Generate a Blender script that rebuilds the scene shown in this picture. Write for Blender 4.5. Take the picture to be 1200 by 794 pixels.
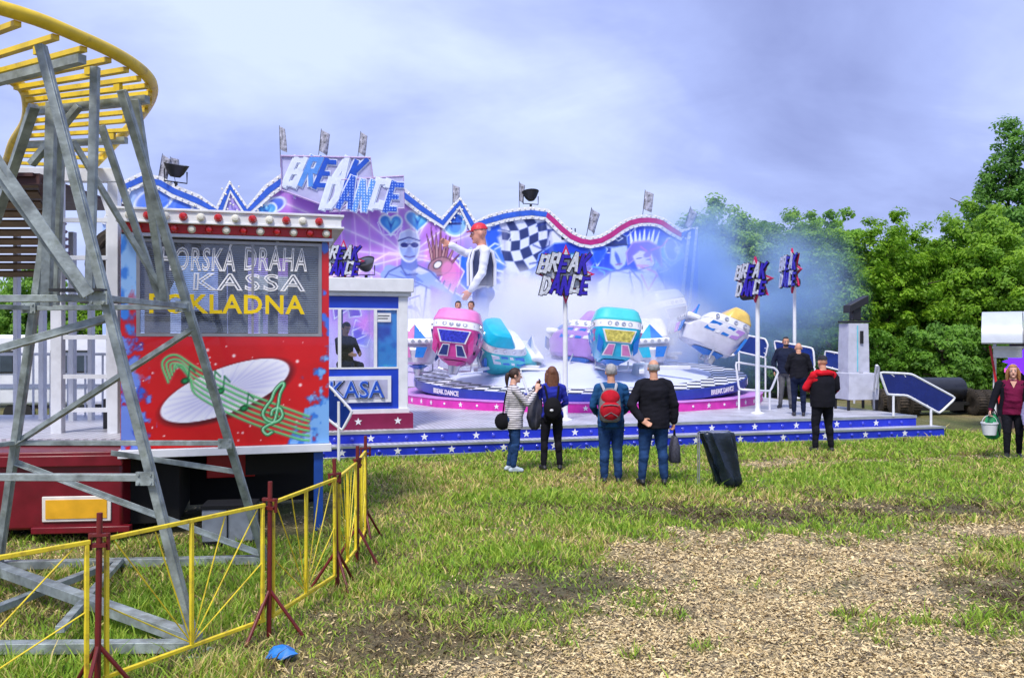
import bpy, bmesh, math, random
import numpy as np
from mathutils import Vector, Matrix, Euler
from mathutils.bvhtree import BVHTree

random.seed(7)
S = bpy.context.scene
for o in list(bpy.data.objects):
    bpy.data.objects.remove(o)
rad = math.radians

# ------------------------------------------------------------------ camera
CAMH, F, W0, H0 = 2.15, 1000.0, 1200, 794
cd = bpy.data.cameras.new('camera')
cam = bpy.data.objects.new('camera', cd)
S.collection.objects.link(cam)
cam.location = (0, 0, CAMH)
cam.rotation_euler = (rad(90), 0, 0)
cd.sensor_width = 36
cd.lens = 36 * F / W0
cd.clip_start = 0.05
cd.clip_end = 3000
S.camera = cam
S.render.resolution_x, S.render.resolution_y = 1024, 677

# ------------------------------------------------------------------ world / sun / exposure
SUN_EL, SUN_AZ = 56, 200          # azimuth: compass-like, 180 = behind the camera
w = bpy.data.worlds.new('World')
S.world = w
w.use_nodes = True
nt = w.node_tree
nt.nodes.clear()
N = nt.nodes.new
L = nt.links.new
out = N('ShaderNodeOutputWorld')
sky = N('ShaderNodeTexSky')
sky.sky_type = 'NISHITA'
sky.sun_disc = False
sky.sun_elevation = rad(SUN_EL)
sky.sun_rotation = rad(SUN_AZ)
bg1 = N('ShaderNodeBackground'); bg1.inputs['Strength'].default_value = 0.08
L(sky.outputs[0], bg1.inputs['Color'])
tc = N('ShaderNodeTexCoord')
sep = N('ShaderNodeSeparateXYZ'); L(tc.outputs['Generated'], sep.inputs[0])
zz = N('ShaderNodeMath'); zz.operation = 'ADD'; zz.inputs[1].default_value = 0.22
za = N('ShaderNodeMath'); za.operation = 'ABSOLUTE'
L(sep.outputs[2], za.inputs[0]); L(za.outputs[0], zz.inputs[0])
dx = N('ShaderNodeMath'); dx.operation = 'DIVIDE'; L(sep.outputs[0], dx.inputs[0]); L(zz.outputs[0], dx.inputs[1])
dy = N('ShaderNodeMath'); dy.operation = 'DIVIDE'; L(sep.outputs[1], dy.inputs[0]); L(zz.outputs[0], dy.inputs[1])
cmb = N('ShaderNodeCombineXYZ'); L(dx.outputs[0], cmb.inputs[0]); L(dy.outputs[0], cmb.inputs[1])
mp = N('ShaderNodeMapping'); mp.inputs['Location'].default_value = (1.9, 4.3, 0.7); mp.inputs['Scale'].default_value = (0.5, 0.62, 1)
mp.inputs['Rotation'].default_value = (0, 0, rad(-14))
L(cmb.outputs[0], mp.inputs[0])
nz = N('ShaderNodeTexNoise'); nz.inputs['Scale'].default_value = 1.15; nz.inputs['Detail'].default_value = 6; nz.inputs['Roughness'].default_value = 0.5
nz.inputs['Distortion'].default_value = 0.35
L(mp.outputs[0], nz.inputs['Vector'])
cr = N('ShaderNodeValToRGB')
e = cr.color_ramp.elements
e[0].position = 0.36; e[0].color = (0.20, 0.24, 0.50, 1)
e[1].position = 0.62; e[1].color = (0.56, 0.65, 0.96, 1)
m_ = cr.color_ramp.elements.new(0.50); m_.color = (0.34, 0.41, 0.75, 1)
nz2 = N('ShaderNodeTexNoise'); nz2.inputs['Scale'].default_value = 3.4; nz2.inputs['Detail'].default_value = 7; nz2.inputs['Roughness'].default_value = 0.6; nz2.inputs['Distortion'].default_value = 0.5
L(mp.outputs[0], nz2.inputs['Vector'])
mm = N('ShaderNodeMix'); mm.data_type = 'FLOAT'; mm.inputs[0].default_value = 0.17
L(nz.outputs[0], mm.inputs[2]); L(nz2.outputs[0], mm.inputs[3]); L(mm.outputs[0], cr.inputs[0])
bg2 = N('ShaderNodeBackground'); bg2.inputs['Strength'].default_value = 0.84
L(cr.outputs[0], bg2.inputs['Color'])
mx = N('ShaderNodeMixShader'); mx.inputs[0].default_value = 0.93
L(bg1.outputs[0], mx.inputs[1]); L(bg2.outputs[0], mx.inputs[2]); L(mx.outputs[0], out.inputs[0])

sl = bpy.data.lights.new('sun', 'SUN')
sun = bpy.data.objects.new('sun', sl)
S.collection.objects.link(sun)
sl.energy = 2.4
sl.angle = rad(12)
sl.color = (1.0, 0.95, 0.86)
_d = Vector((math.sin(rad(SUN_AZ)) * math.cos(rad(SUN_EL)), math.cos(rad(SUN_AZ)) * math.cos(rad(SUN_EL)), math.sin(rad(SUN_EL))))
sun.rotation_euler = _d.to_track_quat('Z', 'Y').to_euler()
sun.location = _d * 60
S.view_settings.view_transform = 'Standard'
S.view_settings.look = 'None'
S.view_settings.gamma = 1
S.view_settings.use_curve_mapping = False
S.view_settings.exposure = 0.72
S.render.engine = 'CYCLES'
S.cycles.use_denoising = True
S.cycles.volume_bounces = 5
S.cycles.max_bounces = 8
S.cycles.transparent_max_bounces = 24
S.cycles.volume_step_rate = 2.0
S.cycles.volume_max_steps = 96

# ------------------------------------------------------------------ helpers: points
def P(px, py, Y):
    return Vector(((px - 600) / F * Y, Y, CAMH - (py - 397) / F * Y))
def G(px, py, z=0.0):
    Y = (CAMH - z) * F / (py - 397)
    return Vector(((px - 600) / F * Y, Y, z))
ANG = 15.5
EX = Vector((math.cos(rad(ANG)), math.sin(rad(ANG)), 0))
EY = Vector((-math.sin(rad(ANG)), math.cos(rad(ANG)), 0))
EZ = Vector((0, 0, 1))
D0 = Vector((-2.9, 15.7, 0))
def R(u, v, z=0.0):
    return D0 + EX * u + EY * v + EZ * z
def onplane(px, py, org, ex):
    """pixel ray met with the vertical plane through org along ex; returns (u, z)"""
    k = (px - 600) / F
    u = (k * org.y - org.x) / (ex.x - k * ex.y)
    Y = org.y + ex.y * u
    return u, CAMH - (py - 397) / F * Y
DECK = 0.45

# ------------------------------------------------------------------ helpers: objects
def wm(o):
    m = o.matrix_basis
    return wm(o.parent) @ m if o.parent else m.copy()
def tag(o, label=None, cat=None, group=None, kind=None):
    if label: o['label'] = label
    if cat: o['category'] = cat
    if group: o['group'] = group
    if kind: o['kind'] = kind
    return o
def empty(name, loc=(0, 0, 0), rz=0, label=None, cat=None, group=None):
    o = bpy.data.objects.new(name, None)
    o.location = loc; o.rotation_euler = (0, 0, rz)
    o.empty_display_size = 0.2
    S.collection.objects.link(o)
    return tag(o, label, cat, group)
def copy_tree(o, parent=None):
    c = o.copy(); S.collection.objects.link(c)
    if parent: c.parent = parent
    for ch in list(o.children):
        copy_tree(ch, c)
    return c
def set_label(o, lab):
    o['label'] = lab
    return o

class MB:
    def __init__(s):
        s.v = []; s.f = []; s.m = []
    def add(s, vs, fs, mi=0):
        b = len(s.v)
        s.v.extend([Vector(x) for x in vs])
        for f in fs:
            s.f.append([b + i for i in f]); s.m.append(mi)
        return s
    def box(s, c, d, mi=0, M=None):
        c = Vector(c); hx, hy, hz = d[0] / 2, d[1] / 2, d[2] / 2
        vs = [Vector((x, y, z)) for x in (-hx, hx) for y in (-hy, hy) for z in (-hz, hz)]
        if M is not None: vs = [M @ x for x in vs]
        return s.add([c + x for x in vs], [(0, 1, 3, 2), (4, 6, 7, 5), (0, 4, 5, 1), (2, 3, 7, 6), (0, 2, 6, 4), (1, 5, 7, 3)], mi)
    def rbox(s, u0, u1, v0, v1, z0, z1, mi=0):
        """box in the platform's own axes"""
        vs = [R(u, v, z) for u in (u0, u1) for v in (v0, v1) for z in (z0, z1)]
        return s.add(vs, [(0, 1, 3, 2), (4, 6, 7, 5), (0, 4, 5, 1), (2, 3, 7, 6), (0, 2, 6, 4), (1, 5, 7, 3)], mi)
    def beam(s, p, q, a, b=None, mi=0, up=None):
        p, q = Vector(p), Vector(q); b = b or a
        d = (q - p).normalized()
        up = Vector(up) if up else (Vector((0, 0, 1)) if abs(d.z) < 0.9 else Vector((0, 1, 0)))
        x = d.cross(up).normalized(); y = x.cross(d).normalized()
        vs = [r + x * (i * a / 2) + y * (j * b / 2) for r in (p, q) for i, j in ((-1, -1), (1, -1), (1, 1), (-1, 1))]
        return s.add(vs, [(3, 2, 1, 0), (4, 5, 6, 7), (0, 1, 5, 4), (1, 2, 6, 5), (2, 3, 7, 6), (3, 0, 4, 7)], mi)
    def angle(s, p, q, a, t, mi=0, up=None):
        """L-section bar"""
        p, q = Vector(p), Vector(q)
        d = (q - p).normalized()
        up = Vector(up) if up else (Vector((0, 0, 1)) if abs(d.z) < 0.9 else Vector((0, 1, 0)))
        x = d.cross(up).normalized(); y = x.cross(d).normalized()
        pr = [(0, 0), (a, 0), (a, t), (t, t), (t, a), (0, a)]
        vs = [r + x * (i - a / 2) + y * (j - a / 2) for r in (p, q) for i, j in pr]
        fs = [(5, 4, 3, 2, 1, 0), (6, 7, 8, 9, 10, 11)] + [(i, (i + 1) % 6, 6 + (i + 1) % 6, 6 + i) for i in range(6)]
        return s.add(vs, fs, mi)
    def tube(s, pts, r, n=10, closed=False, mi=0, radii=None):
        pts = [Vector(p) for p in pts]; k = len(pts)
        vs = []; prev = None
        for i, p in enumerate(pts):
            if closed: d = pts[(i + 1) % k] - pts[i - 1]
            else: d = pts[min(i + 1, k - 1)] - pts[max(i - 1, 0)]
            d.normalize()
            if prev is None:
                a = Vector((0, 0, 1)) if abs(d.z) < 0.9 else Vector((1, 0, 0))
                x = d.cross(a).normalized()
            else:
                x = (prev - d * prev.dot(d)).normalized()
            prev = x; y = d.cross(x)
            rr = radii[i] if radii else r
            for j in range(n):
                t = 2 * math.pi * j / n
                vs.append(p + (x * math.cos(t) + y * math.sin(t)) * rr)
        fs = []
        for i in range(k if closed else k - 1):
            a, b = i * n, ((i + 1) % k) * n
            for j in range(n):
                fs.append((a + j, a + (j + 1) % n, b + (j + 1) % n, b + j))
        if not closed:
            fs.append(tuple(range(n - 1, -1, -1))); fs.append(tuple((k - 1) * n + j for j in range(n)))
        return s.add(vs, fs, mi)
    def cyl(s, p, q, r0, r1=None, n=14, mi=0):
        return s.tube([p, q], r0, n, False, mi, [r0, r0 if r1 is None else r1])
    def lathe(s, prof, c=(0, 0, 0), n=24, mi=0, M=None):
        c = Vector(c); vs = []
        for r, z in prof:
            for j in range(n):
                t = 2 * math.pi * j / n
                x = Vector((r * math.cos(t), r * math.sin(t), z))
                vs.append(c + (M @ x if M is not None else x))
        fs = []
        for i in range(len(prof) - 1):
            for j in range(n):
                fs.append((i * n + j, i * n + (j + 1) % n, (i + 1) * n + (j + 1) % n, (i + 1) * n + j))
        if prof[0][0] > 1e-4: fs.append(tuple(range(n - 1, -1, -1)))
        if prof[-1][0] > 1e-4: fs.append(tuple((len(prof) - 1) * n + j for j in range(n)))
        return s.add(vs, fs, mi)
    def ell(s, c, r, M=None, nu=14, nv=9, mi=0):
        c = Vector(c); vs = []; fs = []
        for i in range(nv + 1):
            ph = math.pi * i / nv
            for j in range(nu):
                t = 2 * math.pi * j / nu
                x = Vector((r[0] * math.sin(ph) * math.cos(t), r[1] * math.sin(ph) * math.sin(t), r[2] * math.cos(ph)))
                vs.append(c + (M @ x if M is not None else x))
        for i in range(nv):
            for j in range(nu):
                fs.append((i * nu + j, (i + 1) * nu + j, (i + 1) * nu + (j + 1) % nu, i * nu + (j + 1) % nu))
        return s.add(vs, fs, mi)
    def prism(s, poly, org, ax, ay, t, mi=0, side=None):
        """polygon (2D) in the plane org+ax*x+ay*y, thickened by t along -(ax x ay)... front face at +n"""
        org, ax, ay = Vector(org), Vector(ax), Vector(ay)
        n = ax.cross(ay).normalized(); k = len(poly)
        ar = sum(poly[i][0] * poly[(i + 1) % k][1] - poly[(i + 1) % k][0] * poly[i][1] for i in range(k))
        if ar < 0: poly = poly[::-1]
        a = [org + ax * x + ay * y + n * t for x, y in poly]
        b = [org + ax * x + ay * y for x, y in poly]
        s.add(a + b, [tuple(range(k))], mi)
        base = len(s.v) - 2 * k
        sm = mi if side is None else side
        for i in range(k):
            s.f.append([base + i, base + k + i, base + k + (i + 1) % k, base + (i + 1) % k]); s.m.append(sm)
        s.f.append([base + k + i for i in range(k - 1, -1, -1)]); s.m.append(sm)
        return s
    def loft(s, secs, mi=0, cap=True):
        """list of equal-length rings"""
        n = len(secs[0]); vs = [Vector(p) for r in secs for p in r]; fs = []
        for i in range(len(secs) - 1):
            for j in range(n):
                fs.append((i * n + j, i * n + (j + 1) % n, (i + 1) * n + (j + 1) % n, (i + 1) * n + j))
        if cap:
            fs.append(tuple(range(n - 1, -1, -1))); fs.append(tuple((len(secs) - 1) * n + j for j in range(n)))
        return s.add(vs, fs, mi)
    def build(s, name, mats, parent=None, smooth=35, bevel=0, local=False):
        me = bpy.data.meshes.new(name)
        vs = s.v
        if parent is not None and not local:
            inv = wm(parent).inverted()
            vs = [inv @ x for x in vs]
        me.from_pydata([tuple(x) for x in vs], [], s.f)
        if not isinstance(mats, (list, tuple)): mats = [mats]
        for m in mats: me.materials.append(m)
        me.polygons.foreach_set('material_index', [min(i, len(mats) - 1) for i in s.m])
        bm = bmesh.new(); bm.from_mesh(me)
        bmesh.ops.recalc_face_normals(bm, faces=bm.faces)
        bm.to_mesh(me); bm.free()
        if smooth:
            me.polygons.foreach_set('use_smooth', [True] * len(me.polygons))
            me.set_sharp_from_angle(angle=rad(smooth))
        o = bpy.data.objects.new(name, me)
        S.collection.objects.link(o)
        if parent is not None: o.parent = parent
        if bevel:
            b = o.modifiers.new('bevel', 'BEVEL'); b.width = bevel; b.segments = 2; b.limit_method = 'ANGLE'; b.angle_limit = rad(40)
            b.harden_normals = False
        return o

def star2(r, r2=0.42, n=5, rot=90, c=(0, 0)):
    return [(c[0] + (r if i % 2 == 0 else r * r2) * math.cos(rad(rot + 180 / n * i)), c[1] + (r if i % 2 == 0 else r * r2) * math.sin(rad(rot + 180 / n * i))) for i in range(2 * n)]
def smooth_path(pts, k=8, closed=False):
    pts = [Vector(p) for p in pts]; n = len(pts); res = []
    rng = range(n) if closed else range(n - 1)
    for i in rng:
        p1, p2 = pts[i], pts[(i + 1) % n]
        p0 = pts[i - 1] if (closed or i > 0) else p1 * 2 - p2
        p3 = pts[(i + 2) % n] if (closed or i + 2 < n) else p2 * 2 - p1
        for j in range(k):
            t = j / k
            res.append(0.5 * ((2 * p1) + (p2 - p0) * t + (2 * p0 - 5 * p1 + 4 * p2 - p3) * t * t + (3 * p1 - p0 - 3 * p2 + p3) * t ** 3))
    if not closed: res.append(pts[-1])
    return res

# ------------------------------------------------------------------ helpers: materials
def lin(c):
    return tuple((x / 12.92 if x <= 0.04045 else ((x + 0.055) / 1.055) ** 2.4) for x in c)
def rgb(r, g, b):
    return lin((r / 255, g / 255, b / 255))
MATS = {}
def mat(name, col, rough=0.5, metal=0.0, var=0.18, scale=5.0, bump=0.0, bscale=40.0, dirt=None, damt=0.5, dscale=3.0, coat=0.0, emit=0.0, spec=None):
    if name in MATS: return MATS[name]
    m = bpy.data.materials.new(name); m.use_nodes = True
    t = m.node_tree; b = t.nodes['Principled BSDF']
    n = t.nodes.new; l = t.links.new
    tc = n('ShaderNodeTexCoord')
    nz = n('ShaderNodeTexNoise'); nz.inputs['Scale'].default_value = scale; nz.inputs['Detail'].default_value = 5
    l(tc.outputs['Object'], nz.inputs['Vector'])
    mr = n('ShaderNodeMapRange'); mr.inputs[1].default_value = 0.3; mr.inputs[2].default_value = 0.7
    mr.inputs[3].default_value = 1 - var; mr.inputs[4].default_value = 1 + var * 0.5
    l(nz.outputs[0], mr.inputs[0])
    vm = n('ShaderNodeVectorMath'); vm.operation = 'SCALE'; vm.inputs[0].default_value = col[:3]
    l(mr.outputs[0], vm.inputs['Scale'])
    last = vm.outputs[0]
    if dirt is not None:
        n2 = n('ShaderNodeTexNoise'); n2.inputs['Scale'].default_value = dscale; n2.inputs['Detail'].default_value = 8; n2.inputs['Roughness'].default_value = 0.7
        l(tc.outputs['Object'], n2.inputs['Vector'])
        r2 = n('ShaderNodeMapRange'); r2.inputs[1].default_value = 0.52; r2.inputs[2].default_value = 0.72; r2.inputs[4].default_value = damt
        l(n2.outputs[0], r2.inputs[0])
        mx = n('ShaderNodeMix'); mx.data_type = 'RGBA'
        l(r2.outputs[0], mx.inputs[0]); l(last, mx.inputs[6]); mx.inputs[7].default_value = (*dirt[:3], 1)
        last = mx.outputs[2]
    l(last, b.inputs['Base Color'])
    rr = n('ShaderNodeMapRange'); rr.inputs[3].default_value = max(0.02, rough - 0.1); rr.inputs[4].default_value = min(1, rough + 0.12)
    l(nz.outputs[0], rr.inputs[0]); l(rr.outputs[0], b.inputs['Roughness'])
    b.inputs['Metallic'].default_value = metal
    if spec is not None: b.inputs['Specular IOR Level'].default_value = spec
    if coat: b.inputs['Coat Weight'].default_value = coat
    if emit:
        b.inputs['Emission Color'].default_value = (*col[:3], 1); b.inputs['Emission Strength'].default_value = emit
    if bump:
        n3 = n('ShaderNodeTexNoise'); n3.inputs['Scale'].default_value = bscale; n3.inputs['Detail'].default_value = 4
        l(tc.outputs['Object'], n3.inputs['Vector'])
        bp = n('ShaderNodeBump'); bp.inputs['Strength'].default_value = bump; bp.inputs['Distance'].default_value = 0.02
        l(n3.outputs[0], bp.inputs['Height']); l(bp.outputs[0], b.inputs['Normal'])
    MATS[name] = m
    return m
def colmat(name, rough=0.5, coat=0.0, bump=0.0, trans=0.0):
    m = bpy.data.materials.new(name); m.use_nodes = True
    t = m.node_tree; b = t.nodes['Principled BSDF']
    a = t.nodes.new('ShaderNodeAttribute'); a.attribute_name = 'Col'
    t.links.new(a.outputs['Color'], b.inputs['Base Color'])
    b.inputs['Roughness'].default_value = rough
    b.inputs['Coat Weight'].default_value = coat
    if bump:
        n3 = t.nodes.new('ShaderNodeTexNoise'); n3.inputs['Scale'].default_value = 30; n3.inputs['Detail'].default_value = 6
        tc = t.nodes.new('ShaderNodeTexCoord'); t.links.new(tc.outputs['Object'], n3.inputs['Vector'])
        bp = t.nodes.new('ShaderNodeBump'); bp.inputs['Strength'].default_value = bump; bp.inputs['Distance'].default_value = 0.03
        t.links.new(n3.outputs[0], bp.inputs['Height']); t.links.new(bp.outputs[0], b.inputs['Normal'])
    if trans:
        tr = t.nodes.new('ShaderNodeBsdfTranslucent'); t.links.new(a.outputs['Color'], tr.inputs['Color'])
        mx = t.nodes.new('ShaderNodeMixShader'); mx.inputs[0].default_value = trans
        t.links.new(b.outputs[0], mx.inputs[1]); t.links.new(tr.outputs[0], mx.inputs[2])
        t.links.new(mx.outputs[0], t.nodes['Material Output'].inputs[0])
    return m

# ------------------------------------------------------------------ helpers: noise in numpy
def vnoise(x, y, seed=0):
    rs = np.random.RandomState(seed); T = rs.rand(256, 256)
    xi = np.floor(x).astype(int); yi = np.floor(y).astype(int)
    fx = x - xi; fy = y - yi
    fx = fx * fx * (3 - 2 * fx); fy = fy * fy * (3 - 2 * fy)
    g = lambda a, b: T[a % 256, b % 256]
    return (g(xi, yi) * (1 - fx) + g(xi + 1, yi) * fx) * (1 - fy) + (g(xi, yi + 1) * (1 - fx) + g(xi + 1, yi + 1) * fx) * fy
def fbm(x, y, seed=0, o=4):
    r = 0; a = 0.5; t = 0
    for i in range(o):
        r = r + a * vnoise(x * 2 ** i, y * 2 ** i, seed + i); t += a; a *= 0.5
    return r / t

# ------------------------------------------------------------------ helpers: painted panels (airbrush art on a real board)
class Canvas:
    def __init__(s, u0, u1, v0, v1, res, base):
        s.u0, s.v0, s.res = u0, v0, res
        s.nu = int(math.ceil((u1 - u0) / res)) + 1; s.nv = int(math.ceil((v1 - v0) / res)) + 1
        s.U, s.V = np.meshgrid(u0 + np.arange(s.nu) * res, v0 + np.arange(s.nv) * res)
        s.img = np.ones((s.nv, s.nu, 3)) * np.array(base) / 255.0
    def _box(s, us, vs, m):
        i0 = max(0, int((min(us) - m - s.u0) / s.res)); i1 = min(s.nu, int((max(us) + m - s.u0) / s.res) + 2)
        j0 = max(0, int((min(vs) - m - s.v0) / s.res)); j1 = min(s.nv, int((max(vs) + m - s.v0) / s.res) + 2)
        return slice(j0, j1), slice(i0, i1)
    def blend(s, sl, a, col):
        c = np.array(col) / 255.0
        s.img[sl] = s.img[sl] * (1 - a[..., None]) + c * a[..., None]
    def _segd(s, U, V, pts, closed):
        d = np.full(U.shape, 1e9); n = len(pts)
        for i in range(n if closed else n - 1):
            (ax, ay), (bx, by) = pts[i], pts[(i + 1) % n]
            ex, ey = bx - ax, by - ay
            t = np.clip(((U - ax) * ex + (V - ay) * ey) / (ex * ex + ey * ey + 1e-12), 0, 1)
            d = np.minimum(d, np.hypot(U - ax - t * ex, V - ay - t * ey))
        return d
    def poly(s, pts, col, soft=0.03, al=1.0, edge=None, ew=0.03):
        us = [p[0] for p in pts]; vs = [p[1] for p in pts]
        sl = s._box(us, vs, soft + ew * 3); U, V = s.U[sl], s.V[sl]
        if U.size == 0: return
        ins = np.zeros(U.shape, bool); n = len(pts)
        for i in range(n):
            (ax, ay), (bx, by) = pts[i], pts[(i + 1) % n]
            c = ((ay > V) != (by > V)) & (U < (bx - ax) * (V - ay) / (by - ay + 1e-12) + ax)
            ins ^= c
        d = s._segd(U, V, pts, True); sd = np.where(ins, -d, d)
        s.blend(sl, np.clip(0.5 - sd / max(soft, 1e-4), 0, 1) * al, col)
        if edge is not None:
            s.blend(sl, np.clip(1.2 - d / ew, 0, 1), edge)
    def ell(s, c, rx, ry, rot, col, soft=0.1, al=1.0, edge=None, ew=0.03):
        r = max(rx, ry) * (1 + soft) + ew * 2
        sl = s._box([c[0] - r, c[0] + r], [c[1] - r, c[1] + r], 0); U, V = s.U[sl] - c[0], s.V[sl] - c[1]
        if U.size == 0: return
        ct, st = math.cos(rad(rot)), math.sin(rad(rot))
        q = np.hypot((U * ct + V * st) / rx, (-U * st + V * ct) / ry)
        s.blend(sl, np.clip((1 - q) / soft + 0.5, 0, 1) * al, col)
        if edge is not None:
            s.blend(sl, np.clip(1.2 - np.abs(1 - q) * min(rx, ry) / ew, 0, 1), edge)
    def line(s, pts, w_, col, glow=0.0, al=1.0, gcol=None):
        m = w_ + glow
        sl = s._box([p[0] for p in pts], [p[1] for p in pts], m); U, V = s.U[sl], s.V[sl]
        if U.size == 0: return
        d = s._segd(U, V, pts, False)
        if glow: s.blend(sl, np.clip(1 - d / (w_ + glow), 0, 1) ** 2 * 0.6 * al, gcol or col)
        s.blend(sl, np.clip(0.5 + (w_ / 2 - d) / (s.res * 0.9), 0, 1) * al, col)
    def mesh(s, name, m, org, ax, ay, nrm, parent, inside=None):
        pts = np.array(org)[None, None] + s.U[..., None] * np.array(ax) + s.V[..., None] * np.array(ay)
        pts = pts.reshape(-1, 3)
        if parent is not None:
            inv = np.array(wm(parent).inverted()); pts = pts @ inv[:3, :3].T + inv[:3, 3]
        idx = np.arange(s.nu * s.nv).reshape(s.nv, s.nu)
        q = np.stack([idx[:-1, :-1], idx[:-1, 1:], idx[1:, 1:], idx[1:, :-1]], -1)
        if inside is not None:
            cu = s.U[:-1, :-1] + s.res / 2; cv = s.V[:-1, :-1] + s.res / 2
            q = q[inside(cu, cv)]
        q = q.reshape(-1, 4)
        used, invx = np.unique(q, return_inverse=True); q = invx.reshape(-1, 4)
        c = np.clip(s.img, 0, 1).reshape(-1, 3)[used]
        c = np.where(c <= 0.04045, c / 12.92, ((c + 0.055) / 1.055) ** 2.4)
        return npmesh(name, pts[used], q, m, parent, c, smooth=False)

def npmesh(name, verts, faces, mats, parent=None, cols=None, smooth=False, domain='POINT'):
    verts = np.asarray(verts, np.float32); faces = np.asarray(faces, np.int32)
    me = bpy.data.meshes.new(name); k = faces.shape[1]
    me.vertices.add(len(verts)); me.vertices.foreach_set('co', verts.ravel())
    me.loops.add(faces.size); me.loops.foreach_set('vertex_index', faces.ravel())
    me.polygons.add(len(faces)); me.polygons.foreach_set('loop_start', np.arange(len(faces), dtype=np.int32) * k)
    if cols is not None:
        at = me.color_attributes.new('Col', 'FLOAT_COLOR', domain) if domain in ('POINT', 'CORNER') else me.attributes.new('Col', 'FLOAT_COLOR', domain)
        c4 = np.ones((len(cols), 4), np.float32); c4[:, :3] = cols
        at.data.foreach_set('color', c4.ravel())
    me.update(calc_edges=True); me.validate()
    if not isinstance(mats, (list, tuple)): mats = [mats]
    for m in mats: me.materials.append(m)
    me.polygons.foreach_set('use_smooth', [smooth] * len(me.polygons))
    o = bpy.data.objects.new(name, me); S.collection.objects.link(o)
    if parent is not None: o.parent = parent
    return o

# ------------------------------------------------------------------ helpers: lettering
def text_geo(txt, extrude=0.02, offset=0.0, outline=None, spacing=1.0):
    cu = bpy.data.curves.new('lettering', 'FONT'); cu.body = txt; cu.size = 1
    cu.space_character = spacing; cu.resolution_u = 3
    if outline:
        cu.fill_mode = 'NONE'; cu.bevel_depth = outline; cu.bevel_resolution = 1; cu.offset = offset
    else:
        cu.extrude = extrude; cu.offset = offset
    ob = bpy.data.objects.new('lettering', cu); S.collection.objects.link(ob)
    dg = bpy.context.evaluated_depsgraph_get(); ev = ob.evaluated_get(dg); me = ev.to_mesh()
    vs = [v.co.copy() for v in me.vertices]; fs = [list(p.vertices) for p in me.polygons]
    ev.to_mesh_clear(); bpy.data.objects.remove(ob); bpy.data.curves.remove(cu)
    x0 = min(v.x for v in vs); x1 = max(v.x for v in vs); y0 = min(v.y for v in vs); y1 = max(v.y for v in vs)
    return [((v.x - x0) / (x1 - x0), (v.y - y0) / (y1 - y0), v.z) for v in vs], fs
def put_text(mb, txt, org, ax, ay, wd, ht, depth=0.02, mi=0, shear=0.0, offset=0.02, outline=None, spacing=1.0, zs=1.0):
    vs, fs = text_geo(txt, 0.5 if not outline else 0, offset, outline, spacing)
    org, ax, ay = Vector(org), Vector(ax), Vector(ay); n = ax.cross(ay).normalized()
    if outline:
        zf = depth
        out = [org + ax * (x * wd + y * ht * shear) + ay * (y * ht) + n * (z * zf) for x, y, z in vs]
    else:
        out = [org + ax * (x * wd + y * ht * shear) + ay * (y * ht) + n * ((z + 0.5) * depth) for x, y, z in vs]
    mb.add(out, fs, mi)
STROKES = {
 'B': [((.12, 0), (.12, 1)), ((0, .88), (.8, .88)), ((0, .5), (.85, .5)), ((0, .12), (.9, .12)), ((.76, 1), (.76, .46)), ((.84, .56), (.84, 0))],
 'R': [((.12, 0), (.12, 1)), ((0, .88), (.85, .88)), ((.78, 1), (.78, .42)), ((0, .5), (.85, .5)), ((.4, .5), (.92, 0))],
 'E': [((.12, 0), (.12, 1)), ((0, .88), (.9, .88)), ((0, .5), (.78, .5)), ((0, .12), (.9, .12))],
 'A': [((.06, 0), (.46, 1.02)), ((.44, 1.02), (.9, 0)), ((.2, .32), (.76, .32))],
 'K': [((.12, 0), (.12, 1)), ((.1, .42), (.88, 1.05)), ((.34, .56), (.95, -.05))],
 'D': [((.12, 0), (.12, 1)), ((0, .88), (.66, .88)), ((.55, .93), (.9, .58)), ((.85, .68), (.85, .32)), ((.9, .42), (.55, .07)), ((0, .12), (.66, .12))],
 'N': [((.12, 0), (.12, 1)), ((.1, 1), (.86, 0)), ((.84, 0), (.84, 1))],
 'C': [((.92, .88), (0, .88)), ((.12, 1), (.12, 0)), ((0, .12), (.92, .12)), ((.84, .98), (.84, .72)), ((.84, .02), (.84, .28))],
}
def graffiti(mb, word, org, ax, ay, wd, ht, mats, rim, depth=0.03, shear=0.25, sw=0.24, jag=0.1):
    """angular showman's letters built from bars; each letter with a wider rim behind it"""
    org, ax, ay = Vector(org), Vector(ax), Vector(ay); n = ax.cross(ay).normalized()
    k = len(word); cw = wd / k
    for i, ch in enumerate(word):
        dyo = jag * ht * (0.5 if i % 2 else -0.3)
        for j, (a, b) in enumerate(STROKES[ch]):
            A = ((i + a[0] * 0.92 + 0.02) * cw, a[1] * ht + dyo); B = ((i + b[0] * 0.92 + 0.02) * cw, b[1] * ht + dyo)
            A = (A[0] + A[1] * shear, A[1]); B = (B[0] + B[1] * shear, B[1])
            dxx, dyy = B[0] - A[0], B[1] - A[1]; ln = math.hypot(dxx, dyy); dxx /= ln; dyy /= ln
            for wdt, ext, dep, mi in ((sw * cw * 1.55, 0.06 * cw, depth * 0.5 + 0.0007 * j, rim), (sw * cw, 0.0, depth + 0.0007 * j, mats[i])):
                h = wdt / 2
                q = [(A[0] - dxx * ext - dyy * h, A[1] - dyy * ext + dxx * h), (A[0] - dxx * ext + dyy * h, A[1] - dyy * ext - dxx * h),
                     (B[0] + dxx * ext + dyy * h, B[1] + dyy * ext - dxx * h), (B[0] + dxx * ext - dyy * h, B[1] + dyy * ext + dxx * h)]
                mb.prism(q, org, ax, ay, dep, mi)
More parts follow.
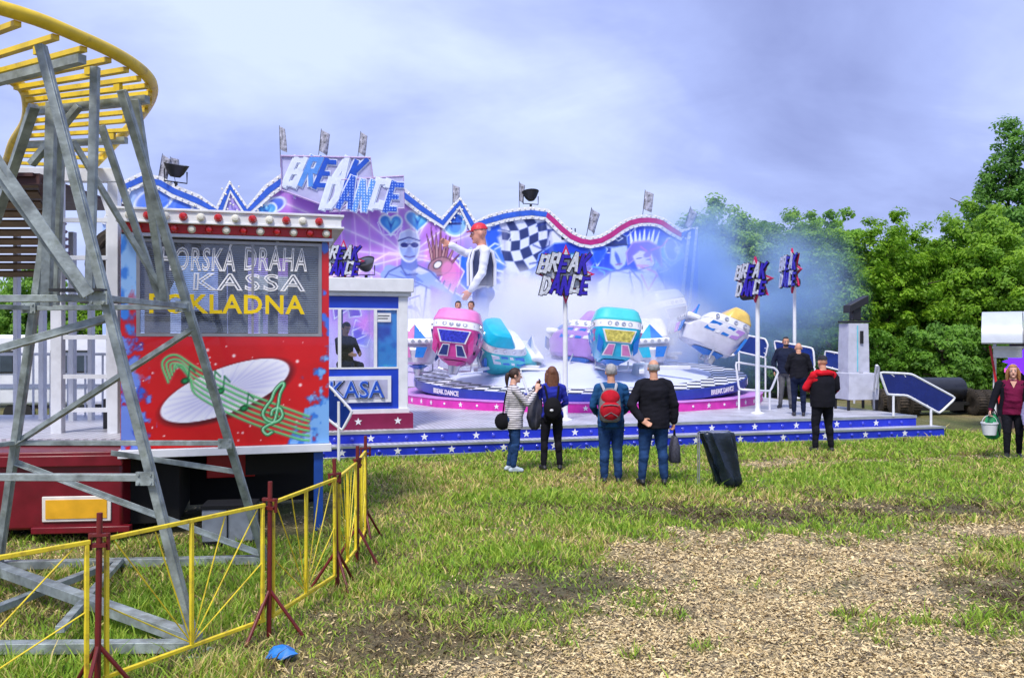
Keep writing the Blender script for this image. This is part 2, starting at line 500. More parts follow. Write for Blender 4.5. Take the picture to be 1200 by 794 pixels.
# ------------------------------------------------------------------ people
SKIN = mat('skin', rgb(205, 150, 122), 0.55, var=0.08, scale=14)
SKINP = mat('skin_pale', rgb(222, 170, 146), 0.55, var=0.08, scale=14)
def cloth(name, c, var=0.3, bump=0.8, rough=0.85):
    return mat(name, c, rough, var=var, scale=7, bump=bump, bscale=9, spec=.12)
EYEW = mat('eye_white', (0.75, 0.73, 0.7), 0.3, var=0.02)
EYED = mat('eye_iris', (0.03, 0.02, 0.015), 0.2, var=0.02)
LIPS = mat('lips', rgb(170, 90, 85), 0.5, var=0.05)

class Prims:
    def __init__(s): s.mb = MB(); s.lab = []
    def _tick(s, lab): s.lab += [lab] * (len(s.mb.f) - len(s.lab))
    def cap(s, p, q, r0, r1, lab, n=12):
        p, q = Vector(p), Vector(q); d = (q - p).normalized()
        pts = []; rr = []
        for t in (-0.95, -0.6, 0):
            pts.append(p + d * r0 * t); rr.append(r0 * math.sqrt(max(0.02, 1 - t * t)))
        for t in (0, 0.6, 0.95):
            pts.append(q + d * r1 * t); rr.append(r1 * math.sqrt(max(0.02, 1 - t * t)))
        s.mb.tube(pts, 0, n, False, 0, rr); s._tick(lab)
    def ell(s, c, r, lab, M=None):
        s.mb.ell(c, r, M, 16, 10); s._tick(lab)
    def loft(s, secs, lab, n=20):
        rings = []
        for c, rx, ry in secs:
            rings.append([Vector(c) + Vector((rx * math.cos(2 * math.pi * j / n), ry * math.sin(2 * math.pi * j / n), 0)) for j in range(n)])
        s.mb.loft(rings); s._tick(lab)

def hand(pr, wrist, d, palm_n, curl=0.35, side=1, lab='skin', thumb=True):
    """palm + four unequal bent fingers + thumb; d = pointing direction, palm_n = palm normal, side = +1 when thumb is along d x palm_n"""
    d = Vector(d).normalized(); pn = Vector(palm_n); pn = (pn - d * pn.dot(d)).normalized(); x = d.cross(pn).normalized() * side
    w_ = Vector(wrist); M = Matrix((x, pn, d)).transposed()
    pr.ell(w_ + d * 0.048, (0.042, 0.018, 0.056), lab, M)
    for i, (o, ln) in enumerate(((0.030, 0.068), (0.011, 0.078), (-0.009, 0.072), (-0.028, 0.056))):
        b = w_ + d * 0.085 + x * o
        d1 = (d * math.cos(curl) + pn * math.sin(curl) + x * o * 2.0).normalized()
        m1 = b + d1 * ln * 0.5
        d2 = (d * math.cos(curl * 2.3) + pn * math.sin(curl * 2.3) + x * o).normalized()
        pr.cap(b - d * 0.02, m1, 0.0108, 0.0098, lab, 8); pr.cap(m1, m1 + d2 * ln * 0.5, 0.0098, 0.0085, lab, 8)
    if thumb:
        b = w_ + d * 0.03 + x * 0.03
        m1 = b + (d * 0.75 + x * 0.75 + pn * 0.3).normalized() * 0.04
        pr.cap(b, m1, 0.0135, 0.0115, lab, 8); pr.cap(m1, m1 + (d * 0.9 + x * 0.25 + pn * 0.35).normalized() * 0.035, 0.0115, 0.0095, lab, 8)

BASE = dict(pelvis=(0, 0.0, 0.95), waist=(0, 0.0, 1.10), chest=(0, 0.0, 1.30), neck=(0, 0.015, 1.48), head=(0, -0.012, 1.635),
            shl=(0.185, 0.01, 1.415), shr=(-0.185, 0.01, 1.415), ell=(0.245, 0.03, 1.13), elr=(-0.245, 0.03, 1.13),
            wrl=(0.25, -0.04, 0.885), wrr=(-0.25, -0.04, 0.885), hil=(0.092, 0, 0.92), hir=(-0.092, 0, 0.92),
            knl=(0.10, -0.02, 0.50), knr=(-0.10, -0.02, 0.50), anl=(0.105, 0.03, 0.085), anr=(-0.105, 0.03, 0.085),
            tol=(0.125, -0.12, 0.03), tor=(-0.125, -0.12, 0.03))
def person(name, label, pos, rz, h, mats, pose={}, sex='m', bulk=1.0, coat=0.0, hair='short', hair_mat=None, cat='person', group=None,
           sleeve=1.0, handl=None, handr=None, head_yaw=0, head_pitch=0, hem=0.86, voxel=0.0085, collar=True, leg=1.12, gut=0.0, beard=None):
    """mats: dict skin, top, bottom, shoe. local frame: faces -Y, left hand at +X"""
    J = {k: Vector(v) for k, v in BASE.items()}
    for k, v in pose.items(): J[k] = Vector(v)
    root = empty(name, pos, rad(rz), label, cat, group); root.scale = (h / 1.75,) * 3
    f = sex == 'f'
    pr = Prims()
    sw_ = (0.155 if f else 0.175) * bulk; ch = (0.148 if f else 0.165) * bulk; wa = (0.125 if f else 0.152) * bulk; hp = (0.175 if f else 0.165) * bulk
    c = coat
    ne, cs, wt, pv = J['neck'], J['chest'], J['waist'], J['pelvis']
    hemz = hem
    secs = [((pv.x, pv.y, hemz), hp + c * 1.1, 0.125 * bulk + c * 1.1), ((pv.x, pv.y, pv.z), hp * 1.0 + c, 0.125 * bulk + c),
            ((wt.x, wt.y - gut * 0.6, wt.z), wa + c * 1.1, 0.105 * bulk + c + gut), ((cs.x, cs.y - gut * 0.3, cs.z - 0.06), ch * 0.98 + c, 0.115 * bulk + c + gut * 0.5),
            ((cs.x, cs.y, cs.z + 0.04), ch * 1.06 + c, 0.118 * bulk + c), (tuple(cs.lerp(ne, 0.68)), sw_ * 0.86 + c * .35, 0.09 * bulk + c * .4),
            (tuple(cs.lerp(ne, 0.9)), 0.105 + c * .3, 0.075 + c * .3), (tuple(ne), 0.062 + c * .3, 0.062 + c * .3)]
    pr.loft(secs, 'top')
    if f:
        for sx in (-1, 1): pr.ell((cs.x + sx * 0.07, cs.y - 0.085, cs.z + 0.0), (0.068, 0.062, 0.068), 'top')
    pr.loft([((pv.x, pv.y, pv.z - 0.15), hp * 0.8, 0.085), ((pv.x, pv.y + 0.01, pv.z - 0.07), hp * 1.0, 0.125 * bulk), ((pv.x, pv.y, pv.z + 0.08), hp * 0.92, 0.11 * bulk)], 'bottom')
    for sx in (-1, 1): pr.ell((pv.x + sx * 0.075, pv.y + 0.065, pv.z - 0.05), (0.095, 0.09, 0.11), 'bottom')
    hd = J['head']
    HM = Euler((rad(head_pitch), 0, rad(head_yaw))).to_matrix()
    pr.cap(ne + Vector((0, 0.0, -0.04)), hd + HM @ Vector((0, 0.022, -0.06)), 0.062, 0.055, 'skin')
    pr.ell(hd + HM @ Vector((0, 0.008, 0.03)), (0.077, 0.096, 0.098), 'skin', HM)
    pr.ell(hd + HM @ Vector((0, -0.02, -0.035)), (0.062, 0.074, 0.088), 'skin', HM)
    pr.cap(hd + HM @ Vector((0, -0.088, 0.012)), hd + HM @ Vector((0, -0.112, -0.022)), 0.009, 0.0155, 'skin', 8)
    pr.ell(hd + HM @ Vector((0, -0.074, -0.095)), (0.026, 0.022, 0.02), 'skin', HM)
    for sx in (-1, 1):
        pr.ell(hd + HM @ Vector((sx * 0.079, 0.012, -0.005)), (0.012, 0.022, 0.032), 'skin', HM)
    for sd, sx in (('l', 1), ('r', -1)):
        sh, el, wr = J['sh' + sd], J['el' + sd], J['wr' + sd]
        k = (0.86 if f else 1.0) * (0.5 + 0.5 * bulk)
        pr.ell(sh - Vector((0, 0, .012)), (0.058 * k + c * .4,) * 3, 'top')
        pr.cap(sh.lerp(ne, 0.5) - Vector((0, 0, .01)), sh - Vector((0, 0, .012)), 0.058 * k + c * .3, 0.055 * k + c * .4, 'top')
        pr.cap(sh - Vector((0, 0, .012)), el, 0.054 * k + c * .5, 0.045 * k + c * .45, 'top')
        cut = el.lerp(wr, 0.93 if sleeve >= 1 else max(0.05, sleeve))
        pr.cap(el, cut, 0.045 * k + c * .45, 0.036 * k + c * .4, 'top')
        pr.cap(el, wr, 0.038 * k, 0.027 * k, 'skin')
        hh = handl if sd == 'l' else handr
        d = (wr - el).normalized()
        a = dict(d=d, palm_n=Vector((-sx, 0.0, 0.0)), curl=0.35)
        if hh: a.update(hh)
        pn = Vector(a['palm_n']); dd = Vector(a['d']); t = dd.cross(pn)
        sgn = a.get('side', 1 if t.y < 0 else -1)
        hand(pr, wr, dd, pn, a['curl'], sgn)
        hi, kn, an, to = J['hi' + sd], J['kn' + sd], J['an' + sd], J['to' + sd]
        pr.cap(hi, kn, 0.088 * bulk * leg, 0.062 * leg, 'bottom', 14)
        pr.ell(kn.lerp(an, 0.28) + Vector((0, 0.018, 0)), (0.057 * leg, 0.06 * leg, 0.12), 'bottom')
        pr.cap(kn, an + (kn - an).normalized() * 0.03, 0.060 * leg, 0.046 * leg, 'bottom', 14)
        fd = (to - an); fd.z = 0; fd.normalize()
        pr.cap(an - fd * 0.045 + Vector((0, 0, -0.045)), an + Vector((0, 0, -0.02)), 0.036, 0.042, 'shoe')
        pr.cap(an - fd * 0.045 + Vector((0, 0, -0.048)), to + Vector((0, 0, 0.005)), 0.037, 0.034, 'shoe')
        pr.cap(an + Vector((0, 0, -0.01)), to + Vector((0, 0, 0.012)), 0.042, 0.03, 'shoe')
    raw = pr.mb.build('raw', SKIN, None, smooth=0)
    rm = raw.modifiers.new('r', 'REMESH'); rm.mode = 'VOXEL'; rm.voxel_size = voxel
    sm = raw.modifiers.new('s', 'SMOOTH'); sm.factor = 0.5; sm.iterations = 3
    bpy.context.view_layer.update()
    dg = bpy.context.evaluated_depsgraph_get()
    me = bpy.data.meshes.new_from_object(raw.evaluated_get(dg))
    bvh = BVHTree.FromPolygons([tuple(x) for x in pr.mb.v], pr.mb.f)
    bpy.data.objects.remove(raw)
    order = ['skin', 'top', 'bottom', 'shoe']
    me.materials.clear()
    for k in order: me.materials.append(mats.get(k) or SKIN)
    idx = []
    for p in me.polygons:
        co, nn, fi, dd = bvh.find_nearest(p.center)
        lab = pr.lab[fi] if fi is not None else 'top'
        idx.append(order.index(lab))
    me.polygons.foreach_set('material_index', idx)
    me.polygons.foreach_set('use_smooth', [True] * len(idx))
    from mathutils import noise as mn
    vl = [0.0] * len(me.vertices)
    for p in me.polygons:
        if p.material_index in (1, 2):
            for vi in p.vertices: vl[vi] = 1.0 if p.material_index == 1 else .8
    off = Vector((random.uniform(0, 50), random.uniform(0, 50), random.uniform(0, 50)))
    nrm = [v.normal.copy() for v in me.vertices]; co = [v.co.copy() for v in me.vertices]
    for vi, c_ in enumerate(co):
        if vl[vi]:
            q = mn.noise(Vector((c_.x * 9, c_.y * 9, c_.z * 5)) + off) * .55 + mn.noise(Vector((c_.x * 7 + c_.z * 13, c_.y * 11, c_.z * 16)) + off) * .45
            if coat > .01 or vl[vi] < 1: co[vi] = c_ + nrm[vi] * (q * .016 * vl[vi])
    me.vertices.foreach_set('co', [x for c_ in co for x in c_]); me.update()
    body = bpy.data.objects.new('body', me); S.collection.objects.link(body); body.parent = root
    me.name = 'body'
    # face
    for sx in (-1, 1):
        e = MB(); e.ell(hd + HM @ Vector((sx * 0.031, -0.083, 0.016)), (0.0155, 0.01, 0.0085), HM, 10, 6)
        e.ell(hd + HM @ Vector((sx * 0.031, -0.091, 0.016)), (0.0075, 0.005, 0.0075), HM, 8, 5, 1)
        e.build('eye', [EYEW, EYED], root, local=True)
        b = MB(); b.tube([hd + HM @ Vector((sx * x, -0.0905 + 0.16 * (x - .03) ** 2 * 10, 0.036 + z)) for x, z in ((0.014, 0), (0.03, 0.004), (0.046, -0.002))], 0.0045, 6)
        b.build('eyebrow', hair_mat or EYED, root, local=True)
    m = MB(); m.ell(hd + HM @ Vector((0, -0.0905, -0.055)), (0.024, 0.008, 0.008), HM, 10, 6); m.build('mouth', LIPS, root, local=True)
    if beard:
        q = MB(); q.ell(hd + HM @ Vector((0, -.042, -.068)), (.064, .062, .05), HM, 14, 8); q.build('beard', beard, root, local=True)
    # hair
    if hair and hair_mat:
        hb = MB()
        def shell(r, cut, cz, grow=1.0):
            b0 = len(hb.v); nu, nv = 28, 18; vs = []; fs = []
            for i in range(nv + 1):
                ph = math.pi * i / nv
                for j in range(nu):
                    t = 2 * math.pi * j / nu
                    x = Vector((r[0] * math.sin(ph) * math.cos(t), r[1] * math.sin(ph) * math.sin(t), r[2] * math.cos(ph)))
                    x *= 1 + 0.05 * math.sin(9 * t + 5 * ph) * math.sin(ph) + random.uniform(-.015, .015)
                    vs.append(x)
            for i in range(nv):
                for j in range(nu):
                    q = (i * nu + j, (i + 1) * nu + j, (i + 1) * nu + (j + 1) % nu, i * nu + (j + 1) % nu)
                    cc = sum((vs[a] for a in q), Vector()) / 4
                    if cut(cc): continue
                    fs.append(q)
            hb.add([hd + HM @ (v + Vector((0, 0.01, cz))) for v in vs], fs)
        if hair == 'short':
            shell((0.084, 0.104, 0.104), lambda q: (q.y < -0.035 and q.z < 0.055) or q.z < -0.055 or (abs(q.x) > .06 and q.z < -.02 and q.y < .02), 0.035)
        elif hair == 'fringe':
            shell((0.083, 0.103, 0.1), lambda q: q.z > 0.035 or q.z < -0.055 or q.y < -0.02, 0.03)
        elif hair == 'crop':
            shell((0.0795, 0.099, 0.1005), lambda q: (q.y < -0.04 and q.z < 0.06) or q.z < -0.05, 0.031)
        elif hair == 'cap':
            shell((0.086, 0.107, 0.105), lambda q: q.z < 0.012, 0.035)
            hb.prism([(-.07, 0), (-.06, .05), (-.03, .075), (.03, .075), (.06, .05), (.07, 0)], hd + HM @ Vector((0, -0.075, 0.05)), HM @ Vector((1, 0, 0)), HM @ Vector((0, -1, -0.15)), 0.008)
        elif hair in ('long', 'pony'):
            shell((0.088, 0.108, 0.108), lambda q: (q.y < -0.045 and q.z < 0.06) or (q.y < 0.0 and q.z < -0.03 and hair == 'pony') or q.z < -0.075, 0.033)
            if hair == 'long':
                secs = []
                for z, rx, ry, y in ((0.06, .08, .06, .045), (-.04, .095, .06, .055), (-.12, .105, .05, .06), (-.19, .10, .042, .075), (-.26, .075, .03, .085), (-.30, .03, .012, .088)):
                    secs.append([hd + HM @ Vector((0, y, z)) + Vector((rx * math.cos(2 * math.pi * j / 22) * (1 + .06 * math.sin(5 * j)), ry * math.sin(2 * math.pi * j / 22), .012 * math.sin(4 * j))) for j in range(22)])
                hb.loft(secs)
                for sx in (-1, 1):
                    hb.tube([hd + HM @ Vector((sx * .07, -.045, .07)), hd + HM @ Vector((sx * .092, -.03, 0)), hd + HM @ Vector((sx * .1, -.01, -.1)), hd + HM @ Vector((sx * .105, 0.0, -.2))], .025, 8, radii=[.02, .03, .03, .012])
            else:
                hb.tube(smooth_path([hd + HM @ Vector(q) for q in ((0, .09, .03), (0, .135, .01), (0, .145, -.08), (0, .13, -.2))], 4), .03, 10, radii=[.02, .024, .03, .034, .038, .04, .04, .038, .034, .03, .024, .018, .008][:13])
        hb.build('cap' if hair == 'cap' else 'hair', hair_mat, root, smooth=60, local=True)
    return root
def loc(root, p):
    return wm(root) @ Vector(p)

BLACK_C = cloth('black_jacket_cloth', (0.012, 0.012, 0.018))
NAVY_C = cloth('navy_trouser_cloth', (0.012, 0.018, 0.05))
JEANS = cloth('blue_denim', (0.022, 0.06, 0.17), var=0.45)
JEANS2 = cloth('faded_denim', (0.05, 0.10, 0.22), var=0.5)
GREY_C = cloth('grey_trouser_cloth', (0.12, 0.12, 0.13))
BLUE_C = cloth('royal_blue_hoodie', (0.025, 0.035, 0.33))
TEAL_C = cloth('steel_blue_jacket', (0.02, 0.09, 0.24))
RED_C = cloth('red_sweat_cloth', (0.62, 0.012, 0.025))
WINE_C = cloth('burgundy_jersey', (0.16, 0.01, 0.05))
LAV_C = cloth('lavender_jersey', (0.28, 0.26, 0.45))
SHOE_W = mat('white_trainer', (0.5, 0.58, 0.68), 0.6)
SHOE_D = mat('dark_shoe', (0.02, 0.02, 0.025), 0.5)
H_BROWN = mat('brown_hair', (0.035, 0.014, 0.008), 0.55, var=0.4, scale=30, bump=.6, bscale=60)
H_AUB = mat('auburn_hair', (0.16, 0.055, 0.02), 0.5, var=0.4, scale=30, bump=.6, bscale=60)
H_BLOND = mat('red_blond_hair', (0.42, 0.19, 0.07), 0.5, var=0.4, scale=30, bump=.6, bscale=60)
H_GREY = mat('grey_hair', (0.38, 0.37, 0.37), 0.6, var=0.3, scale=30, bump=.5, bscale=60)
H_DARK = mat('dark_hair', (0.012, 0.01, 0.01), 0.6, var=0.3, scale=30)
C_DARK = mat('dark_cap_cloth', (0.015, 0.016, 0.022), 0.8)
def stripe_mat():
    m = bpy.data.materials.new('striped_jersey'); m.use_nodes = True; t = m.node_tree; b = t.nodes['Principled BSDF']
    tc = t.nodes.new('ShaderNodeTexCoord'); wv = t.nodes.new('ShaderNodeTexWave'); wv.wave_type = 'BANDS'; wv.bands_direction = 'Z'
    wv.inputs['Scale'].default_value = 8.5; wv.inputs['Distortion'].default_value = 0.6; wv.inputs['Detail'].default_value = 1
    t.links.new(tc.outputs['Object'], wv.inputs['Vector'])
    c = t.nodes.new('ShaderNodeValToRGB'); c.color_ramp.elements[0].position = .22; c.color_ramp.elements[0].color = (.05, .045, .08, 1)
    c.color_ramp.elements[1].position = .34; c.color_ramp.elements[1].color = (.72, .68, .7, 1)
    t.links.new(wv.outputs[0], c.inputs[0]); t.links.new(c.outputs[0], b.inputs['Base Color']); b.inputs['Roughness'].default_value = .9
    return m
STRIPE = stripe_mat()

def build_people():
    # 1 woman in stripes, phone raised, facing right (+X)
    ax = G(602, 552)
    a = person('person', 'woman in a striped top and jeans holding up a phone, dark ponytail', (ax.x, ax.y, 0), 100, 1.66,
               dict(skin=SKINP, top=STRIPE, bottom=JEANS, shoe=SHOE_W), sex='f', bulk=1.1, coat=0.018, hair='pony', hair_mat=H_BROWN, hem=0.74, gut=.05, sleeve=0.75,
               pose=dict(ell=(0.20, -0.26, 1.22), wrl=(0.10, -0.42, 1.42), elr=(-0.20, -0.20, 1.16), wrr=(-0.03, -0.40, 1.38),
                         anl=(0.10, 0.07, 0.085), tol=(0.11, -0.08, 0.03), head=(0, -0.03, 1.635)),
               handl=dict(d=(-.1, -.25, 1), palm_n=(-1, -.2, 0), curl=.45), handr=dict(d=(.2, -.2, 1), palm_n=(1, -.2, 0), curl=.5), head_pitch=4)
    ph = MB(); c = loc(a, (0.035, -0.465, 1.50)); ph.box((0, 0, 0), (0.075, 0.012, 0.145))
    e = MB(); e.box((0, 0.0075, 0), (0.066, 0.004, 0.13))
    r = empty('phone', c, rad(100), 'dark phone held up in the hands of the woman in stripes', 'phone')
    r.rotation_euler = (rad(-8), 0, rad(100))
    ph.build('case', mat('phone_shell', (.01, .01, .012), .3), r, bevel=.004, local=True); e.build('screen', mat('phone_screen', (.02, .025, .04), .08), r, local=True)
    # shoulder bag behind her
    b = empty('shoulder_bag', loc(a, (-0.10, 0.21, 0.87)), rad(10), 'black shoulder bag hanging behind the woman in stripes', 'bag')
    m = MB(); m.ell((0, 0, 0), (.13, .055, .14)); m.build('pouch', cloth('black_bag_cloth', (.012, .012, .015)), b, local=True)
    m = MB(); m.tube(smooth_path([(0.0, -.03, .12), (0.02, -.09, .35), (.05, -.12, .5)], 5), .012, 6); m.build('strap', MATS['black_bag_cloth'], b, local=True)
    # 2 woman back view royal blue hoodie
    ax = G(647, 550)
    a2 = person('person', 'woman seen from behind in a royal blue hoodie, long auburn hair', (ax.x, ax.y, 0), 186, 1.68,
                dict(skin=SKINP, top=BLUE_C, bottom=BLACK_C, shoe=SHOE_D), sex='f', bulk=1.02, coat=0.02, hair='long', hair_mat=H_AUB, hem=0.9,
                pose=dict(ell=(0.26, -.02, 1.14), wrl=(0.22, -0.2, 1.0), elr=(-0.25, -0.02, 1.14), wrr=(-0.14, -0.2, 1.05),
                          anl=(.15, .04, .085), tol=(.19, -.1, .03), knl=(.13, -.02, .5), anr=(-.13, .03, .085), tor=(-.16, -.11, .03)))
    b = empty('backpack', loc(a2, (0.02, 0.165, 1.06)), rad(186), 'small black backpack on the back of the woman in the blue hoodie', 'backpack')
    m = MB(); m.ell((0, .03, 0), (.15, .085, .19)); m.build('sack', MATS['black_bag_cloth'], b, local=True)
    m = MB(); m.ell((0.03, .115, -.02), (.03, .012, .022)); m.build('badge', mat('white_badge', (.75, .75, .78), .5), b, local=True)
    for sx in (-1, 1):
        m = MB(); m.tube(smooth_path([(sx * .08, .0, .15), (sx * .11, -.06, .33), (sx * .13, -.18, .36), (sx * .14, -.27, .22)], 5), .018, 6); m.build('strap', MATS['black_bag_cloth'], b, local=True)
    b = empty('jacket', loc(a2, (0.27, -0.06, 1.02)), rad(186), 'grey jacket draped over the left arm of the woman in the blue hoodie', 'jacket')
    m = MB(); secs = []
    for z, rx, ry in ((.38, .05, .07), (.22, .1, .12), (0, .12, .15), (-.14, .13, .16), (-.26, .09, .13), (-.32, .03, .05)):
        secs.append([Vector((rx * math.cos(2 * math.pi * j / 22) * (1 + .13 * math.sin(3 * j + z * 9)) + .02 + z * -.05, ry * math.sin(2 * math.pi * j / 22) * (1 + .1 * math.sin(2.3 * j)), z + .02 * math.sin(j * 1.7))) for j in range(22)])
    m.loft(secs); m.build('cloth', cloth('grey_jacket_cloth', (.1, .1, .13)), b, smooth=70, local=True)
    # 3 man with red backpack
    ax = G(716, 565)
    a3 = person('person', 'grey haired man in a steel blue jacket and jeans wearing a red backpack', (ax.x, ax.y, 0), 180, 1.76,
                dict(skin=SKIN, top=TEAL_C, bottom=JEANS, shoe=SHOE_D), coat=0.03, bulk=1.03, hair='short', hair_mat=H_GREY, hem=0.84, leg=1.28,
                pose=dict(ell=(.27, -.02, 1.15), wrl=(.2, -.2, 1.02), elr=(-.27, -.02, 1.15), wrr=(-.2, -.2, 1.02), knl=(.095, -.01, .5), knr=(-.095, -.01, .5)))
    b = empty('backpack', loc(a3, (0.04, 0.17, 1.17)), rad(180), 'red and grey backpack on the back of the grey haired man', 'backpack')
    RP = cloth('red_pack_cloth', (.5, .015, .03)); GP = cloth('grey_pack_cloth', (.2, .19, .2))
    m = MB(); secs = []
    for z, rx, ry in ((-.25, .1, .05), (-.22, .15, .085), (-.05, .165, .105), (.1, .15, .095), (.2, .11, .07), (.25, .05, .03)):
        secs.append([(rx * math.copysign(abs(math.cos(t)) ** .7, math.cos(t)), .05 + ry * math.copysign(abs(math.sin(t)) ** .7, math.sin(t)), z) for t in [2 * math.pi * j / 24 for j in range(24)]])
    m.loft(secs); m.build('sack', GP, b, smooth=60, local=True)
    m = MB(); m.ell((0, .115, -.07), (.155, .075, .15)); m.ell((0, .10, .11), (.14, .07, .12)); m.build('pocket', RP, b, local=True)
    m = MB(); m.tube([(-.12, .175, -.0), (0, .19, .015), (.12, .175, 0)], .008, 6); m.tube([(-.1, .165, -.16), (.0, .188, -.1), (.1, .165, -.16)], .008, 6); m.build('webbing', GP, b, local=True)
    for sx in (-1, 1):
        m = MB(); m.tube(smooth_path([(sx * .07, .02, .18), (sx * .1, -.03, .27), (sx * .115, -.16, .3), (sx * .13, -.27, .18), (sx * .15, -.26, -.02)], 5), .022, 6)
        m.build('strap', mat('pale_strap', (.4, .42, .47), .8), b, local=True)
    # 4 man in black jacket, left hand behind his back, bag in right hand
    ax = G(766, 567)
    a4 = person('person', 'bald man in a black jacket and jeans with one hand behind his back', (ax.x, ax.y, 0), 180, 1.83,
                dict(skin=SKIN, top=BLACK_C, bottom=JEANS, shoe=SHOE_D), coat=0.04, bulk=1.14, hair='fringe', hair_mat=H_GREY, hem=0.80, leg=1.28,
                pose=dict(ell=(.33, .10, 1.13), wrl=(.20, .19, .93), elr=(-.29, .02, 1.13), wrr=(-.29, -.02, .87), anl=(.17, .03, .085), tol=(.2, -.12, .03), knl=(.13, -.02, .5),
                          anr=(-.15, .03, .085), tor=(-.18, -.12, .03), knr=(-.12, -.02, .5), shl=(.2, .01, 1.415), shr=(-.2, .01, 1.415)),
                handl=dict(d=(-.75, .25, -.5), palm_n=(-.1, 1, .2), curl=.15), handr=dict(d=(0, -.05, -1), palm_n=(1, 0, 0), curl=.95))
    b = empty('carrier_bag', loc(a4, (-0.30, -0.03, 0.52)), rad(180), 'dark patterned carrier bag hanging from the hand of the bald man', 'bag')
    m = MB(); secs = []
    for z, rx, ry in ((-.22, .07, .12), (-.2, .085, .14), (0, .075, .13), (.13, .045, .1), (.17, .03, .085)):
        secs.append([(rx * math.copysign(abs(math.sin(t)) ** .6, math.sin(t)), ry * math.copysign(abs(math.cos(t)) ** .6, math.cos(t)), z) for t in [2 * math.pi * j / 20 for j in range(20)]])
    m.loft(secs); m.build('pouch', mat('checked_bag', (.05, .05, .075), .6, var=.6, scale=40), b, smooth=60, local=True)
    m = MB()
    for yy in (-.05, .05): m.tube(smooth_path([(0, yy - .03, .15), (0, yy * .5, .26), (0, yy + .03, .15)], 5), .008, 6)
    m.build('handle', BLACK_C, b, local=True)
    # 5 two men on the deck
    ax = P(921, 477, 21.0)
    person('person', 'bearded man in a dark jacket and grey trousers facing the camera on the deck', (ax.x, ax.y, DECK), -25, 1.74,
           dict(skin=SKIN, top=cloth('dark_navy_cloth', (.015, .02, .045)), bottom=GREY_C, shoe=SHOE_D), coat=.035, bulk=1.08, hair='crop', hair_mat=H_DARK, hem=.86,
           pose=dict(ell=(.27, .02, 1.14), wrl=(.24, -.12, .92), elr=(-.3, .03, 1.14), wrr=(-.27, -.05, .9), anr=(-.14, .03, .085), tor=(-.17, -.11, .03)), head_pitch=12, head_yaw=18, beard=H_DARK)
    ax = P(936, 488, 18.9)
    person('person', 'bald man seen from behind in black jacket and navy trousers on the deck', (ax.x, ax.y, DECK), 165, 1.63,
           dict(skin=SKIN, top=BLACK_C, bottom=NAVY_C, shoe=SHOE_D), coat=.03, bulk=1.1, hair=None, hem=.9,
           pose=dict(ell=(.27, .02, 1.14), wrl=(.2, -.2, 1.0), elr=(-.27, .0, 1.14), wrr=(-.16, -.22, 1.0), chest=(0, -.03, 1.3), neck=(0, -.05, 1.47), head=(0, -.1, 1.6)), head_pitch=14)
    # 6 red and black man
    ax = G(964, 529)
    a6 = person('person', 'man in a red and black top with a dark cap, seen from behind', (ax.x, ax.y, 0), 190, 1.82,
                dict(skin=SKIN, top=RED_C, bottom=BLACK_C, shoe=SHOE_D), coat=.03, bulk=1.12, hair='cap', hair_mat=C_DARK, hem=.88, leg=1.2,
                pose=dict(ell=(.30, -.06, 1.17), wrl=(.12, -.24, 1.12), elr=(-.28, -.02, 1.14), wrr=(-.16, -.2, 1.05), anl=(.16, .03, .085), tol=(.2, -.1, .03), knl=(.13, -.02, .5), anr=(-.16, .03, .085), tor=(-.21, -.1, .03), knr=(-.13, -.02, .5)))
    v = MB(); secs = []
    for z, rx, ry, y in ((.83, .225, .185, 0), (.95, .232, .19, 0), (1.1, .225, .185, 0), (1.25, .225, .18, .0), (1.36, .215, .165, .0), (1.41, .16, .14, .0)):
        secs.append([(rx * math.cos(2 * math.pi * j / 24), y + ry * math.sin(2 * math.pi * j / 24), z + .006 * math.sin(3 * j)) for j in range(24)])
    v.loft(secs, cap=False); v.build('vest', BLACK_C, a6, smooth=60, local=True)
    v = MB(); v.tube(smooth_path([(.13, .09, 1.44), (.05, .13, 1.45), (-.05, .13, 1.45), (-.13, .09, 1.44), (-.1, -.03, 1.46), (0, -.08, 1.45), (.1, -.03, 1.46)], 4, True), .048, 8, True)
    v.build('hood', RED_C, a6, local=True)
    # black right sleeve
    v = MB(); v.tube([(-.215, .01, 1.44), (-.235, .0, 1.36), (-.275, -.02, 1.15), (-.255, -.06, 1.11), (-.19, -.16, 1.07)], .07, 12, radii=[.05, .088, .078, .074, .055]); v.build('sleeve', BLACK_C, a6, local=True)
    # 7 woman walking in at right
    ax = G(1187, 538)
    a7 = person('person', 'smiling woman with red blond hair in a burgundy top and open black jacket', (ax.x, ax.y, 0), -26, 1.68,
                dict(skin=SKINP, top=WINE_C, bottom=BLACK_C, shoe=SHOE_D), sex='f', bulk=1.14, coat=.012, hair='long', hair_mat=H_BLOND, hem=.84, gut=.04,
                pose=dict(elr=(-.30, .04, 1.14), wrr=(-.37, -.05, .90), ell=(.3, .0, 1.14), wrl=(.3, -.1, .9), anr=(-.10, -.05, .1), tor=(-.12, -.22, .05), knr=(-.1, -.09, .5), anl=(.11, .13, .1), tol=(.12, -.02, .03)),
                handr=dict(curl=.8))
    v = MB()
    for sx in (-1, 1):
        rings = []
        for z, r1, r2 in ((.80, .25, .19), (1.0, .235, .18), (1.15, .205, .17), (1.3, .205, .165), (1.40, .16, .13)):
            ring = []
            for t in np.linspace(-38, 92, 12):
                tt = rad(t); ring.append((sx * r1 * math.cos(tt), r2 * math.sin(tt), z))
            for t in np.linspace(92, -38, 12):
                tt = rad(t); ring.append((sx * (r1 - .018) * math.cos(tt), (r2 - .018) * math.sin(tt), z))
            rings.append(ring)
        v.loft(rings)
    v.build('open_jacket', BLACK_C, a7, smooth=50, local=True)
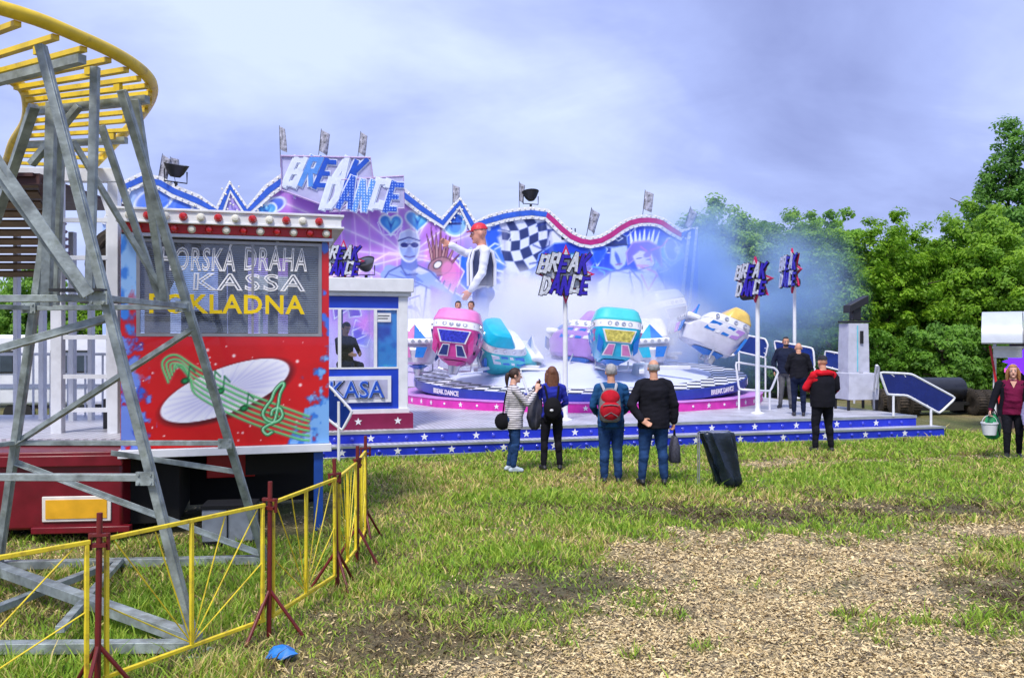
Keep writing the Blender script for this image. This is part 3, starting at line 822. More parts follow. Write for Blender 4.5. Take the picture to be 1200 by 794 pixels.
    for sx, pts in ((1, [(.17, .01, 1.44), (.215, .01, 1.4), (.3, 0, 1.14), (.3, -.085, .93)]), (-1, [(-.17, .01, 1.44), (-.215, .01, 1.4), (-.3, .04, 1.14), (-.36, -.035, .93)])):
        v = MB(); v.tube(pts, .07, 12, radii=[.06, .078, .064, .05]); v.build('sleeve', BLACK_C, a7, local=True)
    v = MB(); v.prism([(-.055, 0), (.055, 0), (0, -.13)], (0, -.128, 1.46), (1, 0, 0), (0, .1, 1), .012); v.build('neckline', SKINP, a7, local=True)
    # bucket
    hp = loc(a7, (-.385, -.07, .79))
    b = empty('bucket', (hp.x, hp.y, hp.z - .33), 0, 'white plastic bucket carried by the woman in the burgundy top', 'bucket')
    WP = mat('white_plastic', (.75, .76, .8), .35, var=.06)
    m = MB(); m.lathe([(.0, .0), (.105, .0), (.135, .2), (.145, .2), (.145, .222), (.128, .222), (.1, .02), (0, .02)], n=24); m.build('pail', WP, b, local=True)
    m = MB(); m.tube([(.14 * math.cos(t), 0, .2 + .15 * math.sin(t)) for t in np.linspace(0, math.pi, 12)], .005, 6); m.build('handle', WP, b, local=True)
    b = empty('carrier_bag', loc(a7, (-.33, .12, .62)), 0, 'bright green carrier bag with black straps beside the white bucket', 'bag')
    m = MB(); secs = []
    for z, rx, ry in ((-.25, .06, .05), (-.2, .14, .07), (0, .15, .08), (.15, .1, .05), (.2, .03, .02)):
        secs.append([(rx * math.cos(2 * math.pi * j / 20) * (1 + .08 * math.sin(j * 2.1)), ry * math.sin(2 * math.pi * j / 20), z + .015 * math.sin(j * 1.3)) for j in range(20)])
    m.loft(secs); m.build('pouch', mat('green_bag_cloth', (.01, .28, .09), .5, bump=.4, bscale=12), b, smooth=60, local=True)
    m = MB()
    for sx in (-1, 1): m.tube(smooth_path([(sx * .08, -.03, .14), (sx * .03, -.02, .27), (sx * .03, .02, .27), (sx * .09, -.09, -.18)], 4), .009, 6)
    m.build('strap', BLACK_C, b, local=True)
    # 8 child at the very edge of the frame
    ax = G(1211, 541)
    person('person', 'child in a lavender top cut off by the right edge of the picture', (ax.x, ax.y, 0), 5, 1.28,
           dict(skin=SKINP, top=LAV_C, bottom=JEANS2, shoe=SHOE_W), sex='f', bulk=.95, coat=.02, hair='long', hair_mat=H_BLOND)
    return
# ------------------------------------------------------------------ dance ride
WHITE = mat('white_paint', (0.78, 0.79, 0.82), 0.4, var=0.08, dirt=(.4, .4, .42), damt=.25)
CHROME = mat('aluminium_strip', (0.62, 0.63, 0.68), 0.3, 0.8, var=0.12)
BLUE = mat('blue_paint', (0.012, 0.03, 0.52), 0.35, var=0.15)
BLUE_D = mat('dark_blue_panel', (0.008, 0.02, 0.16), 0.25, var=0.15)
MAROON = mat('maroon_paint', (0.22, 0.008, 0.06), 0.4, var=0.12)
PINK = mat('magenta_paint', (0.70, 0.03, 0.42), 0.4, var=0.2, dirt=(.3, .02, .2), damt=.3)
LILAC = mat('lilac_floor_paint', (0.62, 0.28, 0.72), 0.45, var=0.25, scale=2)
BLACK = mat('black_metal', (0.012, 0.012, 0.015), 0.45, var=0.2)
RUBBER = mat('rubber', (0.02, 0.019, 0.018), 0.8, var=0.3, bump=.3)
BULB_W = mat('pale_bulb', (0.8, 0.78, 0.68), 0.2, var=0.05, coat=.5)
BULB_B = mat('blue_bulb', (0.05, 0.07, 0.6), 0.2, var=0.05, coat=.5)
BULB_R = mat('red_bulb', (0.5, 0.01, 0.015), 0.15, var=0.05, coat=.6)
GLASS = bpy.data.materials.new('window_glass'); GLASS.use_nodes = True
def _glass():
    t = GLASS.node_tree; t.nodes.clear()
    o = t.nodes.new('ShaderNodeOutputMaterial'); g = t.nodes.new('ShaderNodeBsdfGlossy'); g.inputs['Roughness'].default_value = .03
    tr = t.nodes.new('ShaderNodeBsdfTransparent'); tr.inputs['Color'].default_value = (.86, .9, .93, 1)
    mx = t.nodes.new('ShaderNodeMixShader'); mx.inputs[0].default_value = .06; t.links.new(tr.outputs[0], mx.inputs[1]); t.links.new(g.outputs[0], mx.inputs[2]); t.links.new(mx.outputs[0], o.inputs[0])
_glass()
def deck_mat():
    m = mat('tread_plate', (0.66, 0.66, 0.74), 0.42, 0.1, var=.25, scale=1.5, dirt=(.25, .23, .21), damt=.75, dscale=1.6)
    t = m.node_tree; b = t.nodes['Principled BSDF']
    tc = t.nodes.new('ShaderNodeTexCoord'); mp = t.nodes.new('ShaderNodeMapping'); mp.inputs['Rotation'].default_value = (0, 0, rad(45))
    v = t.nodes.new('ShaderNodeTexChecker'); v.inputs['Scale'].default_value = 14
    mp.inputs['Scale'].default_value = (1, 2.2, 1)
    t.links.new(tc.outputs['Object'], mp.inputs[0]); t.links.new(mp.outputs[0], v.inputs[0])
    bp = t.nodes.new('ShaderNodeBump'); bp.inputs['Strength'].default_value = .7; bp.inputs['Distance'].default_value = .02
    t.links.new(v.outputs['Fac'], bp.inputs['Height']); t.links.new(bp.outputs[0], b.inputs['Normal'])
    l = b.inputs['Base Color'].links[0].from_socket
    mx = t.nodes.new('ShaderNodeMix'); mx.data_type = 'RGBA'; mx.blend_type = 'MULTIPLY'; mx.inputs[0].default_value = .55
    cr = t.nodes.new('ShaderNodeMapRange'); cr.inputs[3].default_value = .38; t.links.new(v.outputs['Fac'], cr.inputs[0])
    t.links.new(l, mx.inputs[6]); t.links.new(cr.outputs[0], mx.inputs[7]); t.links.new(mx.outputs[2], b.inputs['Base Color'])
    return m
TREAD = deck_mat()
def checker_mat():
    m = mat('checker_floor', (0.7, 0.7, 0.78), 0.4, var=.1)
    t = m.node_tree; b = t.nodes['Principled BSDF']
    tc = t.nodes.new('ShaderNodeTexCoord'); v = t.nodes.new('ShaderNodeTexChecker'); v.inputs['Scale'].default_value = 2.9
    mp = t.nodes.new('ShaderNodeMapping'); mp.inputs['Scale'].default_value = (1, 1, 0.0); mp.inputs['Rotation'].default_value = (0, 0, rad(12))
    v.inputs['Color1'].default_value = (.02, .02, .03, 1); v.inputs['Color2'].default_value = (.75, .76, .85, 1)
    t.links.new(tc.outputs['Object'], mp.inputs[0]); t.links.new(mp.outputs[0], v.inputs[0]); t.links.new(v.outputs[0], b.inputs['Base Color'])
    return m
CHECK = checker_mat()

RX0, RX1 = -6.0, 12.35       # platform ends (u)
BV = 12.6                    # backdrop line (v)
RC_U, RC_V = 7.05, 7.4       # middle of the turntable
PR = Vector((6.83, 31.47, 0))
UR = (PR - D0).dot(EX)

def build_platform():
    r = empty('stage_platform', R(3, 0), rad(ANG), 'grey tread plate platform of the dance ride with two blue star studded steps', 'platform')
    m = MB(); m.rbox(RX0, RX1, 0.36, BV + .8, 0.3, DECK); m.rbox(RX0, RX1 + .0, 0.005, .36, 0.40, DECK)
    m.build('deck', TREAD, r)
    m = MB(); m.rbox(RX0, RX1 + .45, -.36, .03, 0.19, .225); m.build('tread', TREAD, r)
    m = MB(); m.rbox(RX0, RX1 + .012, -.012, .004, .395, DECK + .006); m.build('nosing', CHROME, r, bevel=.004)
    m = MB(); m.rbox(RX0, RX1 + .46, -.372, -.356, .185, .232); m.build('nosing', CHROME, r, bevel=.004)
    m = MB(); m.rbox(RX0, RX1 + .44, -.36, -.34, -.03, .035); m.build('skirt', CHROME, r, bevel=.004)
    m = MB(); m.rbox(RX0, RX1, .37, .42, -.02, .3); m.rbox(RX0 + .1, RX1 - .1, 1.2, 12, -.02, .29); m.build('underframe', BLACK, r)
    for k, (v0, z0, z1, off, ue) in enumerate(((0.006, .226, .395, 0, RX1), (-.35, .036, .186, .45, RX1 + .43))):
        m = MB(); m.rbox(RX0, ue, v0, v0 + .02, z0, z1)
        zc = (z0 + z1) / 2; u = RX0 + .3 + off; i = 0
        while u < ue - .2:
            if i % 2 == 0:
                m.prism(star2(.075), R(u, v0 - .0, zc), EX, EZ, .008, 1)
            else:
                for du in (-.16, .16):
                    m.lathe([(.034, 0), (.034, .012), (.02, .026), (0, .03)], R(u + du, v0, zc), 10, 2, Matrix((EX, EZ, -EY)).transposed())
            u += .5 if True else 0; i += 1
        m.build('riser', [BLUE, WHITE, BULB_B], r)
    # magenta inner ring
    m = MB(); n = 20; ra = 5.15
    ring = lambda rr, z: [R(RC_U + rr * math.cos(2 * math.pi * (j + .5) / n), RC_V + rr * math.sin(2 * math.pi * (j + .5) / n), z) for j in range(n)]
    m.loft([ring(ra, DECK), ring(ra, .66)], 0, False)
    for j in range(n):
        a, b = ring(ra, .555)[j], ring(ra, .555)[(j + 1) % n]
        d = (b - a).normalized()
        for t in (.17, .5, .83):
            c = a.lerp(b, t)
            if t == .5 or j % 2 == 0: m.prism(star2(.07), c, d, EZ, .008, 1)
            else: m.lathe([(.03, 0), (.03, .012), (0, .028)], c, 8, 1, Matrix((d, EZ, d.cross(EZ))).transposed())
    m.build('ring_skirt', [PINK, WHITE], r)
    m = MB(); m.loft([ring(ra + .02, .66), ring(ra + .02, .672), ring(3, .672)], 0, True); m.build('ring_floor', LILAC, r)
    # diamond tread strips on the ring floor
    return r

def build_turntable():
    c = R(RC_U, RC_V, 1.12)
    root = empty('turntable', c, 0, 'blue edged turntable with a checkered rim floor and a white middle', 'turntable')
    root.rotation_euler = (rad(3.6), rad(-.6), 0)
    r1 = 4.72; n = 40
    m = MB(); m.lathe([(4.2, -.42), (r1, -.20), (r1 + .01, 0.03), (r1 - .03, .04)], n=n); m.build('rim', mat('blue_rim_paint', (.02, .05, .36), .3, var=.15), root, local=True)
    m = MB(); m.lathe([(3.2, .05), (r1 - .02, .05), (r1 - .02, .041)], n=n); m.build('floor', CHECK, root, local=True)
    m = MB(); m.lathe([(3.75, .052), (3.6, .09), (2.4, .3), (1.2, .52), (.9, .7), (0, .75)], n=48); m.build('mound', mat('pale_mound', (.60, .64, .85), .45, var=.12, scale=.8), root, local=True)
    m = MB(); m.cyl((0, 0, -.7), (0, 0, -.2), 1.4, 2.2, 24); m.build('hub', BLACK, root, local=True)
    # lettering round the rim
    lm = MB()
    for k in range(9):
        a0 = rad(-172 + 32 * k)
        vs, fs = text_geo('BREAK DANCE', .5, .03)
        out = []
        for x, y, z in vs:
            a = a0 + (x - .5) * .23; rr = r1 + .006 + (z + .5) * .012
            out.append((rr * math.cos(a), rr * math.sin(a), -.155 + y * .13))
        lm.add(out, fs)
    lm.build('lettering', WHITE, root, smooth=0, local=True)
    # crosses carrying the cars
    for k in range(4):
        a = rad(45 + 90 * k - 12)
        p = Vector((2.75 * math.cos(a), 2.75 * math.sin(a), 0.3))
        m = MB(); m.cyl(p - Vector((0, 0, .2)), p + Vector((0, 0, .22)), .3, .24, 16)
        for q in range(4):
            b = rad(90 * q + 30 + k * 17)
            e = p + Vector((1.25 * math.cos(b), 1.25 * math.sin(b), .02))
            m.beam(p + Vector((0, 0, .12)), e + Vector((0, 0, .1)), .13, .09)
        m.build('cross_arm', mat('white_arm_paint', (.7, .71, .78), .35, var=.1), root, bevel=.01, local=True)
    return root

# ---- backdrop
OUT_PX = [(120, 262), (140, 215), (165, 203), (190, 208), (207, 218), (234, 229), (253.5, 243), (269, 212), (290, 242), (310, 218), (328.5, 205), (350, 196), (395, 196), (434, 206), (471, 219), (497, 239), (517, 255), (539, 231), (557, 259),
          (572, 252), (590, 247), (605, 244.5), (622, 243), (642, 245.6), (652, 254), (662, 264), (672, 272), (682, 276.5), (691, 278), (702, 276), (713, 270), (724, 262), (736, 255.5), (748, 252.5), (759, 252), (769, 253), (778, 256), (788, 263), (798, 269.5), (817, 266)]
def M2(px, py):
    u, z = onplane(px, py, PR, EX)
    return (u, z)
def MP(pts): return [M2(*p) for p in pts]
def build_backdrop():
    top = MP(OUT_PX)
    r = empty('ride_backdrop', PR + EX * -9.5 + EZ * DECK, rad(ANG), 'tall airbrushed back wall of the dance ride with a wavy bulb lined top edge', 'backdrop')
    zb = DECK + .1
    poly = [(top[0][0], zb)] + top + [M2(805, 378), (M2(803, 420)[0], zb)]
    m = MB(); m.prism(poly, PR + EY * .12, EX, EZ, .10); m.build('panel', WHITE, r)
    u0, u1 = top[0][0], 0.02
    C = Canvas(u0, u1, zb, 8.2, .03, (170, 200, 250))
    U, V = C.U, C.V
    X = lambda px: M2(px, 300)[0]
    # ground tints of the artwork, then smoke haze painted over the lower part
    fu = lambda a, b: np.clip((U - X(a)) / (X(b) - X(a)), 0, 1)
    pk = np.clip(fu(235, 330), 0, 1) * (1 - fu(520, 600))
    n = fbm(U * .5 + 9, V * .5, 3)
    full = (slice(None), slice(None))
    C.blend(full, np.clip(pk * (.65 + .5 * n), 0, 1), (196, 120, 222))
    C.blend(full, np.clip(pk * np.clip((n - .5) * 3, 0, .7), 0, 1), (150, 100, 220))
    C.blend(full, fu(560, 660) * np.clip((V - 2.8) / 1.4, 0, 1), (20, 66, 232))
    C.blend(full, np.clip((n - .5) * 3, 0, .5) * fu(540, 620), (80, 150, 250))
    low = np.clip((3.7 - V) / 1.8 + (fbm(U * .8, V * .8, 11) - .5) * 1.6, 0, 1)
    C.blend(full, low * .75, (214, 218, 250))  # pale haze of the smoke, painted into the mural colours
    rs_ = random.Random(17)
    for k in range(64):
        left = k < 22
        px, py = (rs_.uniform(395, 545), rs_.uniform(258, 395)) if left else (rs_.uniform(548, 806), rs_.uniform(258, 392))
        sz = rs_.uniform(8, 24); a0 = rs_.uniform(0, 6.28); nn_ = rs_.choice([3, 4, 5, 6])
        pts = [(px + sz * rs_.uniform(.5, 1.2) * math.cos(a0 + 6.283 * j / nn_), py + .8 * sz * rs_.uniform(.5, 1.2) * math.sin(a0 + 6.283 * j / nn_)) for j in range(nn_)]
        cols_ = ((150, 90, 225), (230, 130, 225), (120, 130, 240), (205, 170, 245), (90, 60, 190)) if left else ((30, 70, 225), (110, 205, 250), (20, 40, 140), (225, 235, 255), (130, 120, 240), (60, 130, 245))
        C.poly(MP(pts), rs_.choice(cols_), rs_.choice([.05, .2, .4]), .8, (236, 242, 255) if k % 3 else None, .022)
    # rays behind the masked man
    rc = M2(478, 300)
    for a in (20, 38, 62, 84, 104, 122, 141, 158, 176, 196, -12):
        C.line([rc, (rc[0] + 5.5 * math.cos(rad(a)), rc[1] + 5.5 * math.sin(rad(a)))], .035, (250, 235, 255), .16, .8)
    for k in range(5):
        C.line(MP([(395 + 18 * k, 215), (405 + 15 * k, 330)]), .03, (240, 215, 250), .05, .6)
    C.line(MP([(395, 330), (456, 296), (500, 300)]), .05, (255, 225, 255), .15)
    # left end: blue blots and zig-zags
    for px, py, s_ in ((222, 238, .5), (200, 250, .7), (300, 247, .45), (322, 240, .35), (180, 235, .6)):
        C.ell(M2(px, py), s_, s_ * .6, 30, (60, 110, 230), .5, .8, (230, 240, 255), .04)
    # hearts
    for px, py, s_ in ((458, 262, .36), (489, 258, .38), (312, 246, .3)):
        c = M2(px, py)
        h = [(c[0] + s_ * 1.05 * (16 * math.sin(t) ** 3) / 16, c[1] + s_ * (13 * math.cos(t) - 5 * math.cos(2 * t) - 2 * math.cos(3 * t) - math.cos(4 * t)) / 15) for t in np.linspace(0, 2 * math.pi, 40)[:-1]]
        C.poly(h, (60, 140, 225), .05, 1, (240, 250, 255), .045)
        C.poly([(c[0] + (x - c[0]) * .55 + .06, c[1] + (y - c[1]) * .55) for x, y in h], (120, 215, 245), .15, .8)
        C.poly([(c[0] - .1, c[1] + .12), (c[0] + .03, c[1] - .02), (c[0] + .12, c[1] + .1), (c[0], c[1] - .2)], (20, 70, 180), .06, .9)
    # blue sash figure and blocks
    C.poly(MP([(552, 290), (575, 330), (560, 352), (537, 330), (540, 300)]), (30, 105, 230), .1, .95, (225, 240, 255), .03)
    C.poly(MP([(498, 322), (556, 356), (566, 380), (540, 384), (497, 346)]), (70, 135, 232), .08, .95, (235, 240, 255), .03)
    C.poly(MP([(528, 300), (544, 318), (532, 344), (515, 330)]), (235, 120, 205), .12, .9, (255, 235, 255), .03)
    for k in range(5): C.line(MP([(504 + k * 7, 329 + k * 4), (507 + k * 7, 321 + k * 4)]), .045, (30, 60, 160))
    # spread fingers / feathers
    for k, (dx_, dy_) in enumerate(((-14, -44), (-9, -52), (-3, -46), (3, -56), (9, -42), (15, -46), (21, -34), (26, -22))):
        b = M2(514 + dx_ * .25, 318); t = M2(514 + dx_, 318 + dy_)
        C.poly([(b[0] - .09, b[1]), (b[0] + .09, b[1]), t], (158, 104, 110) if k % 2 else (196, 150, 150), .03, .95, (90, 50, 70), .018)
    C.ell(M2(516, 312), .42, .3, 20, (176, 128, 140), .3, .9, (90, 60, 80), .02)
    C.ell(M2(513, 310), .16, .11, 40, (240, 235, 240), .2, 1, (40, 30, 60), .02)
    C.ell(M2(526, 318), .25, .35, 10, (236, 140, 200), .3, .8)
    # small ringed portrait
    C.ell(M2(533, 262), .42, .42, 0, (140, 200, 250), .08, 1, (245, 250, 255), .05)
    C.ell(M2(533, 257), .26, .2, 0, (30, 90, 210), .2, 1); C.ell(M2(533, 266), .2, .2, 0, (90, 150, 240), .2, 1)
    C.line(MP([(526, 262), (540, 262)]), .07, (20, 40, 120))
    # man with dark glasses
    SK, SD, SLN = (168, 190, 240), (96, 120, 205), (70, 80, 160)
    C.poly(MP([(448, 330), (456, 318), (470, 311), (490, 311), (505, 318), (516, 330), (512, 400), (505, 430), (455, 430), (452, 380)]), (222, 228, 250), .1, .96, (140, 150, 210), .025)
    C.poly(MP([(471, 300), (488, 300), (490, 313), (480, 320), (469, 313)]), SD, .06, .95)
    C.ell(M2(479.5, 288), .345, .52, 0, SK, .12, 1, (245, 248, 255), .035)
    C.ell(M2(480, 300), .2, .16, 0, (140, 160, 225), .5, .8)
    C.poly(MP([(467, 283), (469, 273), (479, 269), (489, 273), (492, 283), (479, 279)]), (205, 215, 248), .05, 1, (240, 245, 255), .03)
    C.line(MP([(467, 282), (479, 278), (492, 282)]), .05, (60, 70, 150))
    for px in (474, 486): C.ell(M2(px, 287), .155, .1, 0, (44, 52, 130), .2, 1, (220, 230, 255), .02)
    C.line(MP([(478, 286), (482, 286)]), .04, (44, 52, 130))
    C.poly(MP([(478, 289), (482, 289), (484, 296), (476, 296)]), (130, 150, 220), .08, .8)
    C.line(MP([(474, 300), (480, 301.5), (486, 300)]), .045, (90, 80, 160))
    for k, (a, b, c_) in enumerate((((452, 322), (478, 333), (506, 324)), ((456, 316), (484, 324), (516, 338)))):
        C.line(MP([a, b, c_]), .34, (150, 175, 236), .05, .95); C.line(MP([(a[0], a[1] + 5), (b[0], b[1] + 5), (c_[0], c_[1] + 5)]), .03, SLN, 0, .8)
    for k in range(4): C.line(MP([(470 + k * 5, 318 + k * 1.5), (480 + k * 5, 327 + k)]), .06, (110, 135, 215))
    for k in range(9):
        C.line(MP([(456 + 6 * k, 345 + (k * 37 % 11)), (460 + 6 * k, 372 + (k * 53 % 17)), (457 + 6 * k, 400)]), .02, (150, 160, 215), .06, .7)
    C.line(MP([(470, 345), (480, 350), (492, 346)]), .03, SLN); C.line(MP([(466, 378), (480, 384), (500, 379)]), .03, SLN)
    C.poly(MP([(505, 335), (530, 345), (524, 400), (505, 410)]), (150, 110, 226), .12, .85)
    # cartoon shapes mid wall
    C.ell(M2(578, 275), .42, .5, -20, (30, 90, 225), .15, .95); C.ell(M2(573, 268), .07, .07, 0, (220, 235, 255), .4)
    C.poly(MP([(560, 300), (580, 285), (600, 292), (604, 305), (590, 318), (570, 316)]), (60, 120, 235), .15, .9, (220, 235, 255), .04)
    C.poly(MP([(583, 278), (596, 270), (606, 284), (598, 300), (588, 296)]), (215, 225, 250), .1, .95, (120, 140, 220), .02)
    C.line(MP([(560, 262), (575, 300), (612, 322)]), .04, (235, 240, 255), .1)
    C.poly(MP([(585, 320), (612, 300), (622, 340), (600, 352), (585, 345)]), (225, 230, 252), .15, .8)
    C.ell(M2(620, 340), .9, .45, 0, (244, 190, 228), .6, .7)
    C.ell(M2(585, 345), .9, .6, 0, (225, 235, 255), .7, .8)
    # chequered cloth
    rows, cols = 5, 6
    A, B, Cc, Dd = (582, 256), (643, 253), (664, 300), (596, 318)
    bil = lambda s, t: (A[0] * (1 - s) * (1 - t) + B[0] * s * (1 - t) + Cc[0] * s * t + Dd[0] * (1 - s) * t + 3 * math.sin(t * 7), A[1] * (1 - s) * (1 - t) + B[1] * s * (1 - t) + Cc[1] * s * t + Dd[1] * (1 - s) * t + 4 * math.sin(s * 6))
    for i in range(cols):
        for j in range(rows):
            q = [bil(i / cols, j / rows), bil((i + 1) / cols, j / rows), bil((i + 1) / cols, (j + 1) / rows), bil(i / cols, (j + 1) / rows)]
            C.poly(MP(q), (38, 52, 110) if (i + j) % 2 else (226, 232, 250), .04, .97)
    # portrait with the wide blue brim and white crown
    C.poly(MP([(640, 290), (645, 272), (656, 264), (672, 263), (686, 272), (692, 288)]), (226, 230, 248), .06, 1, (160, 170, 220), .025)
    C.poly(MP([(626, 322), (632, 298), (650, 285), (674, 283), (690, 290), (700, 304), (694, 312), (676, 300), (656, 300), (642, 312), (634, 330)]), (24, 66, 205), .06, 1, (130, 170, 250), .03)
    C.poly(MP([(642, 312), (655, 300), (676, 300), (688, 316), (686, 345), (664, 362), (644, 345)]), (196, 212, 248), .1, 1)
    C.ell(M2(650, 305), .25, .29, 0, (168, 205, 245), .1, 1, (30, 110, 150), .035); C.ell(M2(671, 306), .24, .27, 0, (168, 205, 245), .1, 1, (30, 110, 150), .035)
    C.line(MP([(646, 300), (655, 301)]), .04, (50, 60, 140)); C.line(MP([(655, 328), (663, 331), (672, 327)]), .04, (120, 110, 190))
    C.poly(MP([(690, 285), (702, 278), (712, 292), (700, 312)]), (80, 130, 240), .1, .9, (220, 235, 255), .03)
    # couple on the right
    C.poly(MP([(700, 330), (716, 318), (738, 314), (752, 330), (750, 400), (700, 420)]), (222, 230, 252), .15, .95)
    C.poly(MP([(716, 288), (722, 282), (734, 284), (737, 296), (733, 310), (724, 318), (715, 308)]), (196, 214, 250), .08, 1, (110, 130, 220), .02)
    C.poly(MP([(702, 289), (714, 286), (717, 276), (726, 273), (735, 277), (736, 287), (720, 290)]), (18, 40, 130), .05, 1, (150, 180, 250), .025)
    C.line(MP([(720, 279), (725, 277), (730, 279), (725, 282), (720, 279)]), .04, (235, 240, 255))
    for k in range(7):
        b = M2(741 + k * 4.5, 286); t = M2(738 + k * 6, 268 - 6 * (k % 2))
        C.poly([(b[0] - .08, b[1]), (b[0] + .08, b[1]), t], (250, 252, 255), .03)
    C.poly(MP([(736, 310), (734, 296), (742, 284), (760, 282), (774, 290), (776, 312), (768, 302), (760, 298), (746, 302)]), (128, 110, 215), .1, 1, (190, 160, 250), .03)
    C.poly(MP([(741, 300), (750, 293), (764, 296), (768, 308), (760, 320), (748, 316)]), (232, 226, 250), .08, 1, (150, 140, 220), .02)
    C.line(MP([(746, 303), (752, 302)]), .03, (60, 60, 150)); C.line(MP([(758, 304), (763, 304)]), .03, (60, 60, 150)); C.line(MP([(751, 313), (757, 314)]), .035, (200, 80, 150))
    C.poly(MP([(738, 318), (770, 316), (782, 340), (780, 400), (740, 400)]), (240, 238, 254), .2, .9)
    C.line(MP([(700, 312), (736, 320), (764, 312)]), .025, (90, 100, 190))
    C.ell(M2(787, 292), .26, .42, 10, (60, 90, 215), .3, .9, (225, 235, 255), .03)
    C.poly(MP([(775, 280), (800, 276), (808, 290), (800, 370), (778, 370)]), (226, 232, 252), .3, .6)
    for k in range(5): C.line(MP([(778 + 5 * k, 318), (782 + 5 * k, 372)]), .03, (190, 200, 245), .1, .8)
    # drawing lines, panel joints, dust and fine airbrush streaks over everything
    for pts in (((448, 330), (456, 318), (470, 311)), ((490, 311), (505, 318), (516, 330)), ((462, 340), (466, 372), (462, 400)), ((500, 336), (496, 370), (502, 402)), ((470, 312), (476, 322), (489, 321))): C.line(MP(pts), .03, (60, 74, 160), .04, .9)
    for k in range(26):
        px = 560 + (k * 61 % 240); py = 262 + (k * 47 % 70); L2 = 10 + k * 13 % 22; a_ = rad(-60 + k * 77 % 120)
        C.line(MP([(px, py), (px + L2 * .5 * math.cos(a_) + 3, py - L2 * .4 * math.sin(a_)), (px + L2 * math.cos(a_), py - L2 * math.sin(a_))]), .03, ((240, 246, 255), (18, 44, 150), (90, 220, 250), (235, 130, 220))[k % 4], .06, .75)
    for k in range(14):
        c = M2(565 + (k * 53 % 230), 290 + (k * 31 % 80)); C.ell(c, .10 + .05 * (k % 4), .08 + .04 * (k % 3), k * 37, ((30, 60, 190), (245, 248, 255), (120, 90, 220))[k % 3], .5, .7)
    for pts, cc in ((((700, 330), (716, 318), (738, 314), (752, 330), (756, 360)), (70, 90, 190)), (((716, 318), (712, 345), (720, 372)), (110, 130, 215)), (((738, 318), (744, 350), (738, 385)), (110, 130, 215)), (((770, 316), (782, 340), (786, 372)), (90, 100, 200)),
                    (((752, 322), (760, 340), (770, 322)), (200, 120, 210)), (((702, 289), (714, 286), (736, 287)), (10, 20, 90)), (((722, 310), (729, 309)), (150, 90, 170))):
        C.line(MP(pts), .035, cc, .03, .95)
    for k in range(4): C.line(MP([(455 + 8 * k, 352 + 3 * k), (470 + 6 * k, 360), (478 + 5 * k, 352 + 6 * k)]), .028, (110, 120, 200), .04, .8)
    C.ell(M2(702, 300), .35, .2, 40, (20, 80, 230), .4, .8); C.ell(M2(790, 262), .5, .22, 10, (24, 84, 235), .4, .9); C.ell(M2(765, 262), .7, .2, 0, (24, 84, 235), .4, .8); C.ell(M2(700, 285), .3, .25, 0, (24, 84, 235), .4, .8)
    for uu in np.arange(-18.2, 0, 1.55): C.line([(uu, 0), (uu, 9)], .018, (120, 125, 175), 0, .55)
    for vv in (2.0, 4.4): C.line([(-19, vv), (0, vv)], .015, (130, 135, 180), 0, .45)
    nn = fbm(U * 3, V * .6, 77); C.blend(full, np.clip((nn - .58) * 2, 0, .35), (150, 150, 190))
    inside = lambda cu, cv: cv < np.interp(cu, [p[0] for p in top], [p[1] for p in top]) - .04
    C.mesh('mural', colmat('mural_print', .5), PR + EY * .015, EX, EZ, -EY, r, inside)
    bl = MB(); put_text(bl, 'BULL', PR + EX * M2(658, 283)[0] + EZ * M2(664, 281)[1] + EY * .01, EX, EZ, .62, .42, .012, 0, 0, .03)
    bl.build('lettering', mat('navy_print', (.01, .015, .06), .5), r, smooth=0)
    # border of lights along the top
    BM = mat('magenta_border', (.52, .02, .2), .4, var=.2); BB = mat('blue_border', (.03, .12, .62), .4, var=.2)
    def strip(pts, o0, o1, d0, d1, fmi):
        m = MB(); k = len(pts); nr = []
        for i in range(k):
            a = Vector(pts[max(0, i - 1)]); b = Vector(pts[min(k - 1, i + 1)]); t = (b - a).normalized(); nr.append(Vector((t.y, -t.x)))
        W = lambda p, o, d: PR + EX * (p[0] + o[0]) + EZ * (p[1] + o[1]) - EY * d
        for i in range(k - 1):
            a0, a1 = W(pts[i], nr[i] * o0, 0), W(pts[i], nr[i] * o1, 0); b0, b1 = W(pts[i + 1], nr[i + 1] * o0, 0), W(pts[i + 1], nr[i + 1] * o1, 0)
            e = -EY * d1; f_ = -EY * d0
            vs = [a0 + f_, a1 + f_, b1 + f_, b0 + f_, a0 + e, a1 + e, b1 + e, b0 + e]
            m.add(vs, [(4, 5, 6, 7), (0, 3, 2, 1), (0, 1, 5, 4), (3, 7, 6, 2)] + ([(0, 4, 7, 3)] if i == 0 else []) + ([(1, 2, 6, 5)] if i == k - 2 else []), fmi(pts[i]))
        return m
    allp = top + [M2(812, 320), M2(806, 378)]
    m = strip(allp, -.02, .40, .0, .05, lambda p: 0); m.build('light_border', WHITE, r, smooth=0)
    m = strip(allp, .10, .28, .05, .062, lambda p: 1 if p[0] > M2(632, 240)[0] and p[1] > 4.0 and p[0] < M2(790, 262)[0] else 0); m.build('border_stripe', [BB, BM], r, smooth=0)
    m = MB()
    for o_ in (.04, .335):
        for i in range(len(allp) - 1):
            a, b = Vector(allp[i]), Vector(allp[i + 1]); t = (b - a).normalized(); nn = Vector((t.y, -t.x)); L_ = (b - a).length; q = .1
            while q < L_:
                c = a + t * q + nn * o_
                m.ell(PR + EX * c.x + EZ * c.y - EY * .055, (.035, .035, .035), None, 6, 4); q += .2
    m.build('bulb_row', BULB_W, r)
    # steel behind
    m = MB()
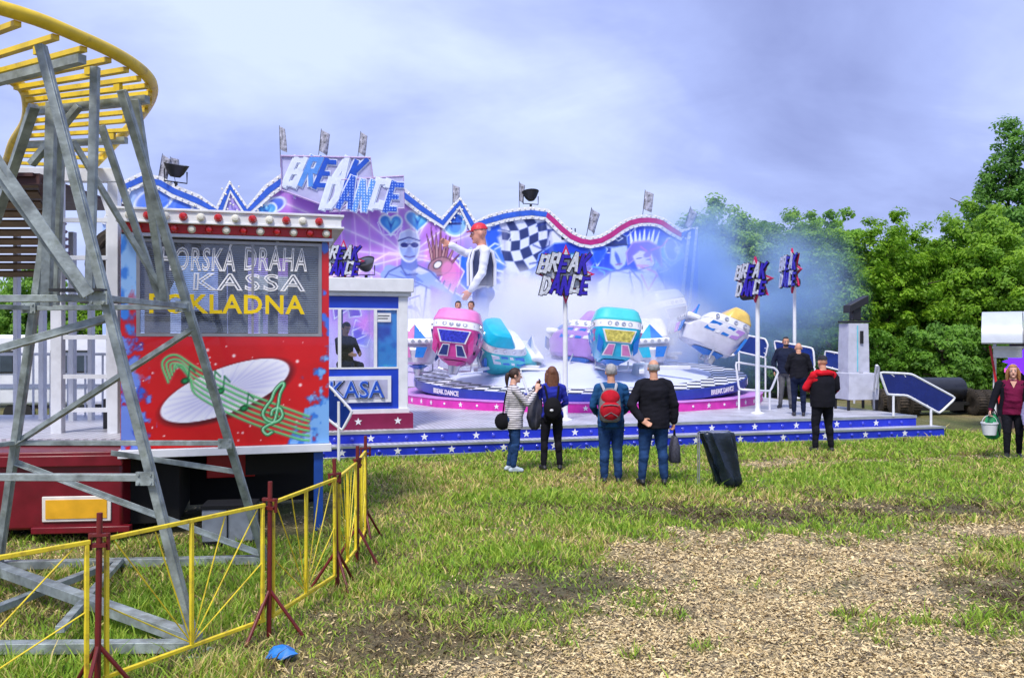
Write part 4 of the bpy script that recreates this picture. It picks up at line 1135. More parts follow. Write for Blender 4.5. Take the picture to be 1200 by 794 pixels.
    for u in np.arange(-18, 0.1, 3):
        zt = np.interp(u, [p[0] for p in top], [p[1] for p in top]) - .5
        a = PR + EX * u + EY * .2
        m.beam(a + EZ * .1, a + EZ * zt, .1); m.beam(a + EZ * (zt - 1), a + EY * 1.6 + EZ * .1, .08)
    m.build('rear_frame', CHROME, r)
    # the name board
    s = MB()
    b1 = MP([(329, 187), (432, 189), (436, 221), (395, 250), (330, 226)])
    b2 = MP([(386, 215), (470, 210), (471, 247), (385, 251)])
    o_ = PR - EY * .45
    s.prism(b1, o_, EX, EZ, .08); s.prism(b2, o_ - EY * .03, EX, EZ, .09)
    for u in (M2(345, 200)[0], M2(420, 200)[0], M2(455, 230)[0]): s.beam(PR + EX * u + EZ * 6.7 - EY * .05, PR + EX * u + EZ * 6.7 - EY * .45, .07)
    for pp in (b1, b2):
        s.tube([o_ - EY * .11 + EX * x + EZ * y for x, y in pp], .035, 6, True, 1)
    sg = s.build('name_sign', [mat('sign_backing', (.46, .46, .70), .5, var=.3, scale=1.4), mat('lilac_rail', (.5, .38, .62), .5)], r)
    g = MB(); LB, LW, LM = 0, 1, 2
    a = M2(330, 222); b = M2(428, 193)
    graffiti(g, 'BREAK', PR + EX * a[0] + EZ * (a[1] + .0) - EY * .535, EX, EZ, (b[0] - a[0]) * .88, b[1] - a[1] + .05, [LW, LM, LB, LW, LB], LW, .05, .42, .31, .08)
    a = M2(374, 249); b = M2(470, 213)
    graffiti(g, 'DANCE', PR + EX * a[0] + EZ * (a[1] + .02) - EY * .575, EX, EZ, (b[0] - a[0]) * .93, (b[1] - a[1]) * .92, [LW, LB, LM, LW, LB], LW, .05, .3, .31, .08)
    def dotmat(name, c, c2):
        mm = mat(name, c, .3, var=.2); t = mm.node_tree; bs = t.nodes['Principled BSDF']
        v = t.nodes.new('ShaderNodeTexVoronoi'); v.inputs['Scale'].default_value = 11; v.inputs['Randomness'].default_value = .15
        tc = t.nodes.new('ShaderNodeTexCoord'); t.links.new(tc.outputs['Object'], v.inputs['Vector'])
        cr = t.nodes.new('ShaderNodeMapRange'); cr.inputs[1].default_value = .22; cr.inputs[2].default_value = .3; cr.inputs[3].default_value = 1; cr.inputs[4].default_value = 0
        t.links.new(v.outputs['Distance'], cr.inputs[0]); mx = t.nodes.new('ShaderNodeMix'); mx.data_type = 'RGBA'
        l = bs.inputs['Base Color'].links[0].from_socket
        t.links.new(cr.outputs[0], mx.inputs[0]); t.links.new(l, mx.inputs[6]); mx.inputs[7].default_value = (*c2, 1); t.links.new(mx.outputs[2], bs.inputs['Base Color'])
        return mm
    global LETB, LETW, LETM
    LETB = dotmat('blue_letter_dots', (.015, .09, .56), (.25, .4, .9)); LETW = mat('pale_letter', (.72, .78, .92), .35, var=.1); LETM = dotmat('mid_blue_letter_dots', (.10, .3, .78), (.6, .75, 1))
    g.build('lettering', [LETB, LETW, LETM], sg, smooth=0)
    return r

FLAGC = mat('checked_flag_cloth', (.42, .42, .5), .8, var=.85, scale=9)
def build_flags():
    proto = None
    for px, py, hgt, ry, lab in ((182, 178, 42, .15, 'small checked flag on the far left end of the back wall'), (207, 183, 30, -.2, 'small dark flag beside the floodlight on the left end of the back wall'),
                              (329, 146, 42, -.05, 'thin flag furled against its pole over the left corner of the name sign'), (372, 150, 38, .1, 'triangular flag over the middle of the name sign'), (418, 153, 36, .12, 'square flag over the right corner of the name sign'),
                              (531, 215, 30, 0, 'faint thin flag over the zig-zag peak of the back wall'), (609, 212, 32, 0, 'flag standing next to the floodlight on top of the back wall'), (686, 241, 38, .2, 'ragged flag over the dip in the magenta border'),
                              (753, 222, 32, .1, 'checked flag over the rounded hump of the back wall'), (798, 238, 34, .35, 'checked flag at the right end of the back wall')):
        u, z1 = M2(px, py); z0 = M2(px, py + hgt + 8)[1]
        ln = z1 - z0
        if proto is None:
            r = empty('flag', (0, 0, 0), 0, 'x', 'flag', 'small flags along the top of the back wall'); proto = r
            m = MB(); m.cyl((0, 0, 0), (0, 0, 1.25), .014, .009, 6); m.build('pole', BLACK, r, local=True)
            vs = []; fs = []; nx, nz_ = 7, 7
            for d in (0, .008):
                for i in range(nx):
                    for j in range(nz_):
                        x = i / (nx - 1); zz_ = j / (nz_ - 1)
                        vs.append((.01 + x * .34 - .04 * zz_ * x, .06 * math.sin(x * 6 + zz_ * 2) * x + d, 1.22 - .68 * zz_ - .12 * x))
            k = nx * nz_
            for i in range(nx - 1):
                for j in range(nz_ - 1):
                    a = i * nz_ + j
                    fs += [(a, a + 1, a + nz_ + 1, a + nz_), (k + a, k + a + nz_, k + a + nz_ + 1, k + a + 1)]
            m = MB(); m.add(vs, fs); m.build('cloth', FLAGC, r, smooth=60, local=True)
        else: r = copy_tree(proto)
        r['label'] = lab
        r.location = PR + EX * u + EZ * z0 + EY * .06; r.rotation_euler = (0, ry, rad(ANG) + random.uniform(-.9, .5)); r.scale = (ln / 1.25 * random.uniform(.7, 1), ln / 1.25, ln / 1.25)

def floodlight(loc_, rz, tilt, s, label, group=None):
    r = empty('floodlight', loc_, rz, label, 'floodlight', group); r.scale = (s, s, s)
    T = Euler((rad(tilt), 0, 0)).to_matrix()
    m = MB(); m.lathe([(0, -.16), (.12, -.15), (.2, -.06), (.27, .08), (.31, .16), (.32, .18), (.29, .17), (.24, .08), (0, .0)], (0, 0, .32), 20, 0, T); m.build('housing', BLACK, r, local=True)
    m = MB(); m.lathe([(.285, .155), (.2, .18), (0, .19)], (0, 0, .32), 20, 0, T); m.build('lens', mat('lamp_glass', (.05, .055, .07), .1), r, local=True)
    m = MB(); m.tube([(-.3, 0, .34), (-.3, 0, .04), (.3, 0, .04), (.3, 0, .34)], .018, 6); m.cyl((0, 0, -.08), (0, 0, .05), .05, .05, 8); m.build('bracket', BLACK, r, local=True)
    return r

def build_star_signs():
    RS = mat('red_star_rim', (.55, .01, .09), .35, var=.2)
    LTB = mat('deep_blue_letter', (.03, .012, .42), .25, var=.3, scale=20); LTS = mat('silver_letter', (.66, .68, .74), .3, .2, var=.4, scale=25)
    def head(parent, zc, s=1.0):
        m = MB(); B = Vector((0, 0, zc))
        m.prism(star2(.66 * s, .52, 8, 90), B + Vector((0, .03, 0)), (1, 0, 0), (0, 0, 1), .05, 0)
        so = m.build('star', [RS], parent, local=True)
        m = MB(); m.prism(star2(.56 * s, .52, 8, 90), B + Vector((0, -.0205, 0)), (1, 0, 0), (0, 0, 1), .02, 0); m.build('star_face', [LTS], parent, local=True)
        m = MB()
        graffiti(m, 'BREAK', B + Vector((-.66 * s, -.06, .02 * s)), (1, 0, 0), (0, 0, 1), 1.12 * s, .42 * s, [1, 1, 0, 1, 0], 2, .06, .3, .30, .12)
        graffiti(m, 'DANCE', B + Vector((-.60 * s, -.08, -.46 * s)), (1, 0, 0), (0, 0, 1), 1.08 * s, .42 * s, [1, 0, 0, 1, 0], 2, .06, .24, .30, .12)
        m.build('lettering', [LTB, LTS, BLACK], parent, smooth=0, local=True)
    for px, py, Y, h, s, rz, lab, spk in ((663, 489, 17.8, 3.35, .94, 4, 'star sign on the foremost white pole, behind the woman in the blue hoodie', 0),
                                     (885, 482, 19.4, 3.35, .80, -58, 'star sign on the white pole with two black lamps nearest the bald man', 1),
                                     (928, 462, 24.4, 3.95, .98, -84, 'star sign seen edge on atop the white pole behind the bearded man', 1)):
        a = G(px, py, DECK)
        a = Vector(((px - 600) / F * Y, Y, DECK))
        r = empty('star_sign', a, rad(rz), lab, 'light sign', 'star signs on white poles')
        m = MB(); m.cyl((0, .08, 0), (0, .08, h - .3), .055, .045, 14); m.lathe([(.16, 0), (.16, .02), (.07, .05), (.06, .12)], (0, .08, 0), 16); m.build('pole', WHITE, r, local=True)
        head(r, h - .3, s)
        if spk:
            for zz_ in (-.1, .32):
                m = MB(); m.cyl((-.55 * s, .45, h - .5 + zz_), (-.55 * s, .12, h - .5 + zz_), .13, .16, 14); m.beam((-.55 * s, .3, h - .5 + zz_), (0, .1, h - .5 + zz_), .04); m.build('lamp', BLACK, r, local=True)
    return head

def build_statue():
    a = Vector(((564 - 600) / F * 25.2, 25.2, 1.32))
    person('statue', 'giant red capped dancer figure in a black and white jacket behind the pink car', a, -76, 4.2,
           dict(skin=mat('statue_skin', rgb(214, 150, 130), .5, var=.1), top=mat('statue_white', (.72, .74, .84), .5, var=.15), bottom=mat('statue_blue', (.04, .12, .52), .5, var=.2), shoe=SHOE_W),
           coat=.02, bulk=.92, hair='cap', hair_mat=mat('statue_red_cap', (.62, .02, .04), .45, var=.15), cat='statue', voxel=.011, leg=1.2,
           pose=dict(elr=(-.29, -.13, 1.42), wrr=(-.26, -.34, 1.52), ell=(.22, -.04, 1.14), wrl=(.17, -.17, .93), shr=(-.19, -.03, 1.42), anl=(.1, .1, .085), tol=(.12, -.06, .03), head=(0, -.03, 1.635)), hem=.95, head_pitch=6)
    r = S.objects if False else None
    st = [o for o in bpy.data.objects if o.name.startswith('statue') and o.type == 'EMPTY'][0]
    v = MB(); secs = []
    for z, rx, ry in ((.99, .185, .15), (1.12, .175, .15), (1.28, .185, .148), (1.38, .172, .135), (1.44, .125, .11)):
        secs.append([(rx * math.cos(2 * math.pi * j / 24), ry * math.sin(2 * math.pi * j / 24), z) for j in range(24)])
    v.loft(secs, cap=False); v.build('vest', mat('statue_navy', (.02, .03, .1), .5), st, smooth=60, local=True)
    for sx in (-1, 1):
        v = MB(); v.tube([(sx * .1, -.14, 1.0), (sx * .1, -.145, 1.28), (sx * .09, -.11, 1.42), (sx * .1, .02, 1.47), (sx * .11, .12, 1.4), (sx * .11, .148, 1.25), (sx * .1, .148, 1.0)], .022, 8); v.build('jacket_stripe', MATS['statue_white'], st, local=True)

# ---- the cars
def sup(y, zc, hw, hh, e=.62, n=24):
    out_ = []
    for j in range(n):
        t = 2 * math.pi * j / n; c, s = math.cos(t), math.sin(t)
        out_.append(Vector((hw * math.copysign(abs(c) ** e, c), y, zc + hh * math.copysign(abs(s) ** e, s))))
    return out_
def ride_car(loc_, rz, roll, pitch, pal, label, s=1.0):
    """local: back of the car faces -Y, nose to +Y"""
    r = empty('ride_car', loc_, 0, label, 'ride car', 'cars of the dance ride')
    r.rotation_euler = (rad(pitch), rad(roll), rad(rz)); r.scale = (s, s, s)
    body, cap_, grille, fa, fb = pal
    def sh(z, w_, d0, d1, n=28, e=.55):
        return [Vector((w_ * math.copysign(abs(math.cos(t)) ** e, math.cos(t)), (d1 if math.sin(t) > 0 else d0) * abs(math.sin(t)) ** e * (1 if math.sin(t) > 0 else -1), z)) for t in [2 * math.pi * j / n for j in range(n)]]
    m = MB(); m.loft([sh(0, .36, .30, .85), sh(.06, .42, .38, 1.12), sh(.42, .57, .55, 1.22), sh(.60, .645, .62, 1.1), sh(.8, .655, .63, .72)]); m.build('shell', body, r, smooth=24, local=True)
    m = MB(); m.loft([sh(-.02, .30, .2, .7), sh(-.14, .12, .1, .35)]); m.build('keel', fb, r, smooth=24, local=True)
    for sx in (-1, 1):
        for k, (ya, yb2, mm_) in enumerate(((-.42, -.2, fa), (-.14, .06, fb), (.12, .22, WHITE), (.28, .56, fb))):
            q = MB(); P4 = [(ya, .74), (yb2, .74), (yb2 + .16, .46), (ya + .16, .46)]
            fr = [Vector((sx * (np.interp(z_, [.42, .6, .8], [.57, .645, .655]) * (1 - max(0, y_ / 1.2) ** 3 * .2) + .012), y_, z_)) for y_, z_ in P4]
            q.add(fr + [v - Vector((sx * .06, 0, 0)) for v in fr], [(0, 1, 2, 3), (7, 6, 5, 4)] + [(i, 4 + i, 4 + (i + 1) % 4, (i + 1) % 4) for i in range(4)]); q.build('side_flash', mm_, r, smooth=0, local=True)
    m = MB(); m.loft([sh(.802, .66, .637, .745), sh(.80 + .2, .655, .62, .62)]); 
    m.build('light_band', WHITE, r, smooth=50, local=True)
    for k in range(6):
        m = MB(); x = -.46 + .92 * k / 5; y = -.632 * (1 - (abs(x) / .66) ** 3.2) ** .4 - .004
        m.lathe([(.062, 0), (.062, .016), (.042, .02), (.036, .006), (0, .01)], (x, y + .01, .90), 10, 0, Matrix(((1, 0, 0), (0, 0, -1), (0, 1, 0)))); m.build('ring_lamp', CHROME, r, local=True)
    for sx in (-1, 1):
        for k in range(4):
            y = -.35 + .28 * k
            m = MB(); m.lathe([(.062, 0), (.062, .016), (.042, .02), (.036, .006), (0, .01)], (sx * .655, y, .90), 10, 0, Matrix(((0, 0, sx), (1, 0, 0), (0, 1, 0)))); m.build('ring_lamp', CHROME, r, local=True)
    m = MB(); m.loft([sh(1.0, .665, .625, .3), sh(1.05, .665, .625, .28), sh(1.30, .575, .50, .10), sh(1.37, .49, .40, .03), sh(1.39, .38, .3, .0)]); m.build('hood', cap_, r, smooth=26, local=True)
    # grille and fins on the rounded back
    yb = lambda z: -np.interp(z, [0, .1, .42, .68, .8], [.34, .42, .56, .62, .63])
    def patch(poly, t, mm, name, parent=r):
        q = MB(); k = len(poly)
        fr = [Vector((x, yb(z) * (1 - (abs(x) / .72) ** 4 * .25) - t, z)) for x, z in poly]; bk = [v + Vector((0, .08, 0)) for v in fr]
        q.add(fr + bk, [tuple(range(k))] + [(i, k + i, k + (i + 1) % k, (i + 1) % k) for i in range(k)]); return q.build(name, mm, parent, smooth=0, local=True)
    patch([(-.46, .74), (.46, .74), (.34, .40), (-.34, .40)], .03, WHITE, 'grille_frame')
    patch([(-.41, .715), (.41, .715), (.305, .425), (-.305, .425)], .038, grille, 'grille')
    for sx in (-1, 1):
        patch([(sx * .08, .36), (sx * .27, .36), (sx * .4, .06), (sx * .12, .06)], .03, WHITE, 'fin_frame')
        patch([(sx * .105, .335), (sx * .25, .335), (sx * .36, .085), (sx * .14, .085)], .038, fa, 'fin')
        patch([(sx * .40, .38), (sx * .55, .60), (sx * .55, .2), (sx * .45, .1)], .03, fb, 'side_flash')
    # nose panel: windscreen wedge of two colours
    nz_ = MB(); nz_.prism([(-.36, 0), (0, 0), (0, .42)], (0, 1.0, .74), (-1, 0, 0), (0, -.25, 1), .05, 0); nz_.prism([(0.005, 0), (.36, 0), (0.005, .42)], (0, 1.0, .74), (-1, 0, 0), (0, -.25, 1), .05, 1)
    nz_.build('windscreen', [fa, fb], r, smooth=0, local=True)
    m = MB(); m.box((0, 1.06, .67), (1.05, .4, .16)); m.build('nose_band', WHITE, r, bevel=.05, local=True)
    for k in range(5):
        m = MB(); m.lathe([(.055, 0), (.055, .016), (.035, .02), (0, .01)], (-.4 + .2 * k, 1.26, .67), 10, 0, Matrix(((1, 0, 0), (0, 0, 1), (0, 1, 0)))); m.build('nose_lamp', CHROME, r, local=True)
    for sx in (-1, 1):
        q = MB(); q.prism([(sx * .1, .5), (sx * .42, .5), (sx * .30, .2), (sx * .06, .2)], (0, 1.245, 0), (-1, 0, 0), (0, 0, 1), .02); q.build('nose_fin', fb if sx > 0 else fa, r, smooth=0, local=True)
    m = MB(); m.loft([sh(.805, .52, .3, .62), sh(.815, .52, .3, .62)]); m.box((0, -.2, 1.0), (.9, .12, .55)); m.build('seat', BLACK, r, local=True)
    m = MB(); m.tube([(-.5, .25, .85), (-.5, .1, 1.12), (.5, .1, 1.12), (.5, .25, .85)], .025, 8); m.build('lap_bar', CHROME, r, local=True)
    m = MB(); m.cyl((0, .1, -.35), (0, .1, .02), .12, .2, 14); m.tube([(-.45, .2, 0.02), (-.45, .25, -.2), (-.1, .2, -.26)], .025, 6); m.tube([(.45, .2, .02), (.45, .25, -.2), (.1, .2, -.26)], .025, 6); m.build('mount', CHROME, r, local=True)
    return r
def build_cars():
    pinkb = mat('car_pink', (.62, .06, .30), .3, var=.15, coat=.4); pinkc = mat('car_pink_hood', (.72, .20, .50), .3, var=.1, coat=.4)
    teal = mat('car_teal', (.0, .42, .62), .3, var=.15, coat=.4); tealc = mat('car_teal_hood', (.05, .55, .58), .3, var=.1, coat=.4)
    whb = mat('car_white', (.68, .68, .76), .3, var=.1, coat=.4); yel = mat('car_yellow', (.8, .55, .12), .35, var=.2, coat=.3)
    lil = mat('car_lilac', (.42, .24, .62), .3, var=.15, coat=.4); gry = mat('car_grey_blue', (.30, .38, .55), .35, var=.15, coat=.3)
    gb = mat('grille_blue', (.04, .05, .5), .3, var=.5, scale=18); gy = mat('grille_gold', (.62, .55, .12), .3, var=.6, scale=14)
    dk = mat('car_navy', (.03, .05, .2), .3); pk2 = mat('car_rose', (.6, .2, .45), .35); bl = mat('car_blue', (.02, .18, .6), .3, var=.1)
    at = lambda px, Y, z: Vector(((px - 600) / F * Y, Y, z))
    ride_car(at(532, 21.4, 1.60), -6, 6, -10, (pinkb, pinkc, gb, dk, pinkb), 'bright pink ride car with a blue grille and two riders', .93)
    ride_car(at(719, 21.5, 1.62), 4, 5, -8, (teal, tealc, gy, pk2, bl), 'turquoise ride car with a gold dotted grille on its back', .93)
    ride_car(at(577, 23.2, 1.35), -70, 28, -6, (tealc, teal, gb, whb, bl), 'pale turquoise ride car leaning over behind the pink car', .95)
    ride_car(at(491, 23.4, 1.45), 178, 0, 2, (whb, whb, gb, pk2, bl), 'white ride car with a pink and blue windscreen next to the ticket booth', .9)
    ride_car(at(758, 24.6, 1.42), 180, 3, 2, (whb, whb, gb, teal, bl), 'small white ride car with a turquoise windscreen right of the gold grille car', .95)
    ride_car(at(838, 23.2, 1.75), 96, 6, 22, (whb, yel, bl, lil, bl), 'white and yellow ride car tipped up at the right of the turntable', .95)
    ride_car(at(785, 27.2, 2.3), 30, -8, -14, (gry, gry, dk, whb, bl), 'blue grey ride car raised in the smoke', 1.0)
    ride_car(at(686, 23.4, 1.55), 60, 22, 5, (lil, lil, gb, whb, bl), 'lilac ride car tilted behind the star sign pole', .95)
    # riders seen over the pink hood
    for px, yaw, hm, lab in ((537, 10, H_DARK, 'left rider with dark hair looking over the pink car'), (552, -20, H_BROWN, 'right rider with brown hair looking over the pink car')):
        p = at(px, 22.0, 2.28)
        person('person', lab, (p.x, p.y, p.z), 0, 1.75, dict(skin=SKIN, top=mat('rider_top', (.3, .32, .45), .8), bottom=NAVY_C, shoe=SHOE_D), hair='short', hair_mat=hm, voxel=.0105, head_yaw=yaw,
               pose=dict(knl=(.1, -.42, .86), knr=(-.1, -.42, .86), anl=(.1, -.5, .45), anr=(-.1, -.5, .45), tol=(.11, -.64, .42), tor=(-.11, -.64, .42), wrl=(.15, -.3, 1.05), wrr=(-.15, -.3, 1.05))).location.z = p.z - .92

# ---- railings, tower on the deck
def railing(name, pts, label, cat='railing', panel=True, feet=(), pm=None, group='white railings with blue panels'):
    """pts: closed outline of the tube frame in world space"""
    c = sum(pts, Vector()) / len(pts); zmin = min(p.z for p in pts)
    r = empty(name, (c.x, c.y, zmin if not feet else feet[0][1].z), 0, label, cat, group)
    m = MB(); rp = []
    k = len(pts)
    for i in range(k):
        a, b, d = pts[i - 1], pts[i], pts[(i + 1) % k]
        la = min(.09, (a - b).length * .3); lb = min(.09, (d - b).length * .3)
        rp += [b + (a - b).normalized() * la, b.lerp((a + d) / 2, .04), b + (d - b).normalized() * lb]
    m.tube(rp, .026, 10, True); m.build('tube_frame', WHITE, r)
    if panel:
        m = MB(); n = (pts[1] - pts[0]).cross(pts[2] - pts[0]).normalized(); q = [c + (p - c) * .94 for p in pts]
        k = len(q); m.add([x + n * .006 for x in q] + [x - n * .006 for x in q], [tuple(range(k)), tuple(range(2 * k - 1, k - 1, -1))] + [(i, k + i, k + (i + 1) % k, (i + 1) % k) for i in range(k)])
        m.build('panel', pm or BLUE_D, r, smooth=0)
        m = MB()
        for t in (.3, .75):
            for i in (0, k // 2):
                a = pts[i].lerp(pts[(i + 1) % k], t); m.cyl(a, a.lerp(c, .2), .012, .012, 6)
        m.build('clips', WHITE, r)
    for a, b in feet:
        m = MB(); m.cyl(a, b, .026, .026, 10); m.build('post', WHITE, r)
    return r
def build_railings():
    pm = mat('blue_rail_panel', (.010, .035, .22), .22, var=.2)
    def rp(px, py, Y): return P(px, py, Y)
    # right hand stair rail
    Y0, Y1 = 18.75, 19.15
    def yy(px): return Y0 + (px - 1030) / 90 * .35
    pts = [rp(x, y, yy(x)) for x, y in ((1031, 436), (1068, 438), (1120, 466), (1101, 484), (1063, 463), (1040, 462))]
    b1 = rp(1047, 463, yy(1047)); b2 = rp(1091, 478, yy(1091))
    railing('stair_railing', pts, 'white stair railing with a dark blue panel at the right end of the platform', feet=[(b1, Vector((b1.x, b1.y, DECK))), (b2, Vector((b2.x, b2.y, .226)))])
    pts = [rp(1027, 427, 19.2), rp(1030, 431, 19.4), rp(1027, 462, 20.6), rp(1023, 466, 20.6)]
    b = rp(1024, 466, 20.6); railing('railing', pts, 'narrow white railing seen edge on beside the tarpaulin covered tower', panel=False, feet=[(b, Vector((b.x, b.y, DECK)))])
    # rear rails
    for q, lab in ((((866, 391), (897, 397), (900, 404), (897, 419), (866, 412)), 'blue panelled railing in the smoke behind the white and yellow car'),
                   (((907, 399), (953, 408), (955, 431), (912, 424)), 'blue panelled railing behind the two men on the deck'),
                   (((967, 411), (1001, 417), (1001, 438), (966, 429)), 'blue panelled railing left of the tarpaulin covered tower')):
        pts = [rp(x, y, 25.5 - (x - 866) / 135 * 3.0) for x, y in q]
        a = pts[-1]; b = pts[-2]
        railing('railing', pts, lab, feet=[(a, Vector((a.x, a.y, DECK))), (b, Vector((b.x, b.y, DECK)))], pm=pm)
    # low gate rail by the pole
    pts = [rp(x, y, 20.6) for x, y in ((862, 424), (908, 431), (912, 436), (903, 458), (866, 456))]
    a, b = rp(866, 457, 20.6), rp(902, 458, 20.6)
    railing('railing', pts, 'open white tube railing beside the magenta ring without a panel', panel=False, feet=[(a, Vector((a.x, a.y, DECK))), (b, Vector((b.x, b.y, DECK)))])
    pts = [rp(x, y, 18.3) for x, y in ((609, 432), (655, 434), (657, 462), (619, 462))]
    a, b = rp(621, 462, 18.3), rp(655, 462, 18.3)
    railing('railing', pts, 'open white tube railing between the two women at the platform front', panel=False, feet=[(a, Vector((a.x, a.y, DECK))), (b, Vector((b.x, b.y, DECK)))])
    # rail by the ticket booth
    pts = [rp(x, y, 15.0) for x, y in ((384, 450), (413, 482), (401, 504), (378, 486))]
    a = rp(397, 470, 15.0)
    railing('stair_railing', pts, 'white stair railing with a blue panel before the blue and white ticket booth', feet=[(a, Vector((a.x, a.y, 0)))], pm=pm)

def build_tower():
    Y = 20.6
    a = P(1003, 477, Y); r = empty('covered_tower', (a.x, a.y, DECK), rad(8), 'tall equipment tower wrapped in pale grey tarpaulin with black folding head', 'equipment tower')
    TP = mat('grey_tarpaulin', (.52, .53, .62), .5, var=.15, bump=.8, bscale=4)
    px = Y / F
    def bx(z, w_, d, dx_=0): return [(dx_ + x * w_ / 2 * (1 + random.uniform(-.02, .02)), y * d / 2, z) for x, y in ((-1, -1), (-.3, -1.04), (.4, -.97), (1, -1), (1, 1), (-1, 1))]
    z = lambda py: CAMH - (py - 397) * px - DECK
    m = MB(); m.loft([bx(z(467), 37 * px, .7), bx(z(452), 38 * px, .72), bx(z(437), 37 * px, .7), bx(z(436), 27 * px, .5, -.06)]); m.loft([bx(z(437), 26 * px, .48, -.06), bx(z(410), 25.5 * px, .47, -.06), bx(z(379), 24 * px, .45, -.06)])
    m.build('tarpaulin', TP, r, smooth=40, local=True)
    m = MB()
    for x in (-.36, .36):
        for y in (-.3, .3): m.beam((x, y, 0), (x, y, z(466)), .05)
    m.beam((-.36, -.3, z(466)), (.36, -.3, z(466)), .04); m.build('stand', BLACK, r, local=True)
    m = MB(); m.box((-.1, -.25, z(408)), (.025, .012, 1.1)); m.build('cord', mat('turquoise_cord', (.15, .55, .65), .5), r, local=True)
    m = MB(); m.box((0.0, -.26, z(395)), (.08, .02, .3)); m.box((-.02, -.26, z(437)), (.1, .02, .05)); m.build('strap', BLACK, r, local=True)
    m = MB(); m.box((-.06, 0, z(377)), (.58, .44, .05)); m.box((-.02, 0, z(368)), (.2, .2, .3)); m.loft([[(x * .24, y, zz_ + x * .12) for x, zz_ in ((-1, z(361)), (1, z(361)), (1, z(352)), (-1, z(352)))] for y in (-.16, .16)])
    m.build('lamp_head', BLACK, r, bevel=.01, local=True)

def build_kasa(head):
    r = empty('ticket_booth', R(0.2, .55, DECK), rad(ANG), 'small white and blue ticket booth on the platform beside the red booth', 'ticket booth')
    BK = mat('royal_blue_booth', (.01, .05, .50), .35, var=.1)
    vf = .42
    org = R(0, vf)
    Q = lambda px, py: onplane(px, py, org, EX)
    u1, zt = Q(478, 347); u0 = u1 - 2.75; vb = vf + 2.1
    def wall(ua, ub, za, zb, mi, d=.05, v=vf): m.rbox(ua, ub, v, v + d, za, zb, mi)
    zs, zh = Q(430, 432)[1], Q(430, 361)[1]; zband = Q(430, 347)[1]; zbot = Q(430, 481)[1]; zmar = Q(430, 502)[1]; up = Q(467, 400)[0]
    m = MB(); wall(u0, up, zbot, zs, 0); wall(u0, up, zh + .0, zband, 0)
    m.build('front_panel', BK, r)
    m = MB(); m.rbox(up, u1, vf - .01, vf + .12, zbot - .03, zband); m.build('corner_post', WHITE, r, bevel=.01)
    m = MB(); m.rbox(u1 - .05, u1, vf + .12, vb, zbot - .03, zs); m.rbox(u0, u0 + .05, vf + .05, vb, zbot - .03, zs); m.rbox(u1 - .05, u1, vb - .1, vb, zs, zband); m.rbox(u0, u0 + .05, vb - .1, vb, zs, zband); m.rbox(u0, u1, vb - .05, vb, zbot - .03, zs - .2); m.rbox(u0 + .05, u1 - .05, vf + .05, vb - .05, zbot - .03, zbot + .02); m.build('wall', mat('booth_wall', (.35, .42, .55), .5), r)
    m = MB(); m.rbox(u0 - .1, u1 + .1, vf - .12, vb + .1, zband + .08, Q(430, 326)[1]); m.rbox(u0 - .06, u1 + .06, vf - .06, vb + .06, zband, zband + .08); m.build('roof', WHITE, r, bevel=.015)
    m = MB(); m.rbox(u0, u1 + .08, vf - .14, vf + .3, zmar, zbot - .05)
    for px in (419, 465):
        u, z = Q(px, 492); m.prism(star2(.075), R(u, vf - .14, (zmar + zbot) / 2 - .02), EX, EZ, .008, 1)
    m.build('plinth', [MAROON, WHITE], r)
    m = MB(); m.rbox(u0, u1 + .02, vf - .06, vf + .02, zbot - .05, zbot + .03); m.build('sill_trim', WHITE, r)
    # window band: three panes
    us = [u0, Q(381, 400)[0], Q(398, 400)[0], Q(440, 400)[0], up]
    for k in range(4):
        a, b = us[k], us[k + 1]
        f = MB(); t = .03
        f.rbox(a, a + t, vf - .012, vf + .04, zs, zh); f.rbox(b - t, b, vf - .012, vf + .04, zs, zh); f.rbox(a + t, b - t, vf - .012, vf + .04, zs, zs + t); f.rbox(a + t, b - t, vf - .012, vf + .04, zh - t, zh)
        fo = f.build('window', WHITE, r)
        g = MB(); g.rbox(a + t, b - t, vf + .012, vf + .018, zs + t, zh - t); g.build('pane', GLASS, fo)
    m = MB(); m.rbox(us[2] + .05, us[2] + .12, vf + .8, vf + .9, zs, zband); m.rbox(us[1] - .1, us[2] - .15, vf + 1.1, vf + 1.13, zs, zh - .1); m.build('screen', mat('blue_screen', (.02, .12, .5), .3, var=.6, scale=3), r)
    m = MB(); u, z = Q(441, 377); m.rbox(u, u + .28, vf + .006, vf + .0105, z, z + .17); m.build('notice', WHITE, r)
    m = MB(); m.rbox(u + .03, u + .25, vf + .002, vf + .005, z + .11, z + .125); m.rbox(u + .03, u + .22, vf + .002, vf + .005, z + .06, z + .075); m.build('notice_print', BLACK, r)
    # inside: poster on the rear wall of the booth and counter
    Cv = Canvas(us[3] + .035, us[4] - .035, zs + .035, zh - .035, .02, (60, 160, 240))
    nn = fbm(Cv.U * 2.2, Cv.V * 2.2, 21)
    Cv.blend((slice(None), slice(None)), np.clip((nn - .58) * 5, 0, 1), (20, 70, 190)); Cv.blend((slice(None), slice(None)), np.clip((.48 - nn) * 6, 0, 1), (90, 225, 215))
    Cv.mesh('poster', colmat('booth_poster', .3), R(0, vf + .03), EX, EZ, -EY, r)
    m = MB(); m.rbox(u0 + .05, u1 - .05, vf + .06, vf + .5, zs - .06, zs - .01); m.build('counter', WHITE, r)
    # sign
    a = Q(384, 472); b = Q(458, 440)
    m = MB(); ua = a[0] - .12
    m.rbox(ua, b[0], vf - .05, vf - .002, a[1], b[1], 0); m.rbox(ua + .07, b[0] - .07, vf - .056, vf - .05, a[1] + .07, b[1] - .07, 1)
    sg = m.build('name_sign', [WHITE, mat('lilac_sign_face', (.45, .45, .62), .4)], r)
